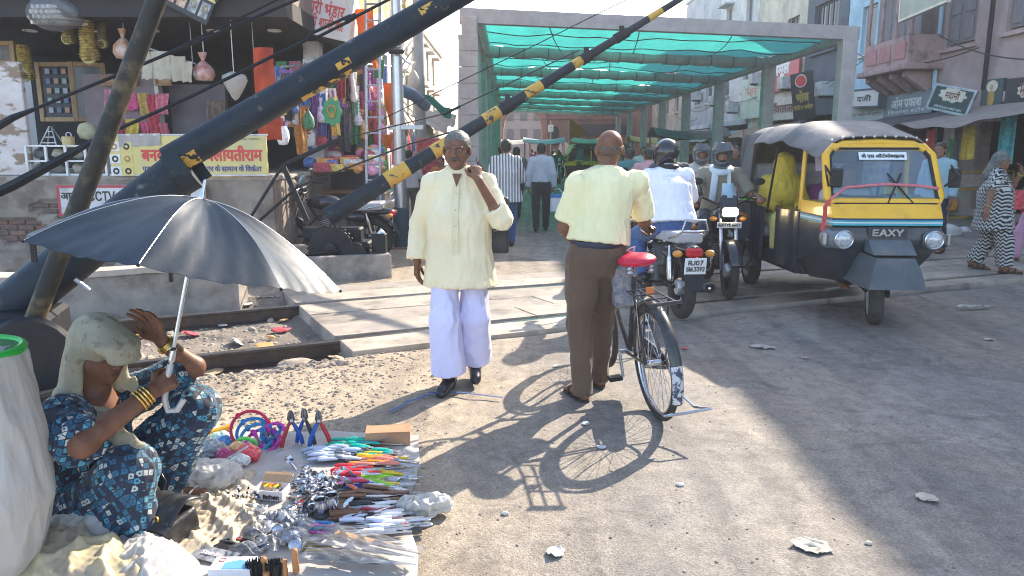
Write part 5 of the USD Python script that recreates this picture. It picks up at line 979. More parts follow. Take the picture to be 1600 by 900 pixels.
def person(name, label, loc, rz, J=None, h=1.70, res=.012, skin=None, top=None, legs=None, hair='short', hairm=None, shoes=None, fat=0.0, sleeve=1.0, hem=.80, legr=(.095,.075,.062), legend=.0, face=None, curl=(.35,.35), group=None, skirt=None, vest=None, cat='person', fold=True, neckcut=.0, topw=0., cuff=.058, hide=()):
    """one figure: local y is where it faces; J overrides joints of BASE (metres at 1.70 m height)"""
    k = h / 1.70; D = {a: A(*b) for a, b in {**BASE, **(J or {})}.items()}; D = {a: (b if a in ('Lf', 'Rf', 'Ln', 'Rn', 'hf', 'hu') else b * k) for a, b in D.items()}; skin = skin or skin_m
    t = thing(name, label, cat, group, loc, rz); sh = unit(D['Rs'] - D['Ls']); spine = D['neck'] - D['pel']; up = unit(spine); L = np.linalg.norm(spine)
    S = Soft(res, .03); S.chain([D['neck'] - up * .06, D['neck'] + (D['head'] - D['neck']) * .55], [.058,.052], .03); q, R = head_soft(S, D['head'], D['hf'], D['hu'], k)
    S.loft(D['pel'] - up * .10, D['neck'] + up * .02, [(0,.14,.10),(.2,.150 + fat * .3,.105 + fat * .5),(.5,.145 + fat * .3,.105 + fat * .6),(.78,.165,.10),(.93,.13,.075),(1,.06,.05)], sh, .04)
    for a in 'LR':
        sx = -1 if a == 'L' else 1
        S.cone(D['neck'] - up * .06, D[a + 's'], .05,.045,.03); S.cone(D[a + 's'], D[a + 'e'], .046,.041,.02); S.cone(D[a + 'e'], D[a + 'w'], .042,.027,.015); S.ell(D[a + 'e'] + (D[a + 'w'] - D[a + 'e']) * .28,(.042,.042,.042), None, .02)
        hand(S, D[a + 'w'], D[a + 'f'], D[a + 'n'], -sx, curl[0 if a == 'L' else 1], k)
        if a + 'leg' not in hide:
            S.cone(D[a + 'h'], D[a + 'k'], .085,.055,.03); S.cone(D[a + 'k'], D[a + 'a'], .054,.036,.02); ft = D[a + 't'] - D[a + 'a']; S.cone(D[a + 'a'], D[a + 'a'] - A(0,0,.04) - unit(ft * A(1,1,0) + 1e-6) * .03,.036,.032,.02); S.cone(D[a + 'a'] + A(0,0,-.02), D[a + 't'], .034,.026,.02); S.cone(D[a + 'a'] + A(0,0,-.05), D[a + 't'], .028,.024,.02)
            for j in range(4): S.cone(D[a + 't'] + sh * (j - 1.5) * .016, D[a + 't'] + sh * (j - 1.5) * .02 + unit(ft * A(1,1,.0) + 1e-6) * (.05 - .007 * abs(j - 1)),.012,.009,.008)
    v, f = S.mesh(); body = part(t, 'body', (v, f), skin, True)
    if hair:
        H = Soft(max(res * .8,.006),.01)
        if hair in ('short', 'grey', 'bun'):
            H.ell(q(0,-.016,.042), A(.0835,.0985,.0865) * k, R, .01).ell(q(0,-.05,-.03), A(.07,.055,.06) * k, R, .03).cut(q(0,.052,.058), R @ unit(A(0,.74,-.62))); H.cut(q(0,0,-.062),-R[:, 2])
            if hair == 'bun': H.ell(q(0,-.10,.0), A(.045,.04,.045) * k, R, .01)
        if hair == 'fringe': H.ell(q(0,-.012,.005), A(.0770,.0925,.06) * k, R, .01).cut(q(0,.03,0), R[:, 1]).cut(q(0,0,.028), R[:, 2]).cut(q(0,0,-.06),-R[:, 2])
        v, f = H.mesh(); part(t, 'hair', (wrinkle(v, f, .006 if hair != 'fringe' else .002,(60,60,60),3), f), hairm or hair_b, True)
    if face:
        for x in (-1,1):
            e = part(t, 'eye', M().ell(q(x * .031,.0815,.0085), A(.0125,.0095,.0085) * k, R, 2), eyew); part(e, 'iris', M().ell(q(x * .031,.0895,.008), A(.0055,.004,.0055) * k, R, 1), eyeb)
            part(t, 'eyebrow', M().tube([q(x * .012,.1005,.029), q(x * .03,.0985,.034), q(x * .05,.083,.028)], [.003,.004,.0025], 6), face.get('brow', hair_b))
        if face.get('moustache'): part(t, 'moustache', wr(M().tube([q(-.034,.083,-.048), q(-.018,.1,-.042), q(0,.1055,-.039), q(.018,.1,-.042), q(.034,.083,-.048)], [.004,.0075,.008,.0075,.004], 8)), face['moustache'], True)
        if face.get('beard'): 
            B = Soft(.006,.02); B.ell(q(0,.045,-.075), A(.054,.052,.045) * k, R).ell(q(0,.02,-.05), A(.066,.045,.05) * k, R).ell(q(0,.11,-.045), A(.03,.03,.022) * k, R, .01,-1).cut(q(0,0,-.035), R[:, 2]); part(t, 'beard', B.mesh(), face['beard'], True)
        part(t, 'lips', M().tube([q(-.019,.0915,-.0555), q(0,.0985,-.0535), q(.019,.0915,-.0555)], [.002,.0042,.002], 6).tube([q(-.017,.0905,-.0585), q(0,.0978,-.0605), q(.017,.0905,-.0585)], [.002,.0045,.002], 6), lipm)
    rr = max(res, .009)
    if top is not None:
        T = Soft(rr, .025); tw = topw; b0 = D['pel'] + up * (hem - .92) * k
        hx = .172 + tw + fat * .4; hy = .122 + tw * .8 + fat * .6; LL = np.linalg.norm(D['neck'] + up * .02 - b0); s_ = lambda z: z
        T.loft(b0, D['neck'] + up * .025, [(0, hx + .012 + tw * .6, hy + .01 + tw * .5),(.35, hx - .012, hy - .004),(.62, hx - .005, hy),(.79,.178,.12),(.89,.155,.102),(.955,.108,.08),(1,.075,.068)], sh, .03)
        if fat > .02: T.ell(D['pel'] + up * .16 * k + unit(np.cross(up, sh)) * -.0 + unit(np.cross(sh, up)) * -.0 + R[:, 1] * .05 * 0 + unit(np.cross(up, sh)) * (.055),(.14,.11,.15), np.stack([sh, unit(np.cross(up, sh)), up], 1),.06)
        for a, i in (('L', 0),('R', 1)):
            sl = sleeve if np.isscalar(sleeve) else sleeve[i]; e, w = D[a + 'e'], D[a + 'w']; s0 = D[a + 's']
            T.cone(D['neck'] - up * .055, s0,.066,.060,.05); tot = min(sl, .5) * 2
            T.cone(s0, s0 + (e - s0) * tot * .8,.060,.060,.04); T.loft(s0 + (e - s0) * .3, s0 + (e - s0) * tot + (unit(e - s0) * .012 if sl > .5 else 0), [(0,.060,.060),(1,.064 if sl > .5 else .072,.064 if sl > .5 else .072)], sh, .03)
            if sl > .5: T.cone(e, e, .064,.064,.02); T.loft(e, e + (w - e) * (sl - .5) * 2, [(0,.063,.063),(1, cuff, cuff)], sh + A(.01,.3,.2),.02)
        T.cut(D['neck'] + up * (.03 - neckcut), R[:, 2] * .0 + up)
        v, f = T.mesh()
        if fold: v = wrinkle(v, f, .006,(7,7,4), int(h * 1000) % 97,(23,23,5),.0055)
        part(t, 'shirt', (v, f), top, True)
        C_ = Soft(min(rr, .009),.004); C_.loft(D['neck'] - up * .03, D['neck'] + up * .04, [(0,.082,.078),(1,.068,.066)], sh).loft(D['neck'] - up * .04, D['neck'] + up * .07, [(0,.066,.062),(1,.058,.056)], sh, .003,-1); part(t, 'collar', C_.mesh(), top, True)
    if vest is not None:
        T = Soft(rr, .02); T.loft(D['pel'] + up * .02, D['neck'] - up * .02, [(0,.2,.15),(.5,.19,.145),(.8,.2,.14),(1,.1,.09)], sh); part(t, 'vest', T.mesh(), vest, True)
    if legs is not None:
        T = Soft(rr, .03); T.loft(D['pel'] - up * .12 * k, D['pel'] + up * .11 * k, [(0,.15 + fat * .3,.115 + fat * .4),(.5,.165 + fat * .4,.125 + fat * .5),(1,.155 + fat * .4,.115 + fat * .5)], sh, .03)
        for a in 'LR':
            if a + 'leg' in hide: continue
            hp, kn, an = D[a + 'h'], D[a + 'k'], D[a + 'a']; ax = unit(kn - hp); an2 = an + unit(kn - an) * (legend - .02)
            T.cone(hp, hp + (kn - hp) * .5, legr[0], legr[0] * .9,.04); T.cone(hp + (kn - hp) * .45, kn, legr[0] * .9, legr[1], .03); T.cone(kn, kn, legr[1], legr[1], .02); T.loft(kn, an2, [(0, legr[1], legr[1]),(1, legr[2], legr[2])], sh + A(0,.01,.01),.02)
        v, f = T.mesh()
        if fold: v = wrinkle(v, f, .006,(9,9,4),5,(19,19,6),.006)
        part(t, 'trousers', (v, f), legs, True)
    if skirt is not None:
        T = Soft(rr, .02); T.loft(A(D['pel'][0], D['pel'][1], skirt[1]), D['pel'] + up * .1, [(0, skirt[2], skirt[2] * .8),(.6,.2,.16),(1,.16,.12)], sh); v, f = T.mesh(); part(t, 'skirt', (wrinkle(v, f, .02,(9,9,1.5),4), f), skirt[0], True)
    if shoes is not None:
        for a in 'LR':
            if a + 'leg' in hide: continue
            an, to = D[a + 'a'], D[a + 't']; ft = unit((to - an) * A(1,1,0) + 1e-9); dn = A(0,0, an[2] - .075)
            z0 = min(an[2] - .085, to[2] - .03); Q = Soft(.008,.02)
            if shoes[1] == 'shoe': Q.cone(an + A(0,0,-.035) - ft * .045, to + ft * .03 - A(0,0,.0),.042,.036,.02).cone(an + A(0,0,-.045) - ft * .05, to + ft * .055 - A(0,0,.006),.036,.031,.02).cone(an - A(0,0,.012), an - A(0,0,.05),.046,.044,.02).cut(an + A(0,0,.012), A(0,0,1)); part(t, 'shoe', Q.mesh(), shoes[0], True)
            else:
                Rf = frame(unit(to - an + A(0,0, an[2] - to[2] - .055 + (0)))); sc_ = np.cross(A(0,0,1), ft); hl = an - ft * .06; hl[2] = an[2] - .082; tp = to + ft * .07; tp[2] = to[2] - .034; tt = np.linspace(0,1,12)
                so = M(); vv = []
                for x in tt:
                    wdt = .036 + .012 * math.sin(x * 3.0); c_ = hl + (tp - hl) * x; wdt *= min(1,.5 + 4 * x, .5 + 4 * (1 - x)); vv += [c_ + sc_ * wdt, c_ - sc_ * wdt, c_ - sc_ * wdt + A(0,0,.02), c_ + sc_ * wdt + A(0,0,.02)]
                so.add(vv, [[i * 4 + j, i * 4 + (j + 1) % 4, i * 4 + 4 + (j + 1) % 4, i * 4 + 4 + j] for i in range(11) for j in range(4)] + [[3,2,1,0], [44,45,46,47]]); sl_ = part(t, 'sandal', so, shoes[0], 40)
                for x in (.42,.68): c_ = hl + (tp - hl) * x + A(0,0,.018); part(sl_, 'strap', M().tube([c_ + sc_ * .044 + A(0,0,-.008), c_ + sc_ * .032 + A(0,0,.04), c_ + A(0,0,.052), c_ - sc_ * .032 + A(0,0,.04), c_ - sc_ * .044 + A(0,0,-.008)], .010,6, flat=(1,.5)), shoes[0])
                part(sl_, 'strap', M().tube([hl + ft * .05 + sc_ * .04 + A(0,0,.03), hl - ft * .005 + A(0,0,.065), hl + ft * .05 - sc_ * .04 + A(0,0,.03)], .008,6), shoes[0])
    return t, D, q, R
def wr(m): return m
# ================================================================ the man in the cream kurta
def on_surface(v, x, z, front=1, rad=.02):
    m = (np.abs(v[:, 0] - x) < rad) & (np.abs(v[:, 2] - z) < rad); return float((v[m, 1] * front).max() * front) if m.any() else 0.
def prim_v(t, name): return np.array(UsdGeom.Mesh(stage.GetPrimAtPath(f'{t.GetPath()}/{name}')).GetPointsAttr().Get())
kurta = fabric('cream_kurta', (.80,.69,.46),(.74,.63,.41), bump=.2); pyj = fabric('white_pyjama', (.64,.62,.84),(.57,.56,.78), bump=.15)
blackleather = mat('black_leather', (.018,.018,.02),(.03,.03,.032),9,.32, bump=.25, bsc=150, bd=.001)
man1, D1, q1h, R1h = person('person', 'elderly man in a long cream kurta and white pyjama walking towards the viewer', (-.345,4.86,0), math.pi - .08, dict(
    Ls=(-.175,0,1.36), Le=(-.29,.08,1.125), Lw=(-.15,.165,1.385), Lf=(.25,-.38,.85), Ln=(.55,-.75,.1), Rs=(.175,0,1.36), Re=(.275,-.05,1.09), Rw=(.285,.02,.845), Rf=(0,.12,-1), Rn=(-1,.1,0),
    Rh=(.09,.02,.9), Rk=(.085,.14,.49), Ra=(.07,.10,.085), Rt=(.085,.255,.035), Lh=(-.09,-.01,.9), Lk=(-.095,.02,.49), La=(-.075,-.13,.125), Lt=(-.10,.03,.06), head=(.005,.035,1.57), hf=(.05,1,-.13)),
    h=1.70, res=.006, skin=skin_d, top=kurta, legs=pyj, hair='grey', hairm=hair_g, shoes=(mat('black_shoe', (.014,.016,.022), None, 8,.25, bump=.1), 'shoe'), fat=.055, sleeve=(.66,.97), hem=.69, topw=.026, cuff=.070, legr=(.09,.098,.116), legend=.05, face=dict(brow=mat('brow_grey', (.07,.06,.055), None, 30,.7), moustache=mat('moustache_grey', (.085,.075,.07), None, 30,.6)), curl=(1.25,.4))
kv = prim_v(man1, 'shirt')
pl_ = []
for z in np.linspace(.92,1.36,12): y = on_surface(kv, 0, z); pl_ += [(-.018, y + .0035, z),(.018, y + .0035, z)]
part(man1, 'placket', M().add(pl_, [[i * 2 + 1, i * 2, i * 2 + 2, i * 2 + 3] for i in range(11)]), fabric('placket', (.72,.64,.40)), True)
for z in (1.0,1.1,1.2,1.3): part(man1, 'button', M().ell((0, on_surface(kv, 0, z) + .006, z),(.006,.003,.006), None, 1), hue('button_pearl', (.6,.57,.5)))
part(man1, 'neck_opening', M().grid(lambda U, V: grid3((U - .5) * .062 * (1 - V) + .0 * V, on_surface(kv, 0,1.34) + .007 - .03 * (1 - V) + .0 * U, 1.425 - V * .085),4,5), skin_d)
bag1 = thing('shoulder_bag', 'black shoulder bag hanging behind the man in the cream kurta, held by its strap', 'bag', loc=(-.345,4.86,0))
SB = Soft(.008,.02); SB.boxy((.235,.16,1.08),(.05,.13,.17), rotz(.15),.02); v, f = SB.mesh(); part(bag1, 'body', (wrinkle(v, f, .006,(9,9,9)), f), blackleather, True)
part(bag1, 'strap', M().tube([(.22,.2,1.24),(.2,.12,1.40),(.155,.02,1.455),(.12,-.12,1.52),(.13,-.17,1.49)], .014,8, flat=(.3,1)), blackleather); part(bag1, 'flap', M().box((.235,.02,1.12),(.09,.012,.2), rotz(.15),.005), blackleather)
part(bag1, 'buckle', M().torus((.235,.005,1.06),.014,.003,(0,1,0),12,5), galv)
# ================================================================ the bald man pushing the bicycle
yel = fabric('pale_yellow_shirt', (.78,.72,.43),(.72,.66,.38)); brownt = fabric('brown_trousers', (.115,.068,.040),(.09,.052,.031), sc=4)
man2, D2, q2h, R2h = person('person', 'bald man seen from behind in a pale yellow shirt pushing the bicycle', (.50,4.52,0),.10, dict(
    pel=(.035,.04,.93), chest=(.07,.07,1.3), neck=(.10,.09,1.44), head=(.115,.115,1.575), Ls=(-.095,.06,1.37), Rs=(.285,.08,1.38), Le=(-.165,.10,1.10), Lw=(-.06,.30,.98), Lf=(.4,1,0), Ln=(1,-.2,-.4), Re=(.385,.25,1.12), Rw=(.475,.49,1.055), Rf=(.25,1,-.1), Rn=(0,.1,-1),
    Lh=(-.06,.02,.9), Rh=(.12,.06,.9), Lk=(-.07,.03,.5), La=(-.055,-.02,.085), Lt=(-.10,.13,.035), Rk=(.115,.22,.5), Ra=(.11,.24,.09), Rt=(.12,.40,.035), hf=(.05,1,-.05)),
    h=1.70, res=.007, skin=skin_d, top=yel, legs=brownt, hair='fringe', hairm=mat('fringe_hair', (.07,.045,.035),(.13,.085,.06),60,.7), shoes=(mat('dark_sandal', (.03,.02,.018), None, 8,.6), 'sandal'), fat=.0, sleeve=.42, hem=1.0, topw=.012, legr=(.106,.076,.060), legend=-.02, curl=(.5,1.1))
belt = M(); an_ = np.linspace(0,2 * math.pi, 41)[:-1]; c_ = D2['pel'] + A(0,0,.075); 
part(man2, 'belt', M().tube(np.stack([c_[0] + .160 * np.cos(an_), c_[1] + .121 * np.sin(an_), c_[2] + 0 * an_], 1),.022,8, True, flat=(.35,1)), hue('belt_navy', (.015,.02,.04)))
# ================================================================ bicycle
tyre = mat('tyre', (.018,.017,.017),(.05,.045,.04),9,.8, bump=.4, bsc=80); chrome = mat('chrome', (.66,.66,.68),(.5,.5,.52),6,.2,1., bump=.03); steelb = mat('bike_black', (.012,.014,.018),(.04,.036,.034),8,.3, bump=.1, coat=.3, dirt=(.12,.09,.07), dsc=6, dlo=.58, dhi=.76)
def roller(t, name, c, R, rt, spokes=32, hubw=.05, disc=None, n=40, rimw=.014, axis=(0,1,0), tread=True):
    """spoked wheel centred on c"""
    w = part(t, name, M().torus(c, R - rt, rt, axis, n, 10, flat=(1,1)), tyre, True)
    part(w, 'rim', M().torus(c, R - rt * 2 - .006, rimw, axis, n, 6, flat=(.6,1)), chrome, True)
    h = M().lathe([(0,-hubw),(.012,-hubw),(.028,-hubw * .8),(.03,-hubw * .7),(.018,-hubw * .6),(.018, hubw * .6),(.03, hubw * .7),(.028, hubw * .8),(.012, hubw),(0, hubw)], 14, c, axis); part(w, 'hub', h, chrome)
    F = frame(axis); sp = M()
    for k in range(spokes):
        a = k * 2 * math.pi / spokes; o = (k % 2 - .5) * hubw * 1.3; b = a + (.35 if k % 4 < 2 else -.35)
        sp.tube([np.asarray(c) + F[:, 2] * o + .028 * (F[:, 0] * math.cos(b) + F[:, 1] * math.sin(b)), np.asarray(c) + (R - rt * 2 - .01) * (F[:, 0] * math.cos(a) + F[:, 1] * math.sin(a))], .0016 if spokes > 20 else .006,4, cap=False)
    part(w, 'spokes', sp, chrome)
    return w
hd = math.atan2(5.25 - 4.20,.70 - .872)
Rb = rotz(hd) @ rotx(-.10); bike = thing('bicycle', 'old black roadster bicycle with a red saddle pushed by the bald man', 'bicycle', loc=(.872,4.20,0), R=Rb)
WR, WB = .345,1.10; rc, fc = A(0,0, WR), A(WB, 0, WR); bb_, st_, hd_, ht_ = A(.47,0,.29), A(.27,0,.82), A(.90,0,.92), A(.94,0,.78)
roller(bike, 'rear_wheel', rc, WR, .021); roller(bike, 'front_wheel', fc, WR, .021)
part(bike, 'frame', M().tube([bb_, st_], .016,10).tube([st_ - A(.0,0,.04), hd_], .015,10).tube([bb_, ht_], .017,10).tube([ht_ - unit(hd_ - ht_) * .03, hd_ + unit(hd_ - ht_) * .04], .02,10), steelb)
for y in (-.055,.055): part(bike, 'stay', M().tube([bb_ + A(0, y * .6,0), rc + A(0, y, 0)], .010,6).tube([st_ - A(0,0,.05) + A(0, y * .3,0), rc + A(0, y, 0)], .009,6), steelb)
for y in (-.05,.05): part(bike, 'fork_blade', M().tube([ht_ + A(.012, y, -.03), ht_ + A(.05, y, -.2), fc + A(-.01, y, .02), fc + A(0, y, 0)], [.013,.013,.010,.008], 8), steelb)
def fender(c, a0, a1, R, w, t=.0035):
    return M().grid(lambda U, V: grid3(c[0] + (R - .014 * (2 * V - 1) ** 2) * np.cos(a0 + (a1 - a0) * U),(V - .5) * w, c[2] + (R - .014 * (2 * V - 1) ** 2) * np.sin(a0 + (a1 - a0) * U)),26,7, t)
fr_ = part(bike, 'rear_fender', fender(rc, .75,3.55, WR + .028,.064), steelb, True); part(fr_, 'worn_patch', fender(rc, 2.92,3.53, WR + .0305,.062,.002), mat('worn_white', (.55,.54,.56),(.42,.42,.46),8,.5, bump=.2, dirt=(.04,.05,.08), dsc=22, dlo=.48, dhi=.53), True)
part(bike, 'front_fender', fender(fc, .3,2.7, WR + .028,.06), steelb, True)
SD = Soft(.006,.03); SD.ell((.20,0,.93),(.12,.115,.042)).ell((.37,0,.935),(.13,.032,.028)).ell((.22,0,.885),(.10,.09,.03), None, .02,-1); part(bike, 'saddle', SD.mesh(), mat('red_saddle', (.55,.012,.05),(.45,.01,.045),9,.35, bump=.1), True)
part(bike, 'seat_post', M().tube([st_, (.25,0,.9)], .0125,8), chrome); part(bike, 'saddle_spring', M().lathe([(.02,0),(.026,.012),(.02,.024),(.026,.036),(.02,.048)], 12,(.15,.06,.855)).lathe([(.02,0),(.026,.012),(.02,.024),(.026,.036),(.02,.048)], 12,(.15,-.06,.855)), chrome)
hb = hd_ + A(-.0,0,.13); part(bike, 'stem', M().tube([hd_, hb], .0125,8), chrome)
part(bike, 'handlebar', M().tube([hb + A(-.22,.27,-.02), hb + A(-.10,.285,.015), hb + A(.0,.25,.035), hb + A(.05,.12,.02), hb + A(.04,0,0), hb + A(.05,-.12,.02), hb + A(0,-.25,.035), hb + A(-.10,-.285,.015), hb + A(-.22,-.27,-.02)], .0115,8), chrome, True)
for s_ in (-1,1): part(bike, 'grip', M().tube([hb + A(-.24,.268 * s_, -.025), hb + A(-.11,.284 * s_, .012)], .016,8), blackm); part(bike, 'brake_lever', M().tube([hb + A(-.05,.27 * s_, .015), hb + A(-.1,.24 * s_, -.03), hb + A(-.2,.25 * s_, -.05)], .005,5), chrome)
part(bike, 'bell', M().ell(hb + A(-.02,.15,.04),(.028,.028,.02)), chrome)
rk = M(); 
for y in (-.075,.075,0): rk.tube([(-.22, y, .745),(.2, y, .745)], .006,6)
for x in (-.22,-.08,.06,.2): rk.tube([(x, -.08,.745),(x, .08,.745)], .006,6)
part(bike, 'carrier', rk, steelb); part(bike, 'carrier_bar', M().box((-.235,0,.75),(.02,.19,.02), None, .004), steelb)
for y in (-.07,.07): part(bike, 'carrier_stay', M().tube([(-.1, y, .745),(0, y, WR)], .005,5), steelb)
part(bike, 'rear_stand', M().tube([(0,.075, WR),(-.10,.085,.20),(-.30,.09,.16),(-.40,.10,.175),(-.42,0,.18),(-.40,-.16,.175),(-.30,-.11,.16),(-.1,-.085,.2),(0,-.075, WR)], .0085,6), chrome)
part(bike, 'chain_guard', M().hull([(.47 + .12 * math.cos(a), y, .29 + .12 * math.sin(a)) for a in np.linspace(0,6,12) for y in (-.055,-.07)] + [(.0 + .05 * math.cos(a), y, WR + .05 * math.sin(a)) for a in np.linspace(0,6,8) for y in (-.055,-.07)]), steelb)
part(bike, 'crank', M().tube([bb_ + A(0,-.09,0), bb_ + A(.06,-.095,.16)], .01,6).tube([bb_ + A(0,.07,0), bb_ + A(-.06,.075,-.15)], .01,6).cyl(bb_ + A(0,-.09,0), bb_ + A(0,.07,0),.018), chrome)
for s_, p in ((-1, bb_ + A(.06,-.14,.16)),(1, bb_ + A(-.06,.13,-.15))): part(bike, 'pedal', M().box(p, (.075,.09,.026), None, .006), blackm)
part(bike, 'reflector', M().box((.0,.0,.78),(.012,.05,.04), None, .004), mat('reflector_orange', (.6,.16,.04)))
for x, y in ((.115,.05),(.115,-.05)): part(bike, 'dress_guard', M().tube([(x, y, .72),(x - .02, y, .4)], .003,4), chrome)
cb = thing('cloth_bag', 'grey printed cloth bag hanging beside the bicycle saddle', 'bag', loc=P(975,425,4.55)); SC = Soft(.008,.02); SC.boxy((0,0,-.07),(.05,.04,.11), roty(-.15),.03); v, f = SC.mesh(); part(cb, 'body', (wrinkle(v, f, .016,(14,14,9)), f), mat('grey_print', (.30,.27,.25),(.12,.13,.2),35,.8), True)
part(cb, 'handle', M().tube([(-.03,0,.04),(.02,0,.14),(.06,0,.16),(.05,.02,.06)], .008,6), mat('pink_rag', (.55,.35,.4)))

# ================================================================ motorcycles
def motorcycle(name, label, loc, ang, body=(.02,.02,.025), plate=None, plate_f=None, lamp_on=False, cowl=None, seatc=None, grab=True, group=None, tail=True, lean=0.0):
    t = thing(name, label, 'motorcycle', group, loc, rotz(ang) @ rotx(lean)); bm = mat('moto_paint_' + '_'.join(f'{int(c * 100)}' for c in body), body, None, 5,.25, coat=.6, bump=.02); rm, WBm = .305,1.27; r_, f_ = A(0,0, rm), A(WBm, 0, rm)
    for nm, c, rt in (('rear_wheel', r_, .055),('front_wheel', f_, .047)):
        w = part(t, nm, M().torus(c, rm - rt, rt, (0,1,0),40,12), tyre, True); part(w, 'rim', M().torus(c, rm - rt * 2 - .004,.022,(0,1,0),36,6, flat=(.6,1)), blackm); part(w, 'hub', M().lathe([(0,-.06),(.07,-.055),(.085,-.03),(.085,.03),(.07,.055),(0,.06)], 18, c, (0,1,0)), galv)
        sp = M()
        for k in range(6): a = k * math.pi / 3; sp.tube([c + .06 * A(math.cos(a),0, math.sin(a)), c + (rm - rt * 2) * A(math.cos(a),0, math.sin(a))], [.02,.012], 6)
        part(w, 'spokes', sp, blackm)
    E = Soft(.014,.03); E.boxy((.60,0,.36),(.13,.10,.10), None, .03).cone((.66,0,.42),(.74,0,.56),.075,.07).boxy((.55,0,.55),(.17,.06,.08), None, .02); part(t, 'engine', E.mesh(), mat('engine_grey', (.12,.12,.125),(.06,.06,.06),12,.5,.4, bump=.4), True)
    fins = M()
    for k in range(6): fins.box((.68 + k * .011,0,.44 + k * .024),(.19,.19,.007), roty(.3))
    part(t, 'cooling_fins', fins, galv)
    part(t, 'frame', M().tube([(.98,0,.82),(.78,0,.5),(.76,0,.26),(.42,0,.24),(.36,0,.62)], .02,8).tube([(.98,0,.86),(.6,0,.72),(.2,0,.72),(-.12,0,.76)], .02,8), blackm)
    for y in (-.08,.08): part(t, 'swing_arm', M().tube([(.42, y, .34), r_ + A(0, y, 0)], .02,8), blackm); part(t, 'shock', M().lathe([(.02,0),(.035,.03),(.035,.22),(.02,.25),(.014,.34)], 12,(.0, y * 1.35,.36),(.22,0,1)), chrome); part(t, 'fork_leg', M().tube([f_ + A(0, y, 0), f_ + A(-.17, y, .42),(1.0, y, .98)], [.026,.022,.018], 10), chrome)
    TK = Soft(.012,.04); TK.ell((.72,0,.83),(.24,.135,.115)).ell((.55,0,.80),(.12,.10,.08)); part(t, 'fuel_tank', TK.mesh(), bm, True)
    ST = Soft(.012,.03); ST.boxy((.18,0,.77),(.33,.10,.022), roty(.05),.03); ST.ell((.42,0,.75),(.1,.09,.05)); part(t, 'seat', ST.mesh(), mat('seat_vinyl', seatc or (.03,.03,.032), None, 9,.5, bump=.2), True)
    SPn = Soft(.012,.02); SPn.ell((.25,.0,.62),(.22,.125,.09)).ell((-.06,0,.70),(.26,.09,.055)); part(t, 'side_panel', SPn.mesh(), bm, True)
    part(t, 'rear_mudguard', fender(r_, .7,2.75, rm + .035,.17,.006), blackm, True); part(t, 'mudguard_flap', M().hull([(-.30, y, .50) for y in (-.09,.09)] + [(-.37, y, .34) for y in (-.07,.07)] + [(-.31, y, .50) for y in (-.09,.09)] + [(-.385, y, .34) for y in (-.07,.07)]), blackm)
    part(t, 'front_mudguard', fender(f_, .3,2.3, rm + .03,.13,.005), bm, True)
    if tail:
        lt = part(t, 'tail_light', M().box((-.30,0,.67),(.07,.15,.085), None, .02), mat('tail_red', (.5,.01,.02), None, 5,.2, coat=.5)); part(t, 'tail_bracket', M().box((-.27,0,.62),(.03,.06,.12)), blackm)
        for y in (-.15,.15): part(t, 'indicator', M().ell((-.29, y, .66),(.045,.045,.033)), mat('amber', (.65,.26,.03), None, 5,.25, coat=.4)); part(t, 'indicator_stem', M().tube([(-.26, y * .5,.66),(-.28, y, .66)], .009,6), blackm)
    if plate:
        pl = part(t, 'number_plate', M().box((-.345,0,.555),(.008,.20,.15), roty(-.12),.003), hue('plate_white', (.78,.77,.75)))
        for k, s_ in enumerate(plate):
            lm = lettering(s_, .14 if k == 0 and len(s_) < 6 else .17,.045,2); part(pl, 'lettering', moved(lm, roty(-.12) @ np.array([[0,1,0], [-1,0,0], [0,0,1.]]),(-.3505 - (.003 if k == 0 else -.004),0,.585 - k * .058)), blackp, smooth=False)
    if grab: part(t, 'grab_rail', M().tube([(.05,.125,.76),(-.15,.13,.80),(-.30,.12,.86),(-.33,0,.86),(-.30,-.12,.86),(-.15,-.13,.80),(.05,-.125,.76)], .012,8).tube([(-.30,.12,.86),(-.30,.09,.96),(-.30,-.09,.96),(-.30,-.12,.86)], .011,8), chrome, True)
    part(t, 'exhaust', M().tube([(.74,-.08,.42),(.80,-.11,.25),(.55,-.14,.2),(.2,-.15,.24),(-.28,-.17,.34)], [.02,.022,.024,.045,.05], 12), chrome, True); part(t, 'exhaust_tip', M().torus((-.285,-.17,.342),.036,.012,(1,0,0),14,6), blackm)
    hx, hz = 1.02,1.0
    part(t, 'handlebar', M().tube([(hx - .16,.36, hz + .06),(hx - .07,.28, hz + .07),(hx, .12, hz),(hx, -.12, hz),(hx - .07,-.28, hz + .07),(hx - .16,-.36, hz + .06)], .012,8), blackm, True)
    for s_ in (-1,1):
        part(t, 'grip', M().tube([(hx - .18,.38 * s_, hz + .06),(hx - .10,.30 * s_, hz + .07)], .018,8), blackm); part(t, 'lever', M().tube([(hx - .04,.27 * s_, hz + .07),(hx - .03,.34 * s_, hz + .06),(hx - .1,.4 * s_, hz + .05)], .006,5), chrome)
        part(t, 'mirror', M().ell((hx - .04,.33 * s_, hz + .24),(.012,.065,.04)).tube([(hx - .05,.26 * s_, hz + .08),(hx - .04,.31 * s_, hz + .21)], .006,5), blackm); part(t, 'front_indicator', M().ell((hx + .05,.16 * s_, hz - .16),(.035,.04,.028)), mat('amber', (.65,.26,.03)))
    part(t, 'top_yoke', M().box((1.0,0,.965),(.06,.22,.03), None, .01), blackm)
    CW = Soft(.010,.03); CW.boxy((hx + .05,0, hz + .0),(.04,.065,.06), roty(-.5),.03).ell((hx + .07,0, hz - .09),(.07,.10,.07)); cm_ = bm if cowl is None else mat('cowl_' + '_'.join(f'{int(c * 100)}' for c in cowl), cowl, None, 5,.35, coat=.4); part(t, 'cowl', CW.mesh(), cm_, True)
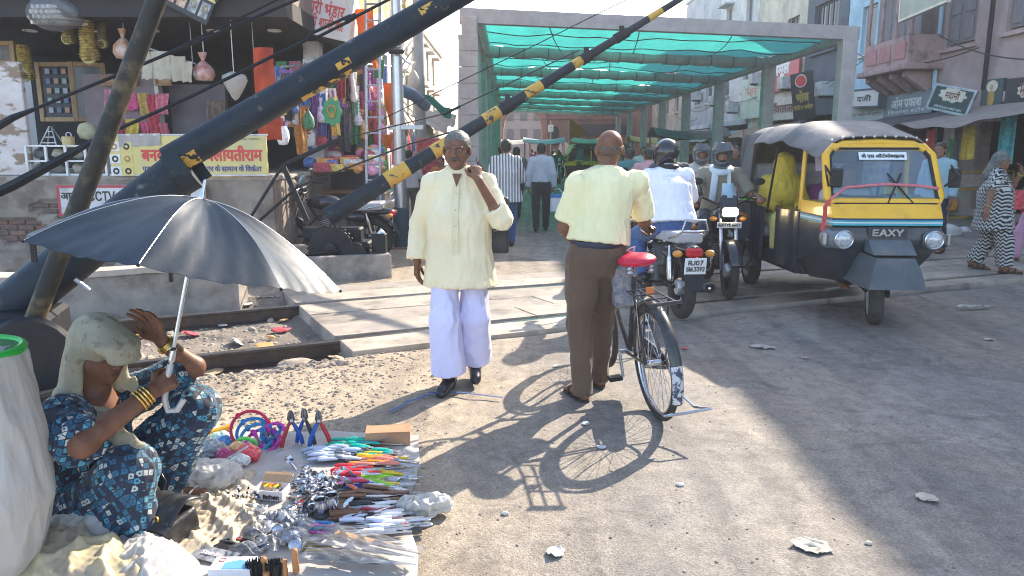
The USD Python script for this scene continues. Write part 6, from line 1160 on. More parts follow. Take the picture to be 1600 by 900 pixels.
    part(t, 'visor', M().grid(lambda U, V: grid3(hx + .10 - .10 * V - .05 * (2 * U - 1) ** 2,(U - .5) * .17 * (1 - .3 * V), hz + .07 + .15 * V),10,8,.004), mat('visor_blue', (.35,.5,.62), None, 5,.1, coat=.5), True)
    part(t, 'headlight', M().box((hx + .135,0, hz - .08),(.05,.165,.10), None, .02), mat('lamp_lit', (.8,.7,.5), None, 5,.2, em=((1,.78,.42),9.0)) if lamp_on else mat('lamp_glass', (.45,.45,.45), None, 5,.08, coat=1.0))
    if plate_f: pl = part(t, 'front_plate', M().box((hx + .12,0, hz - .22),(.006,.26,.065), None, .002), hue('plate_white', (.78,.77,.75))); part(pl, 'lettering', moved(lettering(plate_f, .23,.035,2,40), np.array([[0,-1,0], [1,0,0], [0,0,1.]]),(hx + .1245,0, hz - .22)), blackp, smooth=False)
    part(t, 'leg_guard', M().tube([(.82,0,.62),(.86,.30,.55),(.84,.34,.40),(.80,.28,.27),(.78,.05,.27)], .013,8).tube([(.82,0,.62),(.86,-.30,.55),(.84,-.34,.40),(.80,-.28,.27),(.78,-.05,.27)], .013,8), blackm, True)
    part(t, 'foot_peg', M().tube([(.45,-.24,.28),(.45,.24,.28)], .014,8), blackm)
    return t
def helmet(t, q, R, k=1.0, col=(.012,.013,.016), visor_up=False, glossy=.12):
    hm = mat('helmet_' + '_'.join(f'{int(c * 1000)}' for c in col), col, None, 4, glossy, coat=.7, bump=.0)
    H = Soft(.008,.02); H.ell(q(0,-.005,.03), A(.125,.148,.132) * k, R).ell(q(0,.03,-.06), A(.108,.12,.08) * k, R, .04); H.ell(q(0,.155,.005), A(.098,.10,.056) * k, R, .012,-1); H.ell(q(0,.02,-.02), A(.088,.112,.10) * k, R, .01,-1).cut(q(0,0,-.125),-R[:, 2])
    part(t, 'helmet', H.mesh(), hm, True)
    vm = mat('visor_smoke', (.05,.055,.06), None, 4,.06, coat=1.0, bump=0)
    V_ = lambda U, V: q_arr(q, R, np.sin((U - .5) * 2.5) * .128 * (1 - .4 * V * visor_up),(np.cos((U - .5) * 2.5) * .158 - .005) * (1 - .45 * V * visor_up),(.075 + .085 * V if visor_up else -.04 + .10 * V))
    part(t, 'visor', M().grid(V_, 18,6,.003), vm, True)
def q_arr(q, R, x, y, z):
    c = q(0,0,0); x, y, z = np.broadcast_arrays(x, y, z); return c + x[..., None] * R[:, 0] + y[..., None] * R[:, 1] + z[..., None] * R[:, 2]
RIDE = dict(pel=(0,0,.86), chest=(0,.10,1.22), neck=(0,.14,1.36), head=(0,.19,1.49), Ls=(-.19,.12,1.30), Rs=(.19,.12,1.30), Le=(-.30,.28,1.08), Re=(.30,.28,1.08), Lw=(-.34,.55,1.06), Rw=(.34,.55,1.06), Lf=(0,1,-.1), Rf=(0,1,-.1), Ln=(0,0,-1), Rn=(0,0,-1),
            Lh=(-.09,.02,.84), Rh=(.09,.02,.84), Lk=(-.20,.42,.68), Rk=(.20,.42,.68), La=(-.20,.16,.34), Ra=(.20,.16,.34), Lt=(-.21,.30,.29), Rt=(.21,.30,.29), hf=(0,1,-.08))
def on_bike(loc, ang, back=.36): d = A(math.cos(ang), math.sin(ang),0); return A(*loc) + d * back
a3 = math.radians(96); l3 = A(1.60,6.86,0)
motorcycle('motorcycle', 'black motorcycle seen from behind with a white number plate under the rider in white', l3, a3, plate=('RJ07', 'SM.3392'), seatc=(.42,.42,.44))
whites = fabric('white_shirt', (.78,.78,.84),(.72,.72,.80)); jeans = fabric('blue_jeans', (.03,.075,.20),(.045,.10,.25), sc=30)
p3, D3, q3, R3 = person('person', 'stout rider in a white shirt and black helmet seen from behind on the motorcycle', on_bike(l3, a3,.42), a3 - math.pi / 2, {**RIDE, 'hf': (-.05,1,-.05)}, h=1.74, res=.011, top=whites, legs=jeans, hair=None, fat=.09, sleeve=.98, hem=.90, topw=.03, legr=(.115,.09,.07), shoes=(mat('black_shoe', (.014,.016,.022)), 'shoe'), curl=(1.1,1.1)); helmet(p3, q3, R3,1.0)
part(p3, 'neck_roll', M().torus(q3(0,-.045,-.12),.085,.03, R3[:, 2], 20,8), blackm, True)
p3b, _, q3b, R3b = person('person', 'rider in a grey glossy helmet just ahead of the rider in white', (2.05,9.6,0),.05, RIDE, h=1.76, res=.014, top=fabric('dark_jacket', (.06,.07,.09)), legs=jeans, hair=None, sleeve=.98, hem=.88, fat=.03, shoes=(mat('black_shoe', (.014,.016,.022)), 'shoe')); helmet(p3b, q3b, R3b, 1.0,(.10,.11,.12))
motorcycle('motorcycle', 'second motorcycle heading away, mostly hidden behind the rider in white', (2.03,9.2,0), math.radians(93),(.05,.02,.02))
a4 = math.radians(-94); l4 = A(2.33 + .09,7.87 + 1.22,0)
motorcycle('motorcycle', 'black motorcycle with a lit headlight coming towards the viewer', l4, a4, plate_f='RJ07YS 6407', lamp_on=True, tail=False, grab=False)
p4_, D4, q4, R4 = person('person', 'rider in an open dark helmet with a pale scarf coming towards the viewer', on_bike(l4, a4,.40), a4 - math.pi / 2, {**RIDE, 'Le': (-.34,.25,1.06), 'Re': (.34,.25,1.06), 'hf': (.12,1,-.12)}, h=1.72, res=.010, top=fabric('olive_polo', (.24,.22,.17)), legs=fabric('dark_denim', (.02,.03,.06)), hair=None, sleeve=.44, hem=.88, fat=.03, face=dict(beard=hair_b, moustache=hair_b), shoes=(mat('black_shoe', (.014,.016,.022)), 'shoe'), curl=(1.1,1.1)); helmet(p4_, q4, R4,.96,(.04,.05,.065), True)
scf = fabric('pale_scarf', (.60,.68,.74),(.52,.6,.68))
part(p4_, 'scarf', M().torus(q4(0,-.02,-.15),.10,.04, R4[:, 2] + A(0,.2,0),22,8), scf, True)
vv4 = prim_v(p4_, 'shirt')
for s_ in (-1,1): part(p4_, 'scarf_end', M().tube([q4(s_ * .06,.07,-.15)] + [A(s_ * (.075 + .004 * i), on_surface(vv4, s_ * .08,1.30 - i * .06,1,.03) + .012,1.30 - i * .06) for i in range(6)], .04,8, flat=(1,.3)), scf, True)
p5_, _, q5, R5 = person('person', 'rider in a red vest and grey helmet behind the scarfed rider', (2.62,10.6,0), math.pi, RIDE, h=1.72, res=.014, top=fabric('white_kurta', (.6,.58,.55)), legs=fabric('dark_denim', (.02,.03,.06)), vest=fabric('red_vest', (.50,.02,.05)), hair=None, sleeve=.98, hem=.86, face={}, shoes=(mat('black_shoe', (.014,.016,.022)), 'shoe')); helmet(p5_, q5, R5,.96,(.10,.11,.12), True)
motorcycle('motorcycle', 'dark motorcycle of the rider in the red vest', (2.62,11.0,0), math.radians(-90),(.03,.03,.05), tail=False)
# parked motorcycle by the platform
motorcycle('motorcycle', 'dark parked motorcycle standing behind the barrier machine by the shop', (-2.05,11.0,0), math.radians(176),(.015,.016,.02), lean=-.12)
# ================================================================ three wheeled rickshaw
ra = math.radians(-93); rd = A(math.cos(ra), math.sin(ra),0); rO = A(3.31,6.70,0) - rd * 1.98
auto = thing('auto_rickshaw', 'black and yellow three wheeled rickshaw with a grey canvas hood coming towards the viewer', 'rickshaw', loc=rO, R=ra)
rblk = mat('rickshaw_black', (.012,.016,.022),(.02,.025,.03),4,.3, coat=.3, bump=.03, dirt=(.10,.085,.07), dsc=3, dlo=.58, dhi=.8); ryel = mat('rickshaw_yellow', (.78,.43,.02),(.72,.38,.02),4,.35, coat=.3, bump=.02, dirt=(.4,.24,.06), dsc=4, dlo=.6, dhi=.8)
def hl(*pts): return [(x, s_ * y, z) for x, y, z in pts for s_ in (-1,1)]
def hf(*pts): return hl(*[(x, y * .82, z) for x, y, z in pts])
part(auto, 'front_cowl', M().hull(hf((1.45,.46,.34),(1.98,.28,.38),(2.12,.42,.55),(2.20,.56,.74),(2.19,.57,.90),(2.16,.57,.92),(1.42,.62,.50),(1.42,.62,.92),(2.22,.40,.80))), rblk, smooth=25)
part(auto, 'yellow_panel', M().hull(hf((2.195,.572,.985),(2.12,.58,1.10),(1.44,.622,.985),(1.44,.622,1.10),(2.215,.40,.985),(2.14,.40,1.105))), ryel, smooth=25)
for k, (z0, z1, c) in enumerate([(.922,.938, 'stripe_teal'),(.940,.953, 'stripe_pale'),(.955,.967, 'stripe_teal'),(.969,.983, 'stripe_navy')]):
    part(auto, 'stripe', M().hull(hf((2.197,.5735, z0),(2.197,.5735, z1),(1.445,.6225, z0),(1.445,.6225, z1),(2.217,.40, z0),(2.217,.40, z1))), hue(c, {'stripe_teal': (.05,.38,.45), 'stripe_pale': (.6,.7,.7), 'stripe_navy': (.02,.04,.12)}[c]), smooth=25)
# windscreen with its frame
ws = lambda y, t_: A(2.10 - .24 * t_, y * .84 * (1 - .06 * t_),1.10 + .49 * t_)
loop = [ws(-.55,.02), ws(.55,.02), ws(.57,.1), ws(.57,.85), ws(.50,1.0), ws(-.50,1.0), ws(-.57,.85), ws(-.57,.1)]
part(auto, 'windscreen_frame', M().tube([p * A(1,1.03,1) + A(-.01,0,.01) for p in loop], .038,8, True), ryel, True); part(auto, 'windscreen_rubber', M().tube([p * A(1,.96,1) + A(.012,0,-.0) for p in loop], .016,8, True), blackm, True)
part(auto, 'windscreen', M().grid(lambda U, V: np.moveaxis(np.array([2.10 - .24 * V + .02 * np.cos((U - .5) * 3),(U - .5) * .90 * (1 - .06 * V),1.105 + .48 * V]),0,-1),12,8,.004), pane_mat('windscreen_glass', (.80,.88,.92),.05, veil=(.55,.66,.74), va=.11), True)  # veil colour paints a grey-blue reflection onto the glass
part(auto, 'hood_fascia', M().tube([ws(-.52,.97), ws(-.40,1.08), ws(0,1.11), ws(.40,1.08), ws(.52,.97)], .04,8, flat=(1,.8)), ryel, True)
stk = part(auto, 'sticker', M().box(ws(0,.86) + A(.034,.02,0),(.004,.42,.075), roty(-.47)), hue('sticker_white', (.78,.8,.82))); part(stk, 'lettering', moved(lettering('के एस ऑटोमोबाइल्स', .38,.05,1,40), roty(-.47) @ np.array([[0,-1,0], [1,0,0], [0,0,1.]]), ws(0,.86) + A(.040,.02,0)), blackp, smooth=False)
bt = lettering('EAXY', .27,.062,2); part(auto, 'badge', moved(bt, np.array([[0,-1,0], [1,0,0], [0,0,1.]]),(2.222,.0,.86)), chrome, smooth=False)
part(auto, 'badge_plate', M().box((2.214,0,.86),(.006,.34,.10), None, .003), rblk)
for s_ in (-1,1):
    HS = Soft(.008,.02); HS.ell((2.17, s_ * .40,.80),(.09,.115,.09)).ell((2.10, s_ * .45,.80),(.11,.09,.095)); part(auto, 'headlight_housing', HS.mesh(), mat('housing_grey', (.16,.175,.19),(.12,.13,.145),5,.45), True)
    hp = part(auto, 'headlight', M().lathe([(0,.03),(.04,.028),(.065,.015),(.072,0),(.072,-.02)], 20,(2.255, s_ * .385,.80),(1,0,0)), mat('headlight_glass', (.55,.56,.58),(.25,.25,.26),60,.08, coat=1, metal=.3), True); part(hp, 'bezel', M().torus((2.255, s_ * .385,.80),.076,.010,(1,0,0),22,6), chrome)
    part(auto, 'side_marker', M().box((2.19, s_ * .53,.80),(.06,.02,.10), None, .008), mat('marker_clear', (.5,.42,.36), None, 5,.2))
FD_ = M().hull(hl((2.42,.16,.66),(1.98,.24,.70),(2.46,.20,.56),(2.50,.24,.40),(1.98,.27,.42),(2.2,.26,.40))); part(auto, 'front_mudguard', FD_, mat('mudguard_grey', (.055,.07,.085),(.075,.09,.10),5,.5, dirt=(.14,.12,.1)), smooth=20)
part(auto, 'mudguard_top', M().hull(hl((2.24,.20,.70),(2.40,.18,.685),(2.22,.19,.80),(2.26,.18,.80))), mat('mudguard_grey', (.055,.07,.085)), smooth=20)
fw = A(2.06,0,.27); fax = unit(A(.32,1,.05))
def smallwheel(nm, c, ax, R=.27, w_=.052):
    w = part(auto, nm, M().torus(c, R - w_, w_, ax, 36,12, flat=(1,1.25)), tyre, True)
    F = frame(ax); part(w, 'rim', M().lathe([(.0,-.03),(.05,-.05),(.07,-.03),(.13,-.02),(R - w_ * 1.7,-.055),(R - w_ * 1.7,.055),(.13,.02),(.07,.03),(.05,.05),(0,.03)], 22, c, ax), galv)
    for k in range(5): a = k * 1.2566; part(w, 'wheel_nut', M().cyl(c + F @ A(.085 * math.cos(a),.085 * math.sin(a),-.045), c + F @ A(.085 * math.cos(a),.085 * math.sin(a),.045),.01, n=6), chrome)
smallwheel('front_wheel', fw, fax); 
for s_ in (-1,1): smallwheel('rear_wheel', A(0, s_ * .57,.26), A(0,1,0),.26)
part(auto, 'fork', M().tube([fw + A(0,.12,.0), fw + A(-.10,.13,.22),(1.95,.10,.5)], .024,8).tube([fw + A(0,.0,0), fw + A(0,.13,0)], .02,8), blackm); part(auto, 'fork_spring', M().lathe([(.04 + .012 * (k % 2), k * .02) for k in range(11)], 12, fw + A(-.08,.15,.05), A(-.1,0,1)), galv); part(auto, 'brake_hose', M().tube([fw + A(.05,-.1,.05), fw + A(.15,-.2,.12),(2.0,-.22,.42),(1.9,-.15,.55)], .016,6), blackm)
# body behind
part(auto, 'floor', M().hull(hl((-.5,.57,.36),(.5,.57,.36),(1.44,.46,.36),(-.5,.57,.42),(.5,.57,.42),(1.44,.46,.42))), rblk); part(auto, 'rear_body', M().hull(hl((-.62,.60,.42),(-.60,.64,.96),(.12,.64,.96),(.12,.64,.42),(-.5,.5,.36),(.1,.5,.36))).box((0,0,.98),(.01,.01,.01)), rblk, smooth=25)
for s_ in (-1,1):
    part(auto, 'sill', M().hull([(x, s_ * (y + d_), z) for x, y in ((.13,.57),(1.41,.47)) for d_ in (0,.04) for z in (.36,.52)]), rblk)
    part(auto, 'wheel_arch', M().grid(lambda U, V, s_=s_: grid3(.33 * np.cos(.1 + U * 2.95), s_ * (.54 + V * .14),.24 + .31 * np.sin(.1 + U * 2.95)),18,4,.006), rblk, True)
    for z in (.80,.62): part(auto, 'reflector_strip', M().bx(-.42,.02, *sorted((s_ * .641, s_ * .648)), z, z + .035), mat('reflector_amber', (.55,.2,.06)))
    part(auto, 'door_bar', M().tube([(.55, s_ * .58,.90),(.72, s_ * .55,1.62)], .014,6), blackm); part(auto, 'hood_post', M().tube([(1.40, s_ * .50,1.0),(1.38, s_ * .48,1.66)], .022,6), ryel)
part(auto, 'side_curtain', M().grid(lambda U, V: grid3(.12 + U * .46,-.62 - .015 * np.sin(U * 16),.40 + V * (.56)),16,5,.008), mat('navy_sheet', (.012,.018,.035),(.02,.03,.05),6,.5)); part(auto, 'driver_panel', M().grid(lambda U, V: grid3(.95 + U * .47,-.60 + .09 * U - .01 * np.sin(U * 9),.40 + V * .58),12,5,.01), rblk)
part(auto, 'bench', M().bx(-.1,.42,-.56,.56,.62,.74,.03), mat('seat_vinyl', (.03,.03,.032))); part(auto, 'bench_back', M().bx(-.22,-.11,-.56,.56,.97,1.42,.03), mat('seat_vinyl', (.03,.03,.032))); part(auto, 'driver_seat', M().bx(1.02,1.36,-.4,.4,.56,.72,.03), mat('seat_vinyl', (.03,.03,.032))); part(auto, 'bench_base', M().bx(.125,.40,-.54,.54,.43,.615), rblk)
hood_m = mat('hood_canvas', (.15,.16,.175),(.10,.11,.12),3,.7, bump=.35, bsc=14, bd=.012, trans=.05, dirt=(.25,.24,.23), dsc=2)
def hoodf(U, V):
    x = 1.86 - U * 2.46; a = (V - .5) * 2; ribs = np.abs(np.sin(U * math.pi * 3.0)) ** .7
    w = .50 + .12 * np.clip(U * 2.2,0,1); z = 1.69 + .17 * np.clip(U * 3,0,1) ** .7 - .03 * ribs * 0 - .018 * ribs - .13 * np.clip((U - .90) / .1,0,1) ** 2 - .20 * np.abs(a) ** 4.5
    y = w * np.sign(a) * np.abs(a) ** .85
    drop = np.clip((np.abs(a) - .86) / .14,0,1); low = np.where(U > .74,.62,.0) * drop + .010 * np.sin(U * 30) * drop
    return grid3(x - .05 * drop * (U > .74), y * (1 + .02 * drop), z - low)
part(auto, 'hood', M().grid(hoodf, 60,61,.008), hood_m, True)
part(auto, 'hood_back', M().grid(lambda U, V: grid3(-.60 - .03 * np.sin(V * 3.1) + 0 * U, (U - .5) * 1.2,.98 + V * .78),14,8,.008), hood_m, True)
for k in range(10): y = -.42 + k * .0933; part(auto, 'hood_stud', M().ell((1.885 - .06 * abs(y) ** 2, y, 1.69 - .12 * abs(y / .6) ** 4),(.012,.012,.012), None, 1), chrome)
for s_ in (-1,1):
    part(auto, 'mirror', M().box((2.06, s_ * .42 if s_ < 0 else .60,1.33),(.03,.11,.17), None, .014), blackm); part(auto, 'mirror_arm', M().tube([(2.10, s_ * .50,1.26),(2.2, s_ * .56,1.36),(2.10, s_ * .54,1.44),(2.06, s_ * .47 if s_ < 0 else .60,1.35)], .009,6), blackm)
for y0, y1 in ((.02,.20),(.28,.05)): part(auto, 'wiper', M().tube([ws(y0,.02) + A(.03,0,0), ws(y1,.55) + A(.035,0,0)], .008,5), blackm)
part(auto, 'garland', M().tube([ws(-.57,.06) + A(.03,0,.02), ws(-.4,.30) + A(.03,0,0), ws(0,.36) + A(.035,0,0), ws(.4,.33) + A(.03,0,0), ws(.57,.28) + A(.03,0,0)], .013,8), mat('pink_garland', (.62,.20,.22),(.5,.12,.15),30,.7)); part(auto, 'ribbon', M().tube([ws(-.57,.10) + A(.02,0,0), ws(-.60,-.05) + A(.02,-.02,0),(2.10,-.51,1.02),(2.09,-.52,.86)], .022,6, flat=(1,.4)), mat('red_ribbon', (.55,.06,.07), None, 20,.7))
part(auto, 'steering', M().tube([(1.62,-.30,1.16),(1.66,-.1,1.14),(1.66,.1,1.14),(1.62,.30,1.16)], .016,6).tube([(1.66,0,1.14),(1.80,0,.9)], .02,6), blackm)
part(auto, 'hanging_card', M().box((1.36,-.30,1.50),(.006,.16,.24), rotx(.15)), mat('mauve_card', (.55,.45,.6))); part(auto, 'picture_panel', M().box((.92,.40,1.35),(.02,.26,.3), None, .005), mat('panel_blue', (.1,.16,.3),(.4,.42,.45),18,.4))
SIT = dict(pel=(0,0,.86), chest=(0,.01,1.24), neck=(0,.02,1.38), head=(0,.05,1.505), Ls=(-.18,.01,1.32), Rs=(.18,.01,1.32), Le=(-.23,.10,1.07), Re=(.23,.10,1.07), Lw=(-.12,.32,1.02), Rw=(.12,.32,1.02), Lf=(.3,1,-.1), Rf=(-.3,1,-.1), Ln=(0,0,-1), Rn=(0,0,-1),
           Lh=(-.09,.02,.85), Rh=(.09,.02,.85), Lk=(-.11,.44,.88), Rk=(.11,.44,.88), La=(-.11,.42,.50), Ra=(.11,.42,.50), Lt=(-.12,.56,.45), Rt=(.12,.56,.45))
def in_auto(x, y, z=0): return rO + rotz(ra) @ A(x, y, z)
sari = fabric('yellow_sari', (.85,.66,.08),(.75,.56,.06), trans=.15); sari2 = fabric('lime_skirt', (.55,.55,.20),(.48,.47,.16))
pa, Da, qa, Ra_ = person('person', 'passenger in a bright yellow sari veiled over the face inside the rickshaw', in_auto(.16,-.32,-.03), ra - math.pi / 2, SIT, h=1.62, res=.011, skin=skin_m, top=sari, legs=sari2, hair='short', sleeve=.98, hem=.85, topw=.03, fat=.05, legr=(.12,.11,.10))
V_ = Soft(.011,.05); V_.ell(qa(0,.0,.02),(.11,.125,.13), Ra_).cone(qa(0,.02,-.05), qa(0,.05,-.30),.11,.19).cone(qa(-.12,.03,-.24), qa(-.17,.05,-.42),.10,.12).cone(qa(.12,.03,-.24), qa(.17,.05,-.42),.10,.12); v, f = V_.mesh(); part(pa, 'veil', (wrinkle(v, f, .016,(7,7,3),3,(20,20,5),.011), f), sari, True)
person('person', 'second passenger in dark purple cloth behind the yellow sari in the rickshaw', in_auto(.12,.22,-.12), ra - math.pi / 2, SIT, h=1.6, res=.018, top=fabric('purple_cloth', (.22,.05,.2)), legs=fabric('dark_denim', (.02,.03,.06)), sleeve=.98, hem=.85)
person('person', 'rickshaw driver in a pale shirt behind the windscreen', in_auto(1.16,.0,-.16), ra - math.pi / 2, {**SIT, 'Lw': (-.24,.42,1.14), 'Rw': (.24,.42,1.14)}, h=1.66, res=.014, top=fabric('pale_blue_shirt', (.42,.48,.55)), legs=fabric('dark_denim', (.02,.03,.06)), sleeve=.7, hem=.86, face={}, curl=(1,1))

# ================================================================ people farther along the street
stripe = usdkit.material(stage, '/World/Looks/striped_cloth', {'tc': ('texture_coordinate', {}), 'sx': ('separate_xyz', {}), 'm': ('math', {'math_type': 'multiply', 'value2': 21.0}), 'fr': ('math', {'math_type': 'fraction'}), 'gt': ('math', {'math_type': 'greater_than', 'value2': .58}), 'mx': ('mix_color', {'a': (.62,.62,.60), 'b': (.10,.10,.14)}), 'p': ('principled_bsdf', {'roughness': .85})},
    [('tc.object', 'sx.vector'),('sx.x', 'm.value1'),('m.value', 'fr.value1'),('fr.value', 'gt.value1'),('gt.value', 'mx.fac'),('mx.result', 'p.base_color')], surface='p.BSDF')
zig = usdkit.material(stage, '/World/Looks/zigzag_cloth', {'tc': ('texture_coordinate', {}), 'sx': ('separate_xyz', {}), 'ax': ('math', {'math_type': 'add'}), 'pp': ('math', {'math_type': 'pingpong', 'value2': .034}), 'ad': ('math', {'math_type': 'add'}), 'm': ('math', {'math_type': 'multiply', 'value2': 21.0}), 'fr': ('math', {'math_type': 'fraction'}), 'gt': ('math', {'math_type': 'greater_than', 'value2': .5}), 'mx': ('mix_color', {'a': (.50,.49,.46), 'b': (.02,.022,.03)}), 'p': ('principled_bsdf', {'roughness': .85})},
    [('tc.object', 'sx.vector'),('sx.x', 'ax.value1'),('sx.y', 'ax.value2'),('ax.value', 'pp.value1'),('sx.z', 'ad.value1'),('pp.value', 'ad.value2'),('ad.value', 'm.value1'),('m.value', 'fr.value1'),('fr.value', 'gt.value1'),('gt.value', 'mx.fac'),('mx.result', 'p.base_color')], surface='p.BSDF')
WALK = dict(Rk=(.10,.16,.49), Ra=(.09,.20,.10), Rt=(.10,.35,.05), Lk=(-.10,-.02,.49), La=(-.09,-.18,.13), Lt=(-.10,-.03,.04))
dk = fabric('dark_denim', (.02,.03,.06)); shoeb = (mat('black_shoe', (.014,.016,.022)), 'shoe'); sand = (mat('dark_sandal', (.03,.02,.018)), 'sandal')
p = G(791,388); person('person', 'man in a loose grey and white striped shirt walking away beside his bicycle', p, .05, {**WALK, 'Rw': (.10,.32,1.0), 'Rf': (0,1,0), 'Re': (.26,.1,1.08)}, h=1.76, res=.012, top=stripe, legs=jeans, hem=.74, topw=.05, sleeve=.9, shoes=shoeb, fat=.03)
p = G(845,362); person('person', 'man in a pale blue shirt walking away carrying a white box', p, -.05, WALK, h=1.72, res=.013, top=fabric('pale_blue_shirt', (.42,.48,.55)), legs=fabric('black_trousers', (.012,.014,.02)), hem=.96, sleeve=.98, shoes=shoeb, curl=(.4,1.2))
bx_ = thing('carry_box', 'white ice box with a blue lid carried by the man in the pale blue shirt', 'box', loc=p + A(.33,.06,.40)); part(bx_, 'body', M().box((0,0,.13),(.30,.24,.28), None, .02), hue('box_white', (.7,.72,.74))); part(bx_, 'lid', M().box((0,0,.30),(.31,.25,.06), None, .015), hue('lid_blue', (.02,.2,.5))); part(bx_, 'handle', M().tube([(-.13,0,.31),(-.06,0,.42),(.02,0,.44),(.13,0,.31)], .008,6), white)
b2 = thing('bicycle', 'second bicycle pushed by the man in the striped shirt, behind the shoulder bag', 'bicycle', loc=(-.28,11.9,0), R=math.pi / 2 + .1)
roller(b2, 'rear_wheel', rc, WR, .021,16, n=28); roller(b2, 'front_wheel', fc, WR, .021,16, n=28); part(b2, 'frame', M().tube([bb_, st_], .016,6).tube([st_, hd_], .015,6).tube([bb_, ht_], .017,6).tube([ht_, hd_, hb], .016,6).tube([ht_, fc], .014,6).tube([bb_, rc, st_], .01,6), steelb); part(b2, 'handlebar', M().tube([hb + A(-.2,.27,0), hb, hb + A(-.2,-.27,0)], .011,6), chrome); part(b2, 'saddle', M().ell((.22,0,.92),(.13,.09,.04)), blackm)
# woman in the zigzag dress
zw, Dz, qz, Rz_ = person('person', 'woman in a black and white zigzag dress holding a hand to her face at right', (6.26,9.62,0),-2.15, dict(pel=(0,0,.92), **{**WALK, 'Le': (-.26,.16,1.16), 'Lw': (-.13,.27,1.40), 'Lf': (.35,-.15,1), 'Ln': (.4,-1,0), 'Re': (.33,-.06,1.14), 'Rw': (.46,-.08,.93), 'Rf': (.6,0,-1), 'hf': (.15,1,-.1)}), h=1.56, res=.009, top=zig, legs=zig, hem=.62, topw=.06, fat=.06, sleeve=(.42,.42), shoes=sand, face={}, hair=None, legr=(.125,.11,.095), legend=.03)
sc_m = mat('dark_scarf', (.06,.075,.075),(.18,.2,.17),22,.8); V_ = Soft(.009,.03); V_.ell(qz(0,-.018,.035), A(.09,.105,.095), Rz_).cone(qz(0,-.07,-.05), qz(0,-.10,-.20),.07,.09).cone(qz(-.12,.0,-.22), qz(.12,.02,-.22),.075,.075).cone(qz(-.10,.05,-.24), qz(.06,.12,-.40),.07,.05).ell(qz(0,.10,-.02),(.07,.075,.09), Rz_, .02,-1); v, f = V_.mesh(); part(zw, 'head_scarf', (wrinkle(v, f, .008,(12,12,7)), f), sc_m, True)
for s_ in ('L', 'R'): part(zw, 'bangle', M().torus(Dz[s_ + 'w'] * .93 + Dz[s_ + 'e'] * .07,.036,.007, Dz[s_ + 'w'] - Dz[s_ + 'e'], 16,5), gold)
folk = [  # u, y, kind of pose, colours, height, heading, label
    (1463,11.3, {}, (.30,.45,.50),(.02,.03,.06),1.70,2.2, 'man with dark hair in a light blue shirt behind the rickshaw', .012, {}),
    (1624,10.4, {}, (.62,.30,.42),(.55,.28,.4),1.5,1.2, 'person in pink clothes cut by the right edge of the frame', .014, None),
    (1146,13.4, {'Rw': (.1,.25,1.05), 'Rf': (-.5,1,0)}, (.02,.022,.03),(.02,.03,.06),1.66,2.7, 'man in a black shirt standing by the second canopy post', .012, {}),
    (1171,12.9, {'Lw': (-.12,.28,1.0), 'Lf': (0,1,0)}, (.10,.17,.22),(.5,.5,.52),1.64,1.9, 'man in a dark checked shirt beside the man in black', .012, None),
    (640,15.6, {}, (.68,.67,.66),(.2,.18,.16),1.60,.1, 'man in a white shirt seen from behind beside the shiny pole', .013, None),
    (657,16.6, {}, (.30,.03,.06),(.30,.03,.06),1.55,.6, 'woman in dark red beside the man in the white shirt', .014, None),
    (690,15.0, {}, (.45,.16,.05),(.30,.1,.04),1.45,3.0, 'person in orange brown cloth behind the kurta man at left', .014, None),
    (982,13.6, {}, (.06,.20,.22),(.03,.03,.04),1.62,.2, 'man in a dark teal shirt between the bald man and the white rider', .014, None),
    (1016,12.6, RIDE, (.58,.32,.34),(.03,.03,.05),1.70,.1, 'rider in a pink shirt beyond the white rider', .014, None),
    (1003,19.5, {}, (.55,.55,.58),(.1,.1,.12),1.68,3.0, 'man in a pale striped shirt and green cap under the canopy', .018, None),
    (986,22.5, {}, (.45,.52,.42),(.2,.2,.2),1.62,3.0, 'person in pale green walking under the canopy', .02, None),
    (807,16.5, {}, (.10,.10,.12),(.02,.02,.03),1.66,.3, 'man in dark clothes between the striped shirt and the blue shirt', .016, None),
    (783,21, {}, (.25,.2,.2),(.05,.05,.06),1.70,0, 'man hidden behind the striped shirt man', .02, None),
    (887,39, {}, (.66,.50,.16),(.62,.50,.25),1.66,3.1, 'far walker dressed in yellow on the green shaded road', .028, None),
    (872,36.5, RIDE, (.03,.10,.08),(.03,.05,.05),1.68,3.14, 'far rider on a dark scooter coming under the canopy', .026, None)]
g7 = np.random.default_rng(5)
for k, (u, y, J, c1, c2, h, hd_g, lb, rs, fc_) in enumerate(folk):
    x = (u - 800) / FOC * y * 1.0 + (0 if y > 30 else 0); x = P(u, 300, y)[0]
    person('person', lb, (x, y, 0), hd_g, {**({} if J is RIDE else WALK), **J}, h=h, res=rs, top=fabric(f'folk_top_{k}', c1), legs=fabric(f'folk_leg_{k}', c2), hem=.86, topw=.02, sleeve=.6 if k % 3 else .95, shoes=sand if rs < .015 else None, face=fc_, hair='short')
gb = thing('green_bag', 'bright green plastic bag held by the man in the checked shirt', 'bag', loc=(4.02,12.6,.72)); S_ = Soft(.012,.03); S_.boxy((0,0,.15),(.10,.05,.15), None, .03); v, f = S_.mesh(); part(gb, 'body', (wrinkle(v, f, .02,(9,9,7)), f), mat('lime_plastic', (.18,.6,.04), None, 4,.35, trans=.3), True); part(gb, 'handle', M().tube([(-.06,0,.3),(-.03,0,.4),(.03,0,.4),(.06,0,.3)], .01,6), mat('lime_plastic', (.18,.6,.04)))
motorcycle('motorcycle', 'dark motorcycle of the rider in the pink shirt', (P(1016,300,12.6)[0], 12.25,0), math.radians(91),(.04,.03,.03))
motorcycle('scooter', 'far dark scooter under the canopy', (P(872,300,36.5)[0], 36.9,0), math.radians(-90),(.02,.05,.05), tail=False, lamp_on=False)
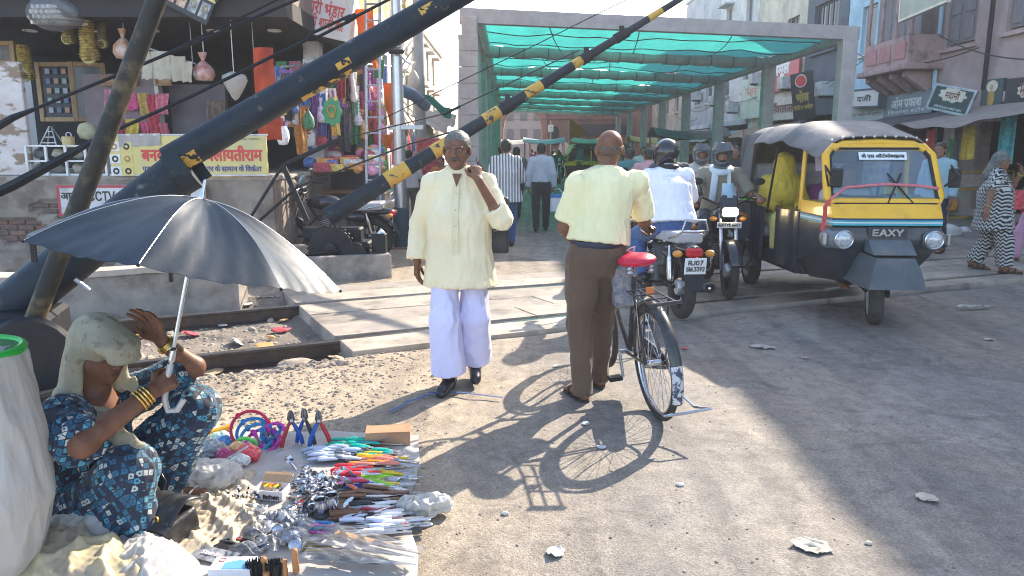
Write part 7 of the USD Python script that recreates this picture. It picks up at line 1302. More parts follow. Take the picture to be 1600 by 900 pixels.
# distant crowd in front of the gate
for k in range(16):
    y = g7.uniform(42,54); x = g7.uniform(-.3,6.4); c = [(.5,.5,.5),(.5,.1,.08),(.1,.15,.3),(.55,.4,.1),(.6,.6,.58),(.1,.1,.1),(.3,.08,.25),(.1,.3,.2)][k % 8]
    nm = 'grey red blue ochre white black purple green'.split()[k % 8]
    person('person', f'far pedestrian in {nm} before the red gate, {"left" if x < 3 else "right"} half of the street', (x, y, 0), g7.uniform(0,6), WALK, h=g7.uniform(1.5,1.75), res=.034, top=fabric(f'far_{nm}', c), legs=fabric('far_dark', (.05,.05,.06)), hem=.8, fold=False, group=f'far pedestrians in {nm}')
# distant rickshaws and handcarts
def far_auto(lb, loc, ang, c):
    t = thing('auto_rickshaw', lb, 'rickshaw', loc=loc, R=ang)
    part(t, 'body', M().hull(hl((1.9,.4,.4),(2.0,.55,.95),(.9,.62,.4),(.9,.62,1.0))).hull(hl((-.5,.62,.4),(-.5,.62,1.0),(.2,.62,.4),(.2,.62,1.0))).bx(-.4,1.2,-.55,.55,.36,.44), rblk); part(t, 'hood', M().hull(hl((1.7,.5,1.72),(-.55,.55,1.7),(1.5,.45,1.85),(-.4,.45,1.85),(-.6,.6,1.3))), c); part(t, 'yellow_panel', M().hull(hl((2.0,.56,.96),(1.9,.56,1.12),(1.5,.6,.96),(1.5,.6,1.12))), ryel)
    part(t, 'windscreen', M().hull(hl((1.9,.52,1.13),(1.88,.52,1.13),(1.7,.48,1.68),(1.68,.48,1.68))), glassd)
    for y in (-.5,.5): part(t, 'post', M().tube([(.9, y, .9),(.9, y, 1.7)], .03,5), ryel)
    for x, y in ((1.7,0),(0,.55),(0,-.55)): part(t, 'wheel', M().torus((x, y, .25),.2,.05,(0,1,0),18,6), tyre)
for lb, u, y, an, c in (('far rickshaw with a yellow hood left of the bald head', 905,37,-1.5, sgn_y),('far rickshaw with a pale hood beside the bald head', 930,33,-1.7, tanc),('far rickshaw turned sideways under the canopy end', 960,31,2.8, blackm)): far_auto(lb, (P(u, 300, y)[0], y, 0), an, c)
fl = thing('orange_flag', 'orange triangular flag on a thin pole before the red gate', 'flag', loc=(P(889,240,44)[0], 44,0)); part(fl, 'pole', M().cyl((0,0,0),(0,0,3.3),.03), galv); part(fl, 'cloth', M().prism([(0,0),(.0,1.2),(1.1,.4)], .02, Rg, (0.03,0,2.2)), orange)
for k, (u, v, y, c, lb) in enumerate([(1020,172,42,(.5,.42,.12), 'far yellow stall board right of the gate'),(925,205,46,(.55,.5,.4), 'far pale stall cloth before the gate'),(800,205,50,(.5,.45,.4), 'far bundle of shop cloth left before the gate'),(1075,212,27,(.1,.12,.14), 'dark stall shed between far canopy posts'),(850,215,47,(.3,.33,.42), 'blue tarpaulin stall before the gate')]):
    p = P(u, v, y); stl = thing('street_stall', lb, 'stall', loc=(p[0], y, 0)); part(stl, 'cloth', M().grid(lambda U, V: grid3((U - .5) * 2.6,(V - .5) * 1.8,2.1 + .3 * np.sin(V * 3.1) - .15 * np.sin(U * 3.1)),10,6,.02), mat(f'stall_{k}', c)); part(stl, 'table', M().bx(-1.1,1.1,-.6,.6,.2,.85,.02), wood)
    for x, yy in ((-1.2,-.8),(1.2,-.8),(-1.2,.8),(1.2,.8)): part(stl, 'post', M().cyl((x, yy, 0),(x, yy, 2.1),.03, n=6), wood)
# ================================================================ the seated vendor
dress = usdkit.material(stage, '/World/Looks/block_print_dress', {'tc': ('texture_coordinate', {}), 'mp': ('mapping', {'rotation': (.5,.35,.5)}), 'vo': ('voronoi_texture', {'scale': 44, 'randomness': .12, 'metric': 'chebychev'}), 'bw': ('separate_color', {}),
    'r': ('rgb_ramp', {'ramp': [(0,(.008,.015,.042)),(.2,(.008,.018,.05)),(.21,(.02,.11,.20)),(.52,(.025,.15,.27)),(.53,(.06,.26,.36)),(.68,(.06,.24,.34)),(.69,(.008,.012,.025)),(.84,(.01,.014,.03)),(.85,(.42,.46,.46)),(1,(.5,.52,.5))], 'interpolate': False}),
    'd': ('map_range', {'from_min': .15, 'from_max': .18, 'clamp': True}), 'dm': ('mix_color', {'a': (.03,.04,.07)}), 'e': ('map_range', {'from_min': .40, 'from_max': .44, 'clamp': True}), 'em': ('mix_color', {'b': (.012,.022,.045)}), 'n': ('noise_texture', {'scale': 300}), 'bp': ('bump', {'strength': .2, 'distance': .001}), 'p': ('principled_bsdf', {'roughness': .8, 'sheen_weight': .15})},
    [('tc.object', 'mp.vector'),('mp.vector', 'vo.vector'),('vo.color', 'bw.color'),('bw.r', 'r.fac'),('r.color', 'dm.b'),('vo.distance', 'd.value'),('d.result', 'dm.fac'),('dm.result', 'em.a'),('vo.distance', 'e.value'),('e.result', 'em.fac'),('em.result', 'p.base_color'),('mp.vector', 'n.vector'),('n.fac', 'bp.height'),('bp.normal', 'p.normal')], surface='p.BSDF')
ven = thing('person', 'woman vendor seated on the ground in a blue printed dress, veil over her eyes', 'person')
head, neck, chest, pel = P(158,548,2.95), P(145,622,2.95), P(128,690,2.93), P(95,800,2.92)
Rs, Re, Rw = P(98,655,2.76), P(128,694,2.60), P(238,612,2.80); Ls, Le, Lw = P(208,618,3.12), P(303,573,3.16), P(254,534,3.08)
Rk_, Ra__, Lk_, La_ = P(200,735,2.74), P(222,835,2.70), P(303,640,3.12), P(272,765,3.12)
gr = P(262,592,2.85); tip = P(318,296,2.98); ua = unit(tip - gr)
B = Soft(.006,.03); fdir = unit(A(.80,-.42,-.30)); q8, R8 = head_soft(B, head, fdir, (.2,-.05,1),1.07,1.0,1.12, False)
B.cone(neck - A(0,0,.03), head - A(.02,0,.05),.062,.056); B.cone(neck - A(0,0,.06), chest, .10,.13,.05).cone(chest, pel, .13,.15)
B.cone(Rs, Re, .058,.05).cone(Re, Rw, .05,.031,.02).cone(Ls, Le, .055,.046).cone(Le, Lw, .046,.03,.02).cone(neck - A(0,0,.05), Rs, .06,.06).cone(neck - A(0,0,.05), Ls, .06,.06)
hd_ = unit(unit(Rw - Re) * .8 + A(.3,.3,.15)); hand(B, Rw, hd_, (.1,.95,-.05),1,1.22,1.0); hand(B, Lw, (-.40,-.08,.9),(-.35,-.9,.1),-1,.28,1.05,1.3,.25)
for a, tdir in ((Ra__, unit(A(.75,-.35,0))),(La_, unit(A(.95,-.05,0)))):
    f0 = A(a[0], a[1], .045); B.cone(a, f0,.04,.036).cone(f0, f0 + tdir * .13,.038,.026)
    for j in range(5): B.cone(f0 + tdir * .12 + np.cross(A(0,0,1), tdir) * (j - 2) * .015, f0 + tdir * (.175 - .006 * abs(j - 1)) + np.cross(A(0,0,1), tdir) * (j - 2) * .019 - A(0,0,.012),.0105,.0085,.006)
part(ven, 'body', B.mesh(), skin_d, True)
part(ven, 'lips', M().tube([q8(-.019,.0915,-.0555), q8(0,.0985,-.0535), q8(.019,.0915,-.0555)], [.002,.0045,.002], 6).tube([q8(-.017,.0905,-.0585), q8(0,.0978,-.0605), q8(.017,.0905,-.0585)], [.002,.0048,.002], 6), hue('lip_dark', (.13,.04,.035)))
T = Soft(.007,.05); T.cone(neck - A(0,0,.10), chest, .115,.175).cone(chest, pel, .175,.20).cone(neck - A(0,0,.075), Rs, .072,.08).cone(neck - A(0,0,.075), Ls, .07,.078); T.ell(P(150,730,2.9),(.16,.17,.17))
sd_ = A(.1,.2,1); T.loft(Rs - unit(Re - Rs) * .03, Re + unit(Re - Rs) * .005, [(0,.088,.088),(1,.09,.094)], sd_).loft(Ls, Ls + (Le - Ls) * .93, [(0,.08,.08),(1,.078,.08)], sd_)
T.cone(pel, pel + A(.1,-.02,-.1),.2,.18).ell(neck + A(.07,-.03,.02),(.085,.08,.10), None, .02,-1)
v, f = T.mesh(); part(ven, 'tunic', (wrinkle(v, f, .010,(8,8,6),2,(24,24,14),.006), f), dress, True)
T = Soft(.007,.045)
for hp_, kn_, an_ in ((pel + A(.06,-.09,-.03), Rk_, Ra__ + A(0,0,.05)),(pel + A(.08,.12,.0), Lk_, La_ + A(0,0,.045))): T.cone(hp_, kn_, .13,.092).cone(kn_, an_, .095,.062).ell(kn_, (.098,.092,.098))
T.cone(Rk_ + A(-.04,.02,-.08), Ra__ + A(-.10,.03,.05),.10,.08)
v, f = T.mesh(); part(ven, 'salwar', (wrinkle(v, f, .010,(8,8,6),6,(26,26,9),.006), f), dress, True)
veilm = mat('veil_cloth', (.60,.57,.43),(.52,.49,.36),26,.85, bump=.2, bsc=90, bd=.004, dirt=(.44,.36,.27), dsc=24, dlo=.575, dhi=.6, trans=.3)
Vv = Soft(.006,.03); Vv.ell(q8(0,-.022,.036),(.100,.126,.110), R8).ell(q8(0,.062,.062),(.098,.100,.046), R8,.03).ell(q8(-.0,.135,.030),(.070,.030,.020), R8,.03)
Vv.cone(q8(0,-.085,-.01), neck + A(-.085,.02,.0),.075,.07).cone(q8(.08,-.03,-.02), neck + A(-.03,-.10,.01),.035,.04).cone(q8(-.08,-.01,-.02), neck + A(.05,.11,.0),.030,.03)
cw = [neck + A(-.095 * math.cos(a) + .01,-.105 * math.sin(a),-.012 - .05 * math.cos(a - 3.14) * .5 - .03) for a in np.linspace(-2.5,2.3,11)]; Vv.chain(cw, [.030,.038,.045,.05,.055,.055,.052,.05,.045,.04,.03], .03).chain([c_ + A(-.01,0,.045) for c_ in cw[2:9]], [.035] * 7,.03)
Vv.loft(cw[-1] + A(-.02,-.01,.02), P(214,706,2.72), [(0,.05,.022),(.5,.034,.016),(1,.040,.012)], A(.7,.5,.3)).loft(cw[1] + A(0,0,.02), Ls + A(.07,-.05,.045), [(0,.05,.02),(1,.07,.014)], A(.5,.2,-.5)).cone(cw[4], Rs + A(-.03,.05,.055),.05,.04)
Vv.ell(q8(0,.090,-.052),(.066,.100,.072), R8,.012,-1).ell(q8(0,.06,-.05),(.050,.070,.078), R8,.012,-1).ell(q8(0,.06,-.15),(.05,.07,.06), R8,.02,-1)
v, f = Vv.mesh(); part(ven, 'veil', (wrinkle(v, f, .004,(9,9,4),3,(15,15,5),.0035), f), veilm, True)
for w_, e_, n_ in ((Rw, Re, 4),(Lw, Le, 3)):
    for k in range(n_): part(ven, 'bangle', M().torus(w_ + (e_ - w_) * (.06 + .045 * k),.036 + .002 * k, .0055, w_ - e_, 22,6), mat('bangle_gold', (.75,.50,.16),(.5,.3,.08),60,.3,.9))
part(ven, 'necklace', M().tube([neck + A(.02,-.07,-.01), neck + A(.075,-.06,-.05), neck + A(.09,.0,-.065), neck + A(.06,.06,-.02)], .004,6), mat('bangle_gold', (.75,.5,.16)))
# umbrella
um = thing('umbrella', 'open black umbrella held up by the seated vendor', 'umbrella'); Fu = frame(ua, (1,.1,0)); Fu = np.stack([unit(A(1,0,0) - ua * ua[0]), np.cross(ua, unit(A(1,0,0) - ua * ua[0])), ua], 1)
RU, HU = .600,.265; top_ = gr + ua * .735
def canopyf(U, V, off=0.0):
    a = U * 2 * math.pi + .16; k = 8; rib = np.abs(((a - .16) / (2 * math.pi) * k) % 1 - .5) * 2  # 1 on ribs, 0 mid panel
    scal = 1 - .075 * (1 - rib ** 2) * V ** 3; r = RU * V * scal; z = -HU * (1 - np.cos(V * 1.25)) / (1 - math.cos(1.25)) - .045 * (1 - rib ** 1.5) * np.sin(np.pi * np.minimum(V, 1) * .9) + .004 * np.sin(a * 37 + V * 9) * V + off
    x, y = r * np.cos(a), r * np.sin(a); return top_ + x[..., None] * Fu[:, 0] + y[..., None] * Fu[:, 1] + z[..., None] * Fu[:, 2]
umb_m = mat('umbrella_nylon', (.013,.022,.034),(.02,.03,.042),5,.37, bump=.25, bsc=12, bd=.006, spec=.27, trans=.02)
for k in range(8): part(um, 'panel', M().grid(lambda U, V, k=k: canopyf((U + k) / 8,.02 + V * .98),13,20,.0015), umb_m, True)
for k in range(8):
    U = np.full(16, k / 8.0); V = np.linspace(.03,1,16); pts = canopyf(U, V, .001); rb = part(um, 'rib', M().tube(pts, .0019,5), galv); part(rb, 'strut', M().tube([gr + ua * .47, pts[8]], .0025,5), galv); part(um, 'rib_tip', M().ell(canopyf(np.array([k / 8.0]), np.array([1.0]))[0], (.007,.007,.007), None, 1), blackm)
part(um, 'shaft', M().tube([gr - ua * .02, top_ + ua * .01], .0075,10), chrome); part(um, 'runner', M().lathe([(.012,-.02),(.016,-.015),(.016,.02),(.011,.05)], 12, gr + ua * .47, ua), blackm); part(um, 'tip', M().lathe([(.012,0),(.011,.02),(.007,.03),(.006,.075),(.003,.08),(0,.08)], 12, top_, ua), chrome)
part(um, 'clasp', M().lathe([(.012,0),(.014,.01),(.012,.045),(.016,.05),(.010,.06)], 12, gr + ua * .07, ua), chrome); part(um, 'handle', M().tube([gr + ua * .06, gr - ua * .05, gr - ua * .09 + A(.005,0,0), gr - ua * .13 + A(.03,-.005,0), gr - ua * .125 + A(.065,-.008,0), gr - ua * .08 + A(.085,-.01,0)], .0125,10), mat('clear_handle', (.45,.42,.42),(.35,.3,.3),9,.1, coat=.8), True)
part(um, 'tie_strap', M().box(canopyf(np.array([.62]), np.array([.96]))[0] - A(0,0,.045),(.02,.004,.09)), blackm)

# ================================================================ goods on the vendor's sheet
c00, c10, c11, c01 = G(315,668), G(652,684), G(642,935), G(150,935)
def sheet_z(x, y): return float(ground_z(x, y)) + .012
def shf(U, V):
    p = ((c00 * (1 - U[..., None]) + c10 * U[..., None]) * (1 - V[..., None]) + (c01 * (1 - U[..., None]) + c11 * U[..., None]) * V[..., None]); q = p * A(6,6,0)
    z = ground_z(p[..., 0], p[..., 1]) + .010 + .016 * np.abs(meshkit.fbm(q, 3,31) - .5) + .02 * np.clip(np.abs(U - .5) * 2 - .9,0,1) * meshkit.noise(q * 2,3); p = p.copy(); p[..., 2] = z
    p[..., 0] += (meshkit.noise(q * .7,5) - .5) * .05 * (U > .97); return p
tarp = mat('grey_tarp', (.50,.475,.44),(.40,.375,.345),4,.6, bump=.3, bsc=30, bd=.005, dirt=(.36,.31,.26), dsc=3, dlo=.5, dhi=.75)
one('ground_sheet', M().grid(shf, 70,70,.003), tarp, 'pale plastic sheet spread on the ground under the goods for sale', 'sheet', smooth=True)
def S_at(u, v, up=0.0): p = G(u, v, .02 + up * .0); return A(p[0], p[1], sheet_z(p[0], p[1]) + .008 + up)
# crumpled cream plastic between vendor and goods
def crumple(corners, nu, nv, amp, fr, seed, base=.02, dome=.0):
    cs = [G(*c) for c in corners]
    def fn(U, V):
        p = (cs[0] * (1 - U[..., None]) + cs[1] * U[..., None]) * (1 - V[..., None]) + (cs[3] * (1 - U[..., None]) + cs[2] * U[..., None]) * V[..., None]; q = p * A(fr, fr * .8,0)
        e = np.clip(np.minimum(np.minimum(U, 1 - U), np.minimum(V, 1 - V)) * 7,0,1)
        p = p.copy(); qq = p[..., :2] + .05 * np.stack([meshkit.noise(q * 1.2, seed), meshkit.noise(q * 1.2 + 7, seed)], -1); g_ = np.random.default_rng(seed); h = 0
        for an, fq, w_ in ((.5,30,.5),(2.1,24,.45),(1.2,58,.22),(2.7,85,.14)):
            ph = (qq[..., 0] * math.cos(an + seed) + qq[..., 1] * math.sin(an + seed)) * fq + 5 * meshkit.fbm(q * .9 + an, 3, seed + int(fq)); h = h + w_ * (1 - np.abs(np.sin(ph))) ** 2 * (.3 + .7 * meshkit.noise(q * .6 + fq, seed))
        p[..., 2] = ground_z(p[..., 0], p[..., 1]) + .014 + e * (base + dome * np.sin(U * 3.14) * np.sin(V * 3.14) + amp * h)
        j = (meshkit.noise(q * 1.3 + 9, seed) - .5) * .07; p[..., 0] += j * (1 - e * .7); p[..., 1] += (meshkit.noise(q * 1.7 + 3, seed) - .5) * .07 * (1 - e * .7); return p
    return M().grid(fn, nu, nv, .002)
creamp = mat('cream_plastic', (.80,.72,.58),(.68,.59,.46),5,.25, bump=.3, bsc=30, bd=.01, trans=.45); milky = mat('milky_plastic', (.82,.80,.77),(.70,.68,.65),5,.2, bump=.3, bsc=30, bd=.01, trans=.5)
one('crumpled_plastic', crumple([(255,740),(395,735),(430,860),(225,915)], 90,90,.06,9,41,.02), creamp, 'crumpled cream plastic sheet heaped between the vendor and her goods', 'plastic sheet', smooth=True)
one('crumpled_plastic', crumple([(-30,838),(160,830),(310,960),(-60,960)], 100,80,.05,7,47,.04,.08), mat('yellowed_plastic', (.80,.72,.48),(.68,.60,.42),4,.25, bump=.3, bsc=30, bd=.01, trans=.45, dirt=(.5,.38,.36), dsc=5), 'yellowed crumpled plastic at the bottom left corner', 'plastic sheet', smooth=True)
one('crumpled_plastic', crumple([(170,850),(285,852),(330,960),(150,960)], 80,60,.05,9,52,.03,.07), milky, 'milky plastic bundle at the bottom edge left of the blue box', 'plastic sheet', smooth=True)
def puff(name, lb, cat, u, v, r, mt, seed, amp=.03, fr=8, up=0., R=None):
    vv, ff = M().ell((0,0,0), r, None, 4).mesh(); vv = wrinkle(vv, ff, amp, (fr, fr, fr), seed, (fr * 2.5,) * 3, amp * .5); p = S_at(u, v); return one(name, (vv, ff), mt, lb, cat, loc=p + A(0,0, r[2] * .75 + up), R=R, smooth=True)
puff('plastic_bag', 'rounded milky plastic bag in front of the vendor\'s knees', 'bag', 145,852,(.16,.10,.09), milky, 3,.018)
puff('plastic_bag', 'small white crumpled bag beyond the right edge of the sheet', 'bag', 668,802,(.11,.06,.035), mat('white_plastic', (.7,.69,.65)),5,.03,14)
puff('plastic_bag', 'clear puffed bag by the vendor\'s far foot', 'bag', 330,760,(.13,.1,.06), milky, 8,.03,12)
# white sack at the left edge
sk = thing('white_sack', 'tall white woven sack with a green rim at the left edge', 'sack'); b0_, b1_ = P(-52,860,2.42), P(-48,548,2.52); b0_[2] = .02
Q = Soft(.009,.05); Q.loft(b0_, b1_, [(0,.16,.15),(.15,.235,.2),(.4,.262,.22),(.7,.225,.19),(.9,.18,.165),(1,.168,.16)], (1,0,0)); v, f = Q.mesh(); part(sk, 'body', (wrinkle(v, f, .02,(5,5,2.2),4,(11,11,2),.013), f), mat('woven_white', (.68,.66,.63),(.6,.57,.53),3,.5, bump=.45, bsc=5, bd=.04, trans=.3, dirt=(.55,.48,.4), dsc=.8, stretch=(3,3,.8)), True)
part(sk, 'rim', M().torus(b1_ + A(0,0,.005),.160,.016,(0.05,0,1),30,8), mat('green_plastic', (.03,.5,.06), None, 5,.35)); part(sk, 'mouth', M().lathe([(0,0),(.15,0.004)], 24, b1_ + A(0,0,.002)), mat('green_dark', (.03,.18,.04)))
# things at the vendor's feet
hbg = thing('handbag', 'black leather handbag with two brass clasps lying open before the vendor', 'bag', loc=S_at(252,842), R=-.35)
Q = Soft(.006,.02); Q.boxy((0,0,.055),(.105,.065,.045), rotx(.15),.025).ell((0,.03,.10),(.12,.05,.04), None, .02); v, f = Q.mesh(); part(hbg, 'body', (wrinkle(v, f, .006,(14,14,14),2), f), blackleather, True)
part(hbg, 'flap', M().grid(lambda U, V: grid3((U - .5) * .25,.10 - V * .16,.15 + .045 * np.sin(V * 3) - .05 * V + .006 * np.sin(U * 22)),20,12,.006), blackleather, True)
part(hbg, 'front_panel', M().grid(lambda U, V: grid3((U - .5) * .23,-.055 - .06 * V - .012 * np.sin(U * 3.1),.115 - .09 * V + .012 * np.sin(U * 8)),18,10,.006), blackleather, True)
for x in (-.045,.05): part(hbg, 'clasp', M().torus((x, -.062,.125),.012,.0035,(0,1,0),12,5).box((x, -.06,.105),(.008,.006,.03)), mat('bangle_gold', (.75,.5,.16)))
part(hbg, 'strap', M().tube([(-.12,.06,.12),(-.15,.08,.20),(-.10,.10,.25),(-.05,.09,.20),(-.06,.07,.14)], .012,8, flat=(.35,1)), blackleather, True)
one('black_cloth', crumple([(190,838),(255,845),(268,872),(195,868)], 30,24,.03,14,61,.02), mat('black_cloth', (.015,.015,.018), None, 4,.6), 'black shiny cloth around the vendor\'s near foot', 'cloth', smooth=True)
p = S_at(42,838); bw = thing('blue_bowl', 'turquoise plastic bowl tipped beside the white sack', 'bowl', loc=p + A(0,0,.05), R=rotx(.9)); part(bw, 'bowl', M().lathe([(0,-.05),(.05,-.048),(.09,-.01),(.105,.04),(.10,.04),(.085,-.006),(.045,-.042),(0,-.043)], 28), mat('turquoise', (.0,.36,.46), None, 5,.35), True)
one('green_cloth', crumple([(55,770),(120,765),(130,838),(48,842)], 50,50,.06,10,66,.05,.05), mat('olive_green_cloth', (.20,.26,.03),(.14,.19,.02),5,.85), 'olive green cloth bundle under the vendor\'s knees', 'cloth', smooth=True)
one('strap', M().tube([S_at(66,850,.05), S_at(74,838,.07), S_at(80,826,.12), S_at(83,815,.16)], .008,6, flat=(1,.4)), mat('lime_strap', (.35,.6,.03)), 'lime green strap standing before the green cloth', 'strap')
# metal rod, pliers, hoops
one('metal_rod', M().tube([S_at(296,785,.03), S_at(352,752,.10), S_at(390,738,.14)], .005,6), galv, 'thin metal rod lying across the plastic towards the vendor\'s foot', 'rod')
def pliers(u, v, ch, lb, yaw, r=.035):
    p = S_at(u, v); t = thing('pliers', lb, 'pliers', loc=p, R=yaw); gm_ = hue(f'grip_{ch[0]}', ch[1]); gm2 = hue(f'grip_{ch[2]}', ch[3])
    for s_, g in ((-1, gm_),(1, gm2)):
        part(t, 'handle', M().tube([(s_ * .055,0,.005),(s_ * .045,0,.05),(s_ * .022,0,.105),(s_ * .008,0,.135)], [.011,.012,.011,.008], 8), g, True); part(t, 'jaw', M().tube([(s_ * .006,0,.13),(-s_ * .008,0,.155),(-s_ * .006,0,.185),(-s_ * .002,0,.20)], [.010,.014,.010,.005], 6), mat('dark_steel', (.10,.10,.11),(.18,.18,.19),20,.35,.8))
    part(t, 'pivot', M().cyl((0,-.014,.148),(0,.014,.148),.009), galv)
RDc, BLc, BKc = (.42,.02,.03),(.02,.10,.40),(.03,.03,.04)
pliers(457,698,('red', RDc, 'blue', BLc), 'open pliers with red and blue grips standing on end at the left of the row', .5); pliers(478,694,('blue', BLc, 'black', BKc), 'open pliers with dark and blue grips standing in the middle of the row', -.3); pliers(500,697,('blue', BLc, 'red', RDc), 'open pliers with a bright red right grip standing at the right of the row', .2)
hoopc = [('red', (.60,.02,.08)),('blue', (.02,.22,.55)),('pale blue', (.05,.35,.62)),('magenta', (.62,.05,.38)),('violet', (.25,.06,.42))]
for k, (u, v, rr, zz, ty, ci) in enumerate([(392,690,.098,.085,.95,0),(396,690,.082,.065,.8,1),(402,692,.085,.045,.6,2),(410,694,.088,.03,.5,3),(430,690,.06,.05,1.0,3),(424,688,.055,.06,.5,1)]):
    nm, c = hoopc[ci]; t = thing('plastic_hoop', ['large red plastic hoop on top of the pile of hoops', 'blue plastic hoop inside the red one', 'pale blue hoop low in the pile', 'magenta hoop at the bottom of the pile', 'small magenta hoop at the right of the pile', 'small blue hoop at the right of the pile'][k], 'hoop', loc=S_at(u, v) + A(0,0, zz), R=rotx(ty) @ roty(.25 - .1 * k)); hm_ = mat(f'hoop_{nm}', c, None, 5,.35)
    part(t, 'ring', M().torus((0,0,0), rr, .009,(0,0,1),36,8), hm_, True)
    for a in (0.4,2.4,4.3): part(t, 'joint', M().cyl((rr * math.cos(a), rr * math.sin(a),-.015),(rr * math.cos(a), rr * math.sin(a),.015),.013, n=10), hm_)
for k, (u, v, ci, ln_) in enumerate([(410,698,3,.075),(424,694,1,.09),(431,692,3,.085),(434,690,1,.09),(437,692,4,.07),(418,690,2,.07)]):
    nm, c = hoopc[ci]; t = thing('whisk_tool', f'short steel tool with a {nm} end leaning in the hoops, {"first second third fourth fifth sixth".split()[k]} from the left', 'tool', loc=S_at(u, v), R=rotx(.2) @ roty(-.3)); part(t, 'rod', M().cyl((0,0,.02),(0,0, ln_),.006), chrome); part(t, 'cap', M().cyl((0,0,0),(0,0,.03),.010), mat(f'hoop_{nm}', c)); part(t, 'grip', M().cyl((0,0, ln_),(0,0, ln_ + .03),.010), mat(f'hoop_{nm}', c))
one('orange_tube', M().tube([S_at(326,677,.02), S_at(345,672,.02), S_at(364,668,.02)], .016,10), hue('orange_plastic', (.70,.30,.01)), 'orange plastic tube lying beyond the vendor\'s knee', 'tube')
puff('scrubber_pack', 'bag of grey steel wool scrubbers beside the vendor\'s knee', 'pack', 330,710,(.085,.06,.05), mat('steel_wool', (.20,.22,.25),(.40,.42,.45),160,.45,.6, bump=.8, bsc=260),11,.012,16)
puff('sachet_pack', 'dark red shiny packet before the grey scrubbers', 'pack', 322,742,(.10,.05,.03), mat('maroon_foil', (.14,.015,.04),(.03,.03,.06),9,.2, coat=.6),12,.018,14)
for k, (u, v, r, c, lb) in enumerate([(372,712,(.055,.04,.05),(.62,.30,.12), 'peach coloured packet with scoured stripes'),(388,716,(.06,.045,.045),(.66,.04,.05), 'bright red netted packet below the green ring'),(352,692,(.05,.03,.03),(.05,.18,.42), 'blue packet behind the green ring'),(346,680,(.055,.035,.025),(.35,.5,.42), 'pale green packet behind the knee'),(376,725,(.05,.035,.03),(.6,.55,.5), 'white round packet end before the red packet'),(352,718,(.045,.02,.04),(.35,.02,.12), 'coiled crimson cord bundle')]): puff('goods_packet', lb, 'packet', u, v, r, mat(f'gp_{k}', c, tuple(min(.8, x * 1.5 + .06) for x in c),40,.3, coat=.4),20 + k, .01,22)
one('green_ring', M().torus((0,0,0),.05,.010,(0,1,.5),26,8), hue('ring_green', (.12,.60,.10)), 'bright green plastic ring over the packets', 'ring', loc=S_at(386,706,.05))
# brick holding the sheet corner
one('loose_brick', (lambda b: (wrinkle(np.array(b.vertices), np.array(b.faces),.007,(14,14,14),3), b.faces))(trimesh.creation.box((.235,.115,.075)).subdivide().subdivide().subdivide()), mat('tan_brick', (.42,.24,.14),(.34,.18,.10),9,.9, bump=.6, bsc=60), 'tan brick weighing down the back right corner of the sheet', 'brick', loc=S_at(607,690,.036), R=.12, smooth=40)
# ---- cutlery: one of each colour, then copies
bladem = mat('blade_steel', (.52,.54,.57),(.42,.44,.47),14,.25,.9, bump=.05)
_made = {}
def emplace(key, make, loc, R, label, group):
    if key not in _made: _made[key] = make(label, group, loc, R); return _made[key]
    return copy(_made[key], loc, R, label, group)
def mk_knife(col, c, blade=.115, hnd=.105, kind='knife'):
    def make(label, group, loc, R):
        t = thing('kitchen_' + kind, label, kind, group, loc, R); hm_ = mat(f'handle_{col}', c, None, 5,.38)
        if col == 'brown': part(t, 'handle', M().box((-hnd / 2,0,.008),(hnd, .024,.014), None, .003), hm_)
        else: part(t, 'handle', M().tube([(-hnd, 0,.006),(-hnd * .7,0,.008),(-hnd * .3,0,.0085),(0,0,.007)], [.008,.0125,.011,.009], 8, flat=(1.15,.75)), hm_, True)
        if kind == 'knife': part(t, 'blade', M().prism([(0,-.007),(blade * .8,-.008),(blade, .004),(blade * .6,.0085),(0,.008)], .0012, None, (0,0,.006)), bladem)
        elif kind == 'fork': part(t, 'neck', M().cyl((0,0,.007),(blade * .5,0,.007),.003, n=6), bladem); [part(t, 'tine', M().box((blade * .75, y, .007),(blade * .5,.0025,.0015)), bladem) for y in (-.007,0,.007)]
        else: part(t, 'neck', M().cyl((0,0,.007),(blade * .7,0,.007),.003, n=6), bladem); part(t, 'head', M().ell((blade * .9,0,.008),(.026,.018,.004)), bladem)
        return t
    return make
cut = [('green', (.0,.42,.30)),('teal', (.0,.36,.34)),('pale blue', (.50,.56,.70)),('yellow', (.72,.50,.02)),('orange', (.75,.28,.02)),('salmon', (.75,.22,.16)),('red', (.60,.02,.04)),('lime', (.25,.60,.03)),('pink', (.70,.16,.42)),('blue', (.03,.10,.45)),('white', (.65,.65,.64)),('black', (.02,.02,.025)),('brown', (.16,.075,.04)),('deep red', (.35,.03,.05))]
cd = dict(cut); g8 = np.random.default_rng(77)
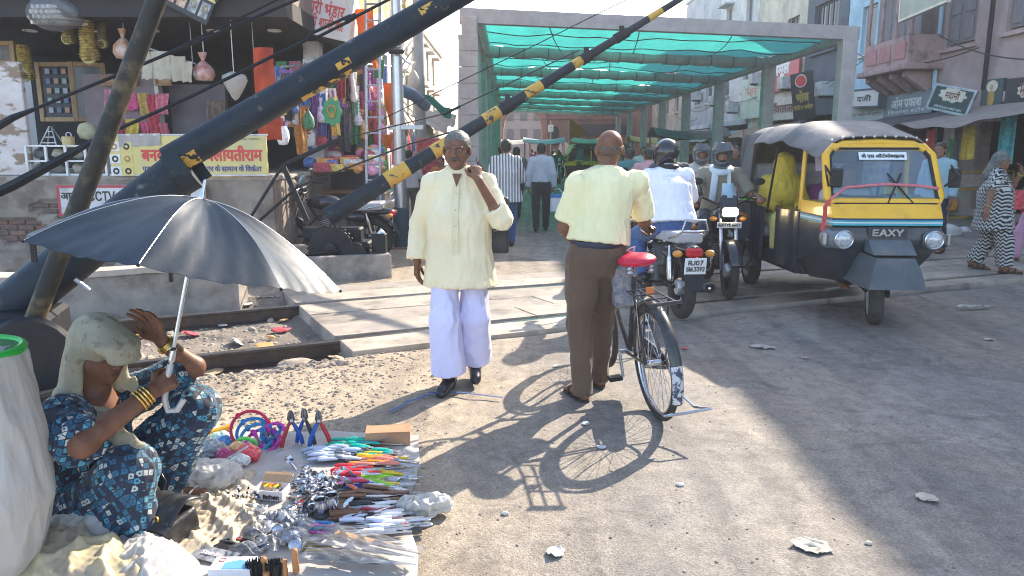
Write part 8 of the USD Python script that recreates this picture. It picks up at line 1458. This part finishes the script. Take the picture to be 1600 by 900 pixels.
# (colour, u range, v range, how many, kind, yaw, blade)
rows = [('green', 520,585,692,714,16, 'knife', -.15,.15),('teal', 545,600,698,720,10, 'knife', -.1,.13),('pale blue', 500,540,702,722,16, 'spoon', .05,.10),('white', 540,570,706,726,8, 'spoon', -.2,.1),('yellow', 585,612,712,726,8, 'knife', .02,.13),('orange', 562,600,718,735,9, 'knife', 0,.11),('salmon', 580,625,722,736,8, 'knife', -.08,.13),('red', 545,590,732,752,11, 'knife', .12,.1),('yellow', 600,635,735,765,6, 'fork', 0,.10),('lime', 585,620,742,752,6, 'knife', -.05,.12),('pink', 560,590,752,764,6, 'knife', .1,.1),('blue', 570,600,756,766,5, 'spoon', .05,.11),('lime', 595,612,756,770,3, 'knife', -.45,.12),('white', 575,620,758,768,6, 'fork', 0,.11),('brown', 572,612,775,792,14, 'knife', -.05,.12),('brown', 545,580,795,822,13, 'knife', .0,.14),('deep red', 600,640,800,812,5, 'knife', -.03,.1),('salmon', 612,640,815,832,5, 'spoon', -.05,.09),('pale blue', 555,620,815,835,10, 'knife', .05,.14),('black', 560,640,770,800,12, 'fork', .1,.13),('white', 590,635,790,845,12, 'knife', .2,.12)]
where_ = {'green': 'by the brick', 'teal': 'near the brick', 'pale blue': 'bundled in the middle', 'yellow': 'on the right of the sheet', 'orange': 'in the middle of the fan', 'salmon': 'along the right of the sheet', 'red': 'left in the fan', 'lime': 'in the fan of cutlery', 'pink': 'in the lower fan', 'blue': 'in the lower fan', 'white': 'among the cutlery', 'brown': 'stacked at the lower middle', 'deep red': 'at the right edge of the sheet', 'black': 'among the loose forks'}
for col, u0, u1, v0, v1, n, kind, yaw, bl in rows:
    for k in range(n):
        u, v = g8.uniform(u0, u1), v0 + (v1 - v0) * (k + .5) / n; p = S_at(u, v, .004 + .02 * g8.random() * (n > 7)); R = rotz(yaw + g8.normal(0,.10) + (math.pi if k % 7 == 6 else 0)) @ rotx(g8.normal(0,.25)) @ roty(g8.normal(0,.06))
        emplace((col, kind, bl), mk_knife(col.replace(' ', '_'), cd[col], bl, .10 if col != 'brown' else .12, kind), p, R, f'{col} handled kitchen {kind} {where_[col]}', f'{col} handled {kind} goods')
def mk_ladle(bowl, ln_, bm_):
    def make(label, group, loc, R):
        t = thing('ladle', label, 'ladle', group, loc, R); part(t, 'bowl', M().lathe([(0,-bowl * .55),(bowl * .5,-bowl * .45),(bowl * .88,-bowl * .15),(bowl, .0),(bowl * .96,.0),(bowl * .84,-bowl * .13),(bowl * .46,-bowl * .4),(0,-bowl * .5)], 22), bm_, True); part(t, 'handle', M().tube([(-bowl, 0,0),(-bowl - ln_ * .3,0,.012),(-bowl - ln_, 0,.0)], .004,6, flat=(1.6,.6)), bladem); return t
    return make
for k, (u, v, b, R, lb) in enumerate([(452,726,.025, rotz(2.5) @ roty(-.8), 'steel ladle with its round bowl up, left of the white spoons'),(553,752,.032, rotz(-2.6) @ roty(-.9), 'large dark steel ladle bowl tilted left of the red handles'),(545,765,.034, rotz(-2.3) @ roty(-1.0), 'grey ladle bowl standing over the strainers'),(529,752,.026, rotz(2.2) @ roty(-.7), 'small steel ladle bowl left of the large one'),(538,745,.024, rotz(2.8) @ roty(-.7), 'round steel ladle behind the large dark one'),(503,760,.026, rotz(.3) @ rotx(.6), 'steel ladle lying among the strainers')]):
    mk_ladle(b, .14, mat('ladle_grey', (.30,.33,.36),(.4,.42,.45),9,.35,.8) if k in (1,2) else chrome)(lb, None, S_at(u, v, .035), R)
# heap of steel strainers and cups
def mk_strainer(label, group, loc, R):
    t = thing('steel_strainer', label, 'strainer', group, loc, R); part(t, 'bowl', M().lathe([(0,-.018),(.012,-.016),(.022,-.004),(.024,.002),(.021,.002),(.011,-.013),(0,-.015)], 14), chrome, True); part(t, 'rim', M().torus((0,0,.002),.0235,.002,(0,0,1),18,5), chrome); part(t, 'tail', M().tube([(.022,0,0),(.05,0,.006)], .002,5), chrome); return t
for k in range(70): u, v = g8.normal(488,20), g8.normal(768,11); emplace('strainer', mk_strainer, S_at(u, min(max(v, 742),796),.012 + .035 * g8.random() * math.exp(-((u - 488) / 18) ** 2)), rotz(g8.uniform(0,6)) @ rotx(g8.normal(0,.9)) @ roty(g8.normal(0,.9)), 'small steel strainer in the shiny heap at the middle of the sheet', 'small steel strainers in a heap')
def mk_jug(label, group, loc, R):
    t = thing('steel_jug', label, 'jug', group, loc, R); part(t, 'body', M().lathe([(0,0),(.032,0),(.036,.01),(.035,.05),(.027,.064),(.031,.078),(.029,.078),(.025,.064),(.032,.05),(.033,.01),(0,.006)], 22), chrome, True); part(t, 'handle', M().torus((-.04,0,.045),.018,.0035,(0,1,0),16,5), chrome); return t
mk_jug('shiny small steel jug at the left of the pair', None, S_at(503,808), rotz(.3)); mk_jug('shiny steel jug at the right of the pair, mouth up', None, S_at(518,803,.005), rotz(2.2)); mk_jug('third steel jug lying behind the pair', None, S_at(492,796,.03), rotx(1.4))
for k, (u, v, c, lb) in enumerate([(470,795,(.5,.03,.04), 'red spring coil left of the steel jugs'),(466,800,(.5,.03,.04), 'second red spring coil, lower left of the jugs'),(455,806,(.5,.36,.12), 'brass lid left of the red coils'),(470,808,(.48,.36,.16), 'second brass lid below the red coils'),(545,798,(.55,.7,.8), 'pale blue and steel bottle opener by the jugs'),(552,775,(.6,.12,.06), 'orange red peeler by the ladles'),(560,765,(.5,.02,.04), 'red plastic scoop right of the ladles')]):
    if 'lid' in lb: one('brass_cap', M().lathe([(0,.01),(.02,.01),(.022,0),(.018,0),(.018,.006),(0,.006)], 18), mat('brass', c, None, 9,.35,.7), lb, 'cap', loc=S_at(u, v, .01), R=rotx(.4))
    elif 'coil' in lb: one('spring_coil', M().tube([(.012 * math.cos(a), a * .0022 - .02,.012 * math.sin(a) + .014) for a in np.linspace(0,19,80)], .003,5), hue('coil_red', c), lb, 'coil', loc=S_at(u, v), R=.6 * k)
    else: one('small_tool', M().tube([(-.05,0,.01),(-.01,0,.014),(.02,0,.012),(.05,0,.01)], [.006,.012,.013,.005], 8, flat=(1,.6)), hue(f'tool_{k}', c), lb, 'tool', loc=S_at(u, v, .02), R=.5 + k)
# small open boxes
def openbox(name, lb, u, v, sx, sy, h, mt, yaw, flap=True):
    t = thing(name, lb, 'box', loc=S_at(u, v), R=yaw); part(t, 'bottom', M().bx(-sx + .003, sx - .003,-sy + .003, sy - .003,0,.003), mt)
    for y in (-sy, sy): part(t, 'side', M().bx(-sx, sx, y - .002, y + .002,0, h), mt)
    for x in (-sx, sx): part(t, 'side', M().bx(x - .002, x + .002,-sy + .0025, sy - .0025,0, h), mt)
    if flap: part(t, 'flap', M().grid(lambda U, V: grid3((U - .5) * 2 * sx, sy + .003 + V * .04, h + .03 * np.sin(V * 1.4) + 0 * U),4,6,.002), mat('card_brown', (.42,.27,.16), None, 6,.8))
    return t
t = openbox('card_box', 'grey white open box with the letters tchen and orange pegs inside', 425,776,.068,.045,.045, mat('card_white', (.60,.58,.58),(.5,.48,.5),5,.6),-.15); part(t, 'lettering', moved(lettering('itchen', .075,.022,2), None, (.02,-.0485,.018)), blackp, smooth=False); part(t, 'stripe', M().hull([(-.05,-.048,.01),(-.03,-.048,.01),(-.06,-.048,.043),(-.045,-.048,.043),(-.05,-.0475,.01),(-.045,-.0475,.043)]), hue('print_cobalt', (.04,.08,.4)))
for k in range(7): one('plastic_peg', M().tube([(-.02,0,0),(.02,0,.004)], .006,6), hue(f'peg_{k % 2}', [(.75,.22,.02),(.7,.62,.03)][k % 2]), f'{["orange", "yellow"][k % 2]} plastic peg in the lettered box', 'peg', f'{["orange", "yellow"][k % 2]} pegs in the box', loc=S_at(416 + k * 3.5,768 + (k % 3) * 2,.035), R=k * .9)
t = openbox('card_box', 'yellow and grey open box full of black and white pens', 378,792,.055,.035,.03, mat('card_yellow', (.62,.42,.05),(.5,.45,.4),14,.6),.1, False); part(t, 'label', M().box((.01,-.0375,.015),(.05,.002,.02)), mat('label_violet', (.4,.35,.55)))
def mk_pen(label, group, loc, R):
    t = thing('striped_pen', label, 'pen', group, loc, R)
    for k in range(5): part(t, 'segment', M().cyl((0,0, k * .011),(0,0,(k + 1) * .011),.0045, n=8), blackm if k % 2 else white)
    return t
for k in range(22): emplace('pen', mk_pen, S_at(g8.uniform(366,398), g8.uniform(778,792),.01), rotz(g8.uniform(0,6)) @ rotx(g8.uniform(.2,1.25)), 'black and white striped pen sticking out of the yellow box', 'striped pens in the yellow box')
one('yellow_net', (lambda b: (wrinkle(b[0], b[1], .012,(30,30,30),4), b[1]))(M().ell((0,0,0),(.06,.035,.022), None, 4).mesh()), mat('net_yellow', (.62,.40,.04),(.7,.6,.35),60,.6, bump=.6), 'heap of yellow netting behind the lettered box', 'net', loc=S_at(440,748,.018), smooth=True)
# discs in clear packets
discm = mat('lid_steel', (.50,.52,.56),(.40,.42,.46),9,.28,.85)
def mk_disc(label, group, loc, R):
    t = thing('steel_dish', label, 'dish', group, loc, R); part(t, 'disc', M().lathe([(0,.006),(.018,.005),(.026,.0),(.028,-.004),(.025,-.003),(0,.003)], 18), discm, True); part(t, 'knob', M().lathe([(0,.016),(.004,.014),(.005,.01),(.003,.006)], 8), chrome); return t
for k in range(60): u, v = g8.uniform(395,478), g8.uniform(800,868); emplace('disc', mk_disc, S_at(u, v, .012 + .02 * g8.random()), rotz(g8.uniform(0,6)) @ rotx(g8.normal(0,.5)) @ roty(g8.normal(0,.5)), 'small steel dish among the clear packets at the front of the sheet', 'small steel dishes at the front')
clearp = pane_mat('clear_packet', (.95,.96,.97),.16, veil=(.78,.8,.84), va=.10)
for k, (u, v, a) in enumerate([(405,835,.2),(440,820,-.2),(455,850,.5),(420,862,-.4),(395,815,.1),(470,835,.9),(385,872,.3)]):
    one('clear_packet', M().grid(lambda U, V: grid3((U - .5) * .13,(V - .5) * .09,.03 * np.sin(U * 3.1) * np.sin(V * 3.1) + .006 * np.sin(U * 21 + V * 13)),20,14), clearp, f'clear plastic packet of steel lids, {"first second third fourth fifth sixth seventh".split()[k]} laid on the front heap', 'packet', loc=S_at(u, v, .025), R=a, smooth=True)
for k, (u, v, c, lb) in enumerate([(372,818,(.5,.38,.2), 'tangle of gold wire hooks beside the cream plastic'),(398,812,(.1,.1,.1), 'loop of black wire beside the gold hooks')]):
    g_ = np.random.default_rng(k); one('wire_tangle', M().tube(np.cumsum(g_.normal(0,.012,(70,3)),0) * A(1,1,.0) + A(0,0,.01) * 1 + np.abs(g_.normal(0,.006,(70,1))) * A(0,0,1),.0018,4), hue(f'wire_{k}', c), lb, 'wire', loc=S_at(u, v))
# black case, blue box, brushes, combs, packs
t = thing('black_case', 'black open case with silver tools and a silver printed flap', 'case', loc=S_at(352,862), R=-.35)
part(t, 'tray', M().bx(-.09,.09,-.02,.08,0,.018,.003), blackm); part(t, 'flap', M().box((0,-.06,.014),(.18,.075,.005), rotx(.12)), mat('case_print', (.12,.13,.16),(.35,.36,.4),26,.4)); part(t, 'red_line', M().bx(-.03,.03,.062,.07,.0182,.0195), redp)
for k in range(3): part(t, 'tool', M().box((-.06 + k * .06,.03,.022),(.05,.008,.004)), chrome)
part(t, 'lettering', moved(lettering('Stainless', .11,.02,1), rotx(-math.pi / 2 + .12),(0,-.06,.0185)), white, smooth=False)
t = thing('blue_box', 'blue and white carton with a red emblem at the bottom edge', 'box', loc=S_at(366,902), R=.02); part(t, 'carton', M().box((0,0,.022),(.155,.09,.044), None, .002), mat('carton_white', (.66,.66,.7), None, 5,.4)); part(t, 'print', M().prism([(-.03,-.04),(.07,-.04),(.07,.0),(.02,.02),(-.03,0)], .001, None, (0,0,.0442)), hue('print_sky', (.12,.34,.6))); part(t, 'emblem', M().torus((-.045,.02,.0445),.012,.002,(0,0,1),16,4), redp)
woodh = mat('handle_wood', (.42,.19,.07),(.32,.14,.05),4,.4, bump=.1, stretch=(20,20,2))
for k, (u, v, h, lb) in enumerate([(413,905,.075, 'first turned wooden brush handle from the left at the bottom edge'),(445,903,.065, 'second turned wooden brush handle, right of the black bristles'),(463,897,.095, 'tall turned wooden handle at the right of the brushes'),(418,912,.04, 'short pale wooden handle at the bottom edge')]):
    one('turned_wood_tool', M().lathe([(0,0),(.012,0),(.013, h * .4),(.010, h * .6),(.012, h * .8),(.011, h * .85),(.0125, h * .9),(.008, h),(0, h)], 16), woodh, lb, 'tool', loc=S_at(u, v), R=rotx(.08 * k - .1), smooth=True)
for k, u in enumerate((400,430)):
    m = M(); g_ = np.random.default_rng(k)
    for _ in range(170): a, r = g_.uniform(0,6.3),.03 * math.sqrt(g_.random()); m.tube([(r * math.cos(a), r * math.sin(a),0),(1.15 * r * math.cos(a),1.15 * r * math.sin(a),.06)], .0016,3)
    t = thing('brush', f'black bristle brush head at the bottom edge, {["left", "right"][k]} one', 'brush', loc=S_at(u, 905)); part(t, 'bristles', m, blackm, False, kind='stuff'); part(t, 'block', M().lathe([(0,-.004),(.032,-.004),(.032,.012),(0,.012)], 18), woodh)
for k, (v, c, nm) in enumerate([(822,(.05,.25,.55), 'blue'),(827,(.6,.12,.45), 'pink'),(832,(.06,.38,.6), 'sky blue'),(838,(.5,.05,.35), 'magenta')]): one('comb', M().bx(-.05,.05,-.009,.009,0,.008,.003), hue(f'comb_{k}', c), f'{nm} comb in the stack of four beside the brown knives', 'comb', loc=S_at(504, v, .006), R=-.1)
t = thing('file_pack', 'pack of slim steel files with brass ends in front of the combs', 'pack', loc=S_at(496,858), R=-.05); part(t, 'card', M().bx(-.055,.055,-.045,.045,0,.003), mat('card_grey', (.4,.38,.36)))
for k in range(6): part(t, 'file', M().box((0,-.035 + k * .014,.007),(.095,.005,.005)), mat('brass', (.5,.36,.12)) if k % 2 == 0 else galv)
for k, (u, v, a, c, lb) in enumerate([(585,862,-.42,(.52,.33,.15), 'clear pouch with a long tan handled knife, upper of the three'),(570,872,-.30,(.62,.56,.50), 'clear pouch with a long pale knife in the middle'),(565,890,-.14,(.05,.06,.07), 'clear pouch with a dark bladed knife at the bottom')]):
    t = thing('knife_pouch', lb, 'pouch', loc=S_at(u, v, .028), R=a); part(t, 'knife', M().prism([(-.18,-.018),(.05,-.022),(.20,-.003),(.05,.016),(-.18,.012)], .004), mat(f'pouch_knife_{k}', c, None, 6,.35)); part(t, 'blade', M().prism([(.0,-.02),(.215,-.006),(.0,.012)], .003, None, (0,-.004,.0045)), bladem); part(t, 'wrap', M().grid(lambda U, V: grid3((U - .5) * .44,(V - .5) * .085 * (1 - .5 * np.clip(U - .4,0,1)),.012 + .012 * np.sin(V * 3.1) + .004 * np.sin(U * 31 + 9 * V)),34,8), clearp, True)
def mk_scissors(label, loc, R):
    t = thing('scissors', label, 'scissors', None, loc, R)
    for s_ in (-1,1): part(t, 'blade', M().hull([(0, s_ * .004,0),(.11, s_ * .022,.0),(.11, s_ * .020,.003),(0,-s_ * .006,.003),(.05, s_ * .018,.003),(.0, s_ * .004,.004)]), bladem); part(t, 'handle', M().tube([(0,0,.002),(-.05,-s_ * .016,.002),(-.09,-s_ * .02,.002)], .005,6), blackm)
    part(t, 'pivot', M().cyl((0,0,-.001),(0,0,.006),.005), galv); return t
mk_scissors('open pair of scissors with dark handles across the brown knives', S_at(585,815,.03), rotz(.55)); mk_scissors('second open pair of scissors below the first', S_at(570,832,.02), rotz(.3)); mk_scissors('scissors beyond the brown handles, half under them', S_at(622,790,.015), rotz(.1))
for k in range(12): one('steel_skewer', M().tube([(-.16,0,0),(.16,0,.01)], .0035,5), bladem, 'thin steel skewer in the loose bundle at the front right of the sheet', 'skewer', 'thin steel skewers at the front right', loc=S_at(g8.uniform(540,585),828 + k * 2.2,.012 + .01 * g8.random()), R=rotz(.18 + g8.normal(0,.12)))
# ---- litter on the road
for k, (u, v, L, w_, a, c, lb) in enumerate([(1192,543,.20,.08,-.3,(.5,.43,.38), 'flat torn cardboard strip on the road before the rickshaw'),(1258,559,.06,.03,0,(.55,.4,.33), 'small tan scrap right of the cardboard strip'),(1448,783,.11,.05,-.5,(.55,.45,.36), 'rounded cardboard tag on the shaded road at right'),(1268,857,.15,.09,-.4,(.5,.45,.36), 'torn pale leaf of paper at the bottom of the road'),(1357,851,.03,.015,0,(.5,.44,.36), 'tiny pebble like scrap right of the torn paper'),(868,865,.07,.06,.2,(.6,.57,.52), 'crumpled white paper at the bottom centre'),(915,664,.045,.035,.4,(.45,.5,.58), 'small blue and white ticket behind the bald man'),(940,700,.05,.03,.1,(.55,.55,.6), 'white scrap inside the bicycle shadow'),(1063,760,.04,.015,.1,(.6,.57,.52), 'curl of white paper right of the bicycle shadow'),(790,806,.035,.025,.3,(.5,.47,.42), 'pale scrap at the tip of the shadow'),(1520,484,.35,.06,.05,(.45,.42,.38), 'long pale strip lying by the deck at right'),(1545,530,.09,.04,0,(.45,.4,.36), 'tan scrap on the far right road'),(1070,547,.05,.03,0,(.6,.08,.1), 'red bottle cap like scrap right of the bicycle'),(870,573,.05,.03,.3,(.7,.68,.64), 'white scrap between the two men'),(370,570,.10,.06,.6,(.55,.05,.08), 'red and white packet on the grit by the near rail'),(520,545,.09,.05,.2,(.6,.58,.6), 'white paper scrap beside the brown stone lump'),(1000,590,.02,.02,0,(.05,.05,.05), 'dark pebble behind the bicycle'),(420,460,.3,.03,.2,(.35,.33,.3), 'flat wooden slat on the ballast by the deck'),(240,480,.08,.06,0,(.6,.62,.66), 'white crumpled rag below the low wall'),(985,450,.1,.02,0,(.05,.16,.12), 'dark green smear of leaf on the deck'),(560,425,.12,.08,.4,(.6,.45,.45), 'pinkish paper by the concrete trough'),(1175,445,.1,.05,0,(.3,.28,.26), 'grey flake on the deck behind the rickshaw'),(690,430,.08,.05,.3,(.6,.5,.5), 'pale rag on the deck behind the kurta man'),(660,700,.012,.01,0,(.6,.4,.38), 'tiny pink chip by the sheet corner')]):
    p = G(u, v); g_ = np.random.default_rng(300 + k); z0 = float(ground_z(p[0], p[1])) + (.03 if 400 < v < 510 and u > 440 else .006)
    if w_ < .026 and L < .05: vv, ff = rock(L / 2, k, 1,(1,.8,.5)); one('litter_scrap', (vv, ff), hue(f'litter_{k}', c, rough=.8), lb, 'litter', loc=A(p[0], p[1], z0), smooth=False); continue
    ol = Polygon([((L / 2) * math.cos(t_) * (1 + g_.normal(0,.10)) , (w_ / 2) * math.sin(t_) * (1.25 + g_.normal(0,.12))) for t_ in np.linspace(0,6.0,13)]).buffer(0); m = M().prism(ol if ol.geom_type == 'Polygon' else ol.convex_hull, .003); vv, ff = m.mesh(); tmsh = trimesh.Trimesh(vv, ff).subdivide().subdivide(); vv, ff = np.array(tmsh.vertices), np.array(tmsh.faces); vv[:, 2] += np.abs(meshkit.fbm(vv * 40 + k, 2, k) - .5) * .05 * min(1, L / .1)
    one('litter_scrap', (vv, ff), mat(f'litter_{k}', c, tuple(x * .8 for x in c),12,.8), lb, 'litter', loc=A(p[0], p[1], z0), R=a, smooth=True)
for k, (pts, c, lb) in enumerate([([(612,648),(640,632),(668,622),(690,617)], (.05,.13,.32), 'torn blue strap curling on the dirt before the kurta man'),([(668,618),(720,618),(785,626)], (.06,.12,.28), 'straight end of the blue strap beside the kurta man\'s feet'),([(300,640),(330,632),(372,628)], (.25,.14,.08), 'brown twig lying behind the vendor\'s knee')]):
    one('strap_strip', M().tube([G(u, v) + A(0,0,.022) for u, v in pts], .007,6, flat=(1.5,.4)), mat(f'strap_{k}', c), lb, 'strap')
g9 = np.random.default_rng(91)
for k in range(60):
    x = g9.uniform(-5,-1.2); w_ = g9.uniform(-.35,1.45); y = railpt(x, w_)
    if x > edge_x(y) - .1: continue
    ci = k % 5; nm = ['white', 'tan', 'red', 'grey', 'orange'][ci]; L = g9.uniform(.03,.11); vv, ff = rock(L, k, 2,(1,.6,.12)); one('bed_litter', (wrinkle(vv, ff, L * .2,(30,30,30), k), ff), mat(f'bedlit_{nm}', [(.62,.6,.6),(.45,.33,.2),(.5,.06,.08),(.3,.3,.32),(.55,.3,.1)][ci]), f'{nm} scrap of rubbish lying between the rails', 'litter', f'{nm} scraps between the rails', loc=(x, y, float(ground_z(x, y)) + .04), R=rotz(g9.uniform(0,6)) @ rotx(g9.normal(0,.3)), smooth=True)
# ---- street goods hung out along both rows of shops
gs = np.random.default_rng(404); scol = [('red', (.5,.05,.06)),('white', (.62,.6,.58)),('navy', (.03,.06,.16)),('yellow', (.6,.4,.06)),('green', (.08,.28,.14)),('pink', (.6,.22,.34)),('grey', (.25,.25,.27)),('brown', (.25,.13,.07)),('orange', (.65,.24,.04)),('teal', (.05,.3,.34))]
for k in range(150):
    right = k % 5 < 3; nm, c = scol[int(gs.integers(10))]; mt = mat(f'street_{nm}', c, tuple(min(.85, v_ * 1.5 + .05) for v_ in c),14,.75, var=.2); y = gs.uniform(13.6,46) if right else gs.uniform(15.6,42); xs_ = gs.uniform(9.5,10.5) if right else gs.uniform(-4.6,-3.2 if y < 24 else -4.2); row = 'right' if right else 'left'
    if k % 3 < 2:
        w_, h_ = gs.uniform(.2,.5), gs.uniform(.5,1.1); z = gs.uniform(1.1,2.0)
        def gf(U, V, w_=w_, h_=h_, k=k): return grid3(.04 * np.sin(U * 11 + k) * (1.2 - V),(U - .5) * w_ * (1 - .15 * V),(V - 1) * h_ + .02 * np.sin(U * 7 + k))
        one('hung_garment', M().grid(gf, 12,8,.006), mt, f'{nm} garment hung out along the {row} row of shops', 'garment', f'{nm} garments on the {row} row', loc=(xs_, y, z + h_ * .5), R=gs.normal(0,.5), smooth=True)
    else: one('goods_crate', M().box((0,0,0),(gs.uniform(.3,.6), gs.uniform(.3,.6), gs.uniform(.25,.5)), None, .015), mt, f'{nm} crate set out before the {row} row of shops', 'crate', f'{nm} crates on the {row} row', loc=(xs_, y, gs.uniform(.25,.9)), R=gs.uniform(-.4,.4))
for k in range(6):
    y = (25.0,28.6,32.2,35.5,38.6,42.5)[k]; t = thing('air_cooler', f'pale air cooler box on the right facades, {"first second third fourth fifth sixth seventh eighth ninth".split()[k]} from the near end', 'air cooler', loc=(10.25, y, 3.55 + .5 * (k % 3))); part(t, 'case', M().box((0,0,0),(.45,.6,.45), None, .02), mat('cooler_grey', (.52,.53,.52), None, 3,.6, dirt=(.3,.25,.2)))
    for q in range(5): part(t, 'louvre', M().box((-.235,0,-.16 + q * .08),(.02,.5,.02)), galv)
    part(t, 'bracket', M().box((.05,0,-.26),(.5,.06,.06)), blackm)
for k in range(7):
    y0 = 12 + k * 5.0; t_ = np.linspace(0,1,24)[:, None]; a, b = A(10.3, y0,3.3 + .5 * (k % 3)), A(10.2, y0 + 6.5,3.9 + .4 * ((k + 1) % 3)); one('facade_cable', M().tube(a + (b - a) * t_ - A(.25,0,.9) * t_ * (1 - t_) * 2,.014,4), darkvoid, f'loose black cable sagging along the right facades, {"first second third fourth fifth sixth seventh".split()[k]} from the near end', 'cable')
for k in range(5): y = (13.2,15.0,17.0,19.0,21.4)[k]; one('drain_pipe', M().tube([(10.5, y, 2.9),(10.5, y, 9.3)], .05,8), [galv, pinkw, blackm, bluew, galv][k], f'vertical drain pipe on the pink building, {"first second third fourth fifth".split()[k]} from the near end', 'pipe')
# ================================================================ air
hz = usdkit.material(stage, '/World/Looks/haze', {'v': ('principled_volume', {'color': (.86,.90,.97), 'density': .0016, 'anisotropy': .4})}, [], volume='v.volume')
one('haze', M().bx(gx[0] - 20, gx[-1] + 20, gy[0] - 20, gy[-1] + 20,-1.4,16), hz, 'thin pale haze filling the street', None, kind='stuff', smooth=False)
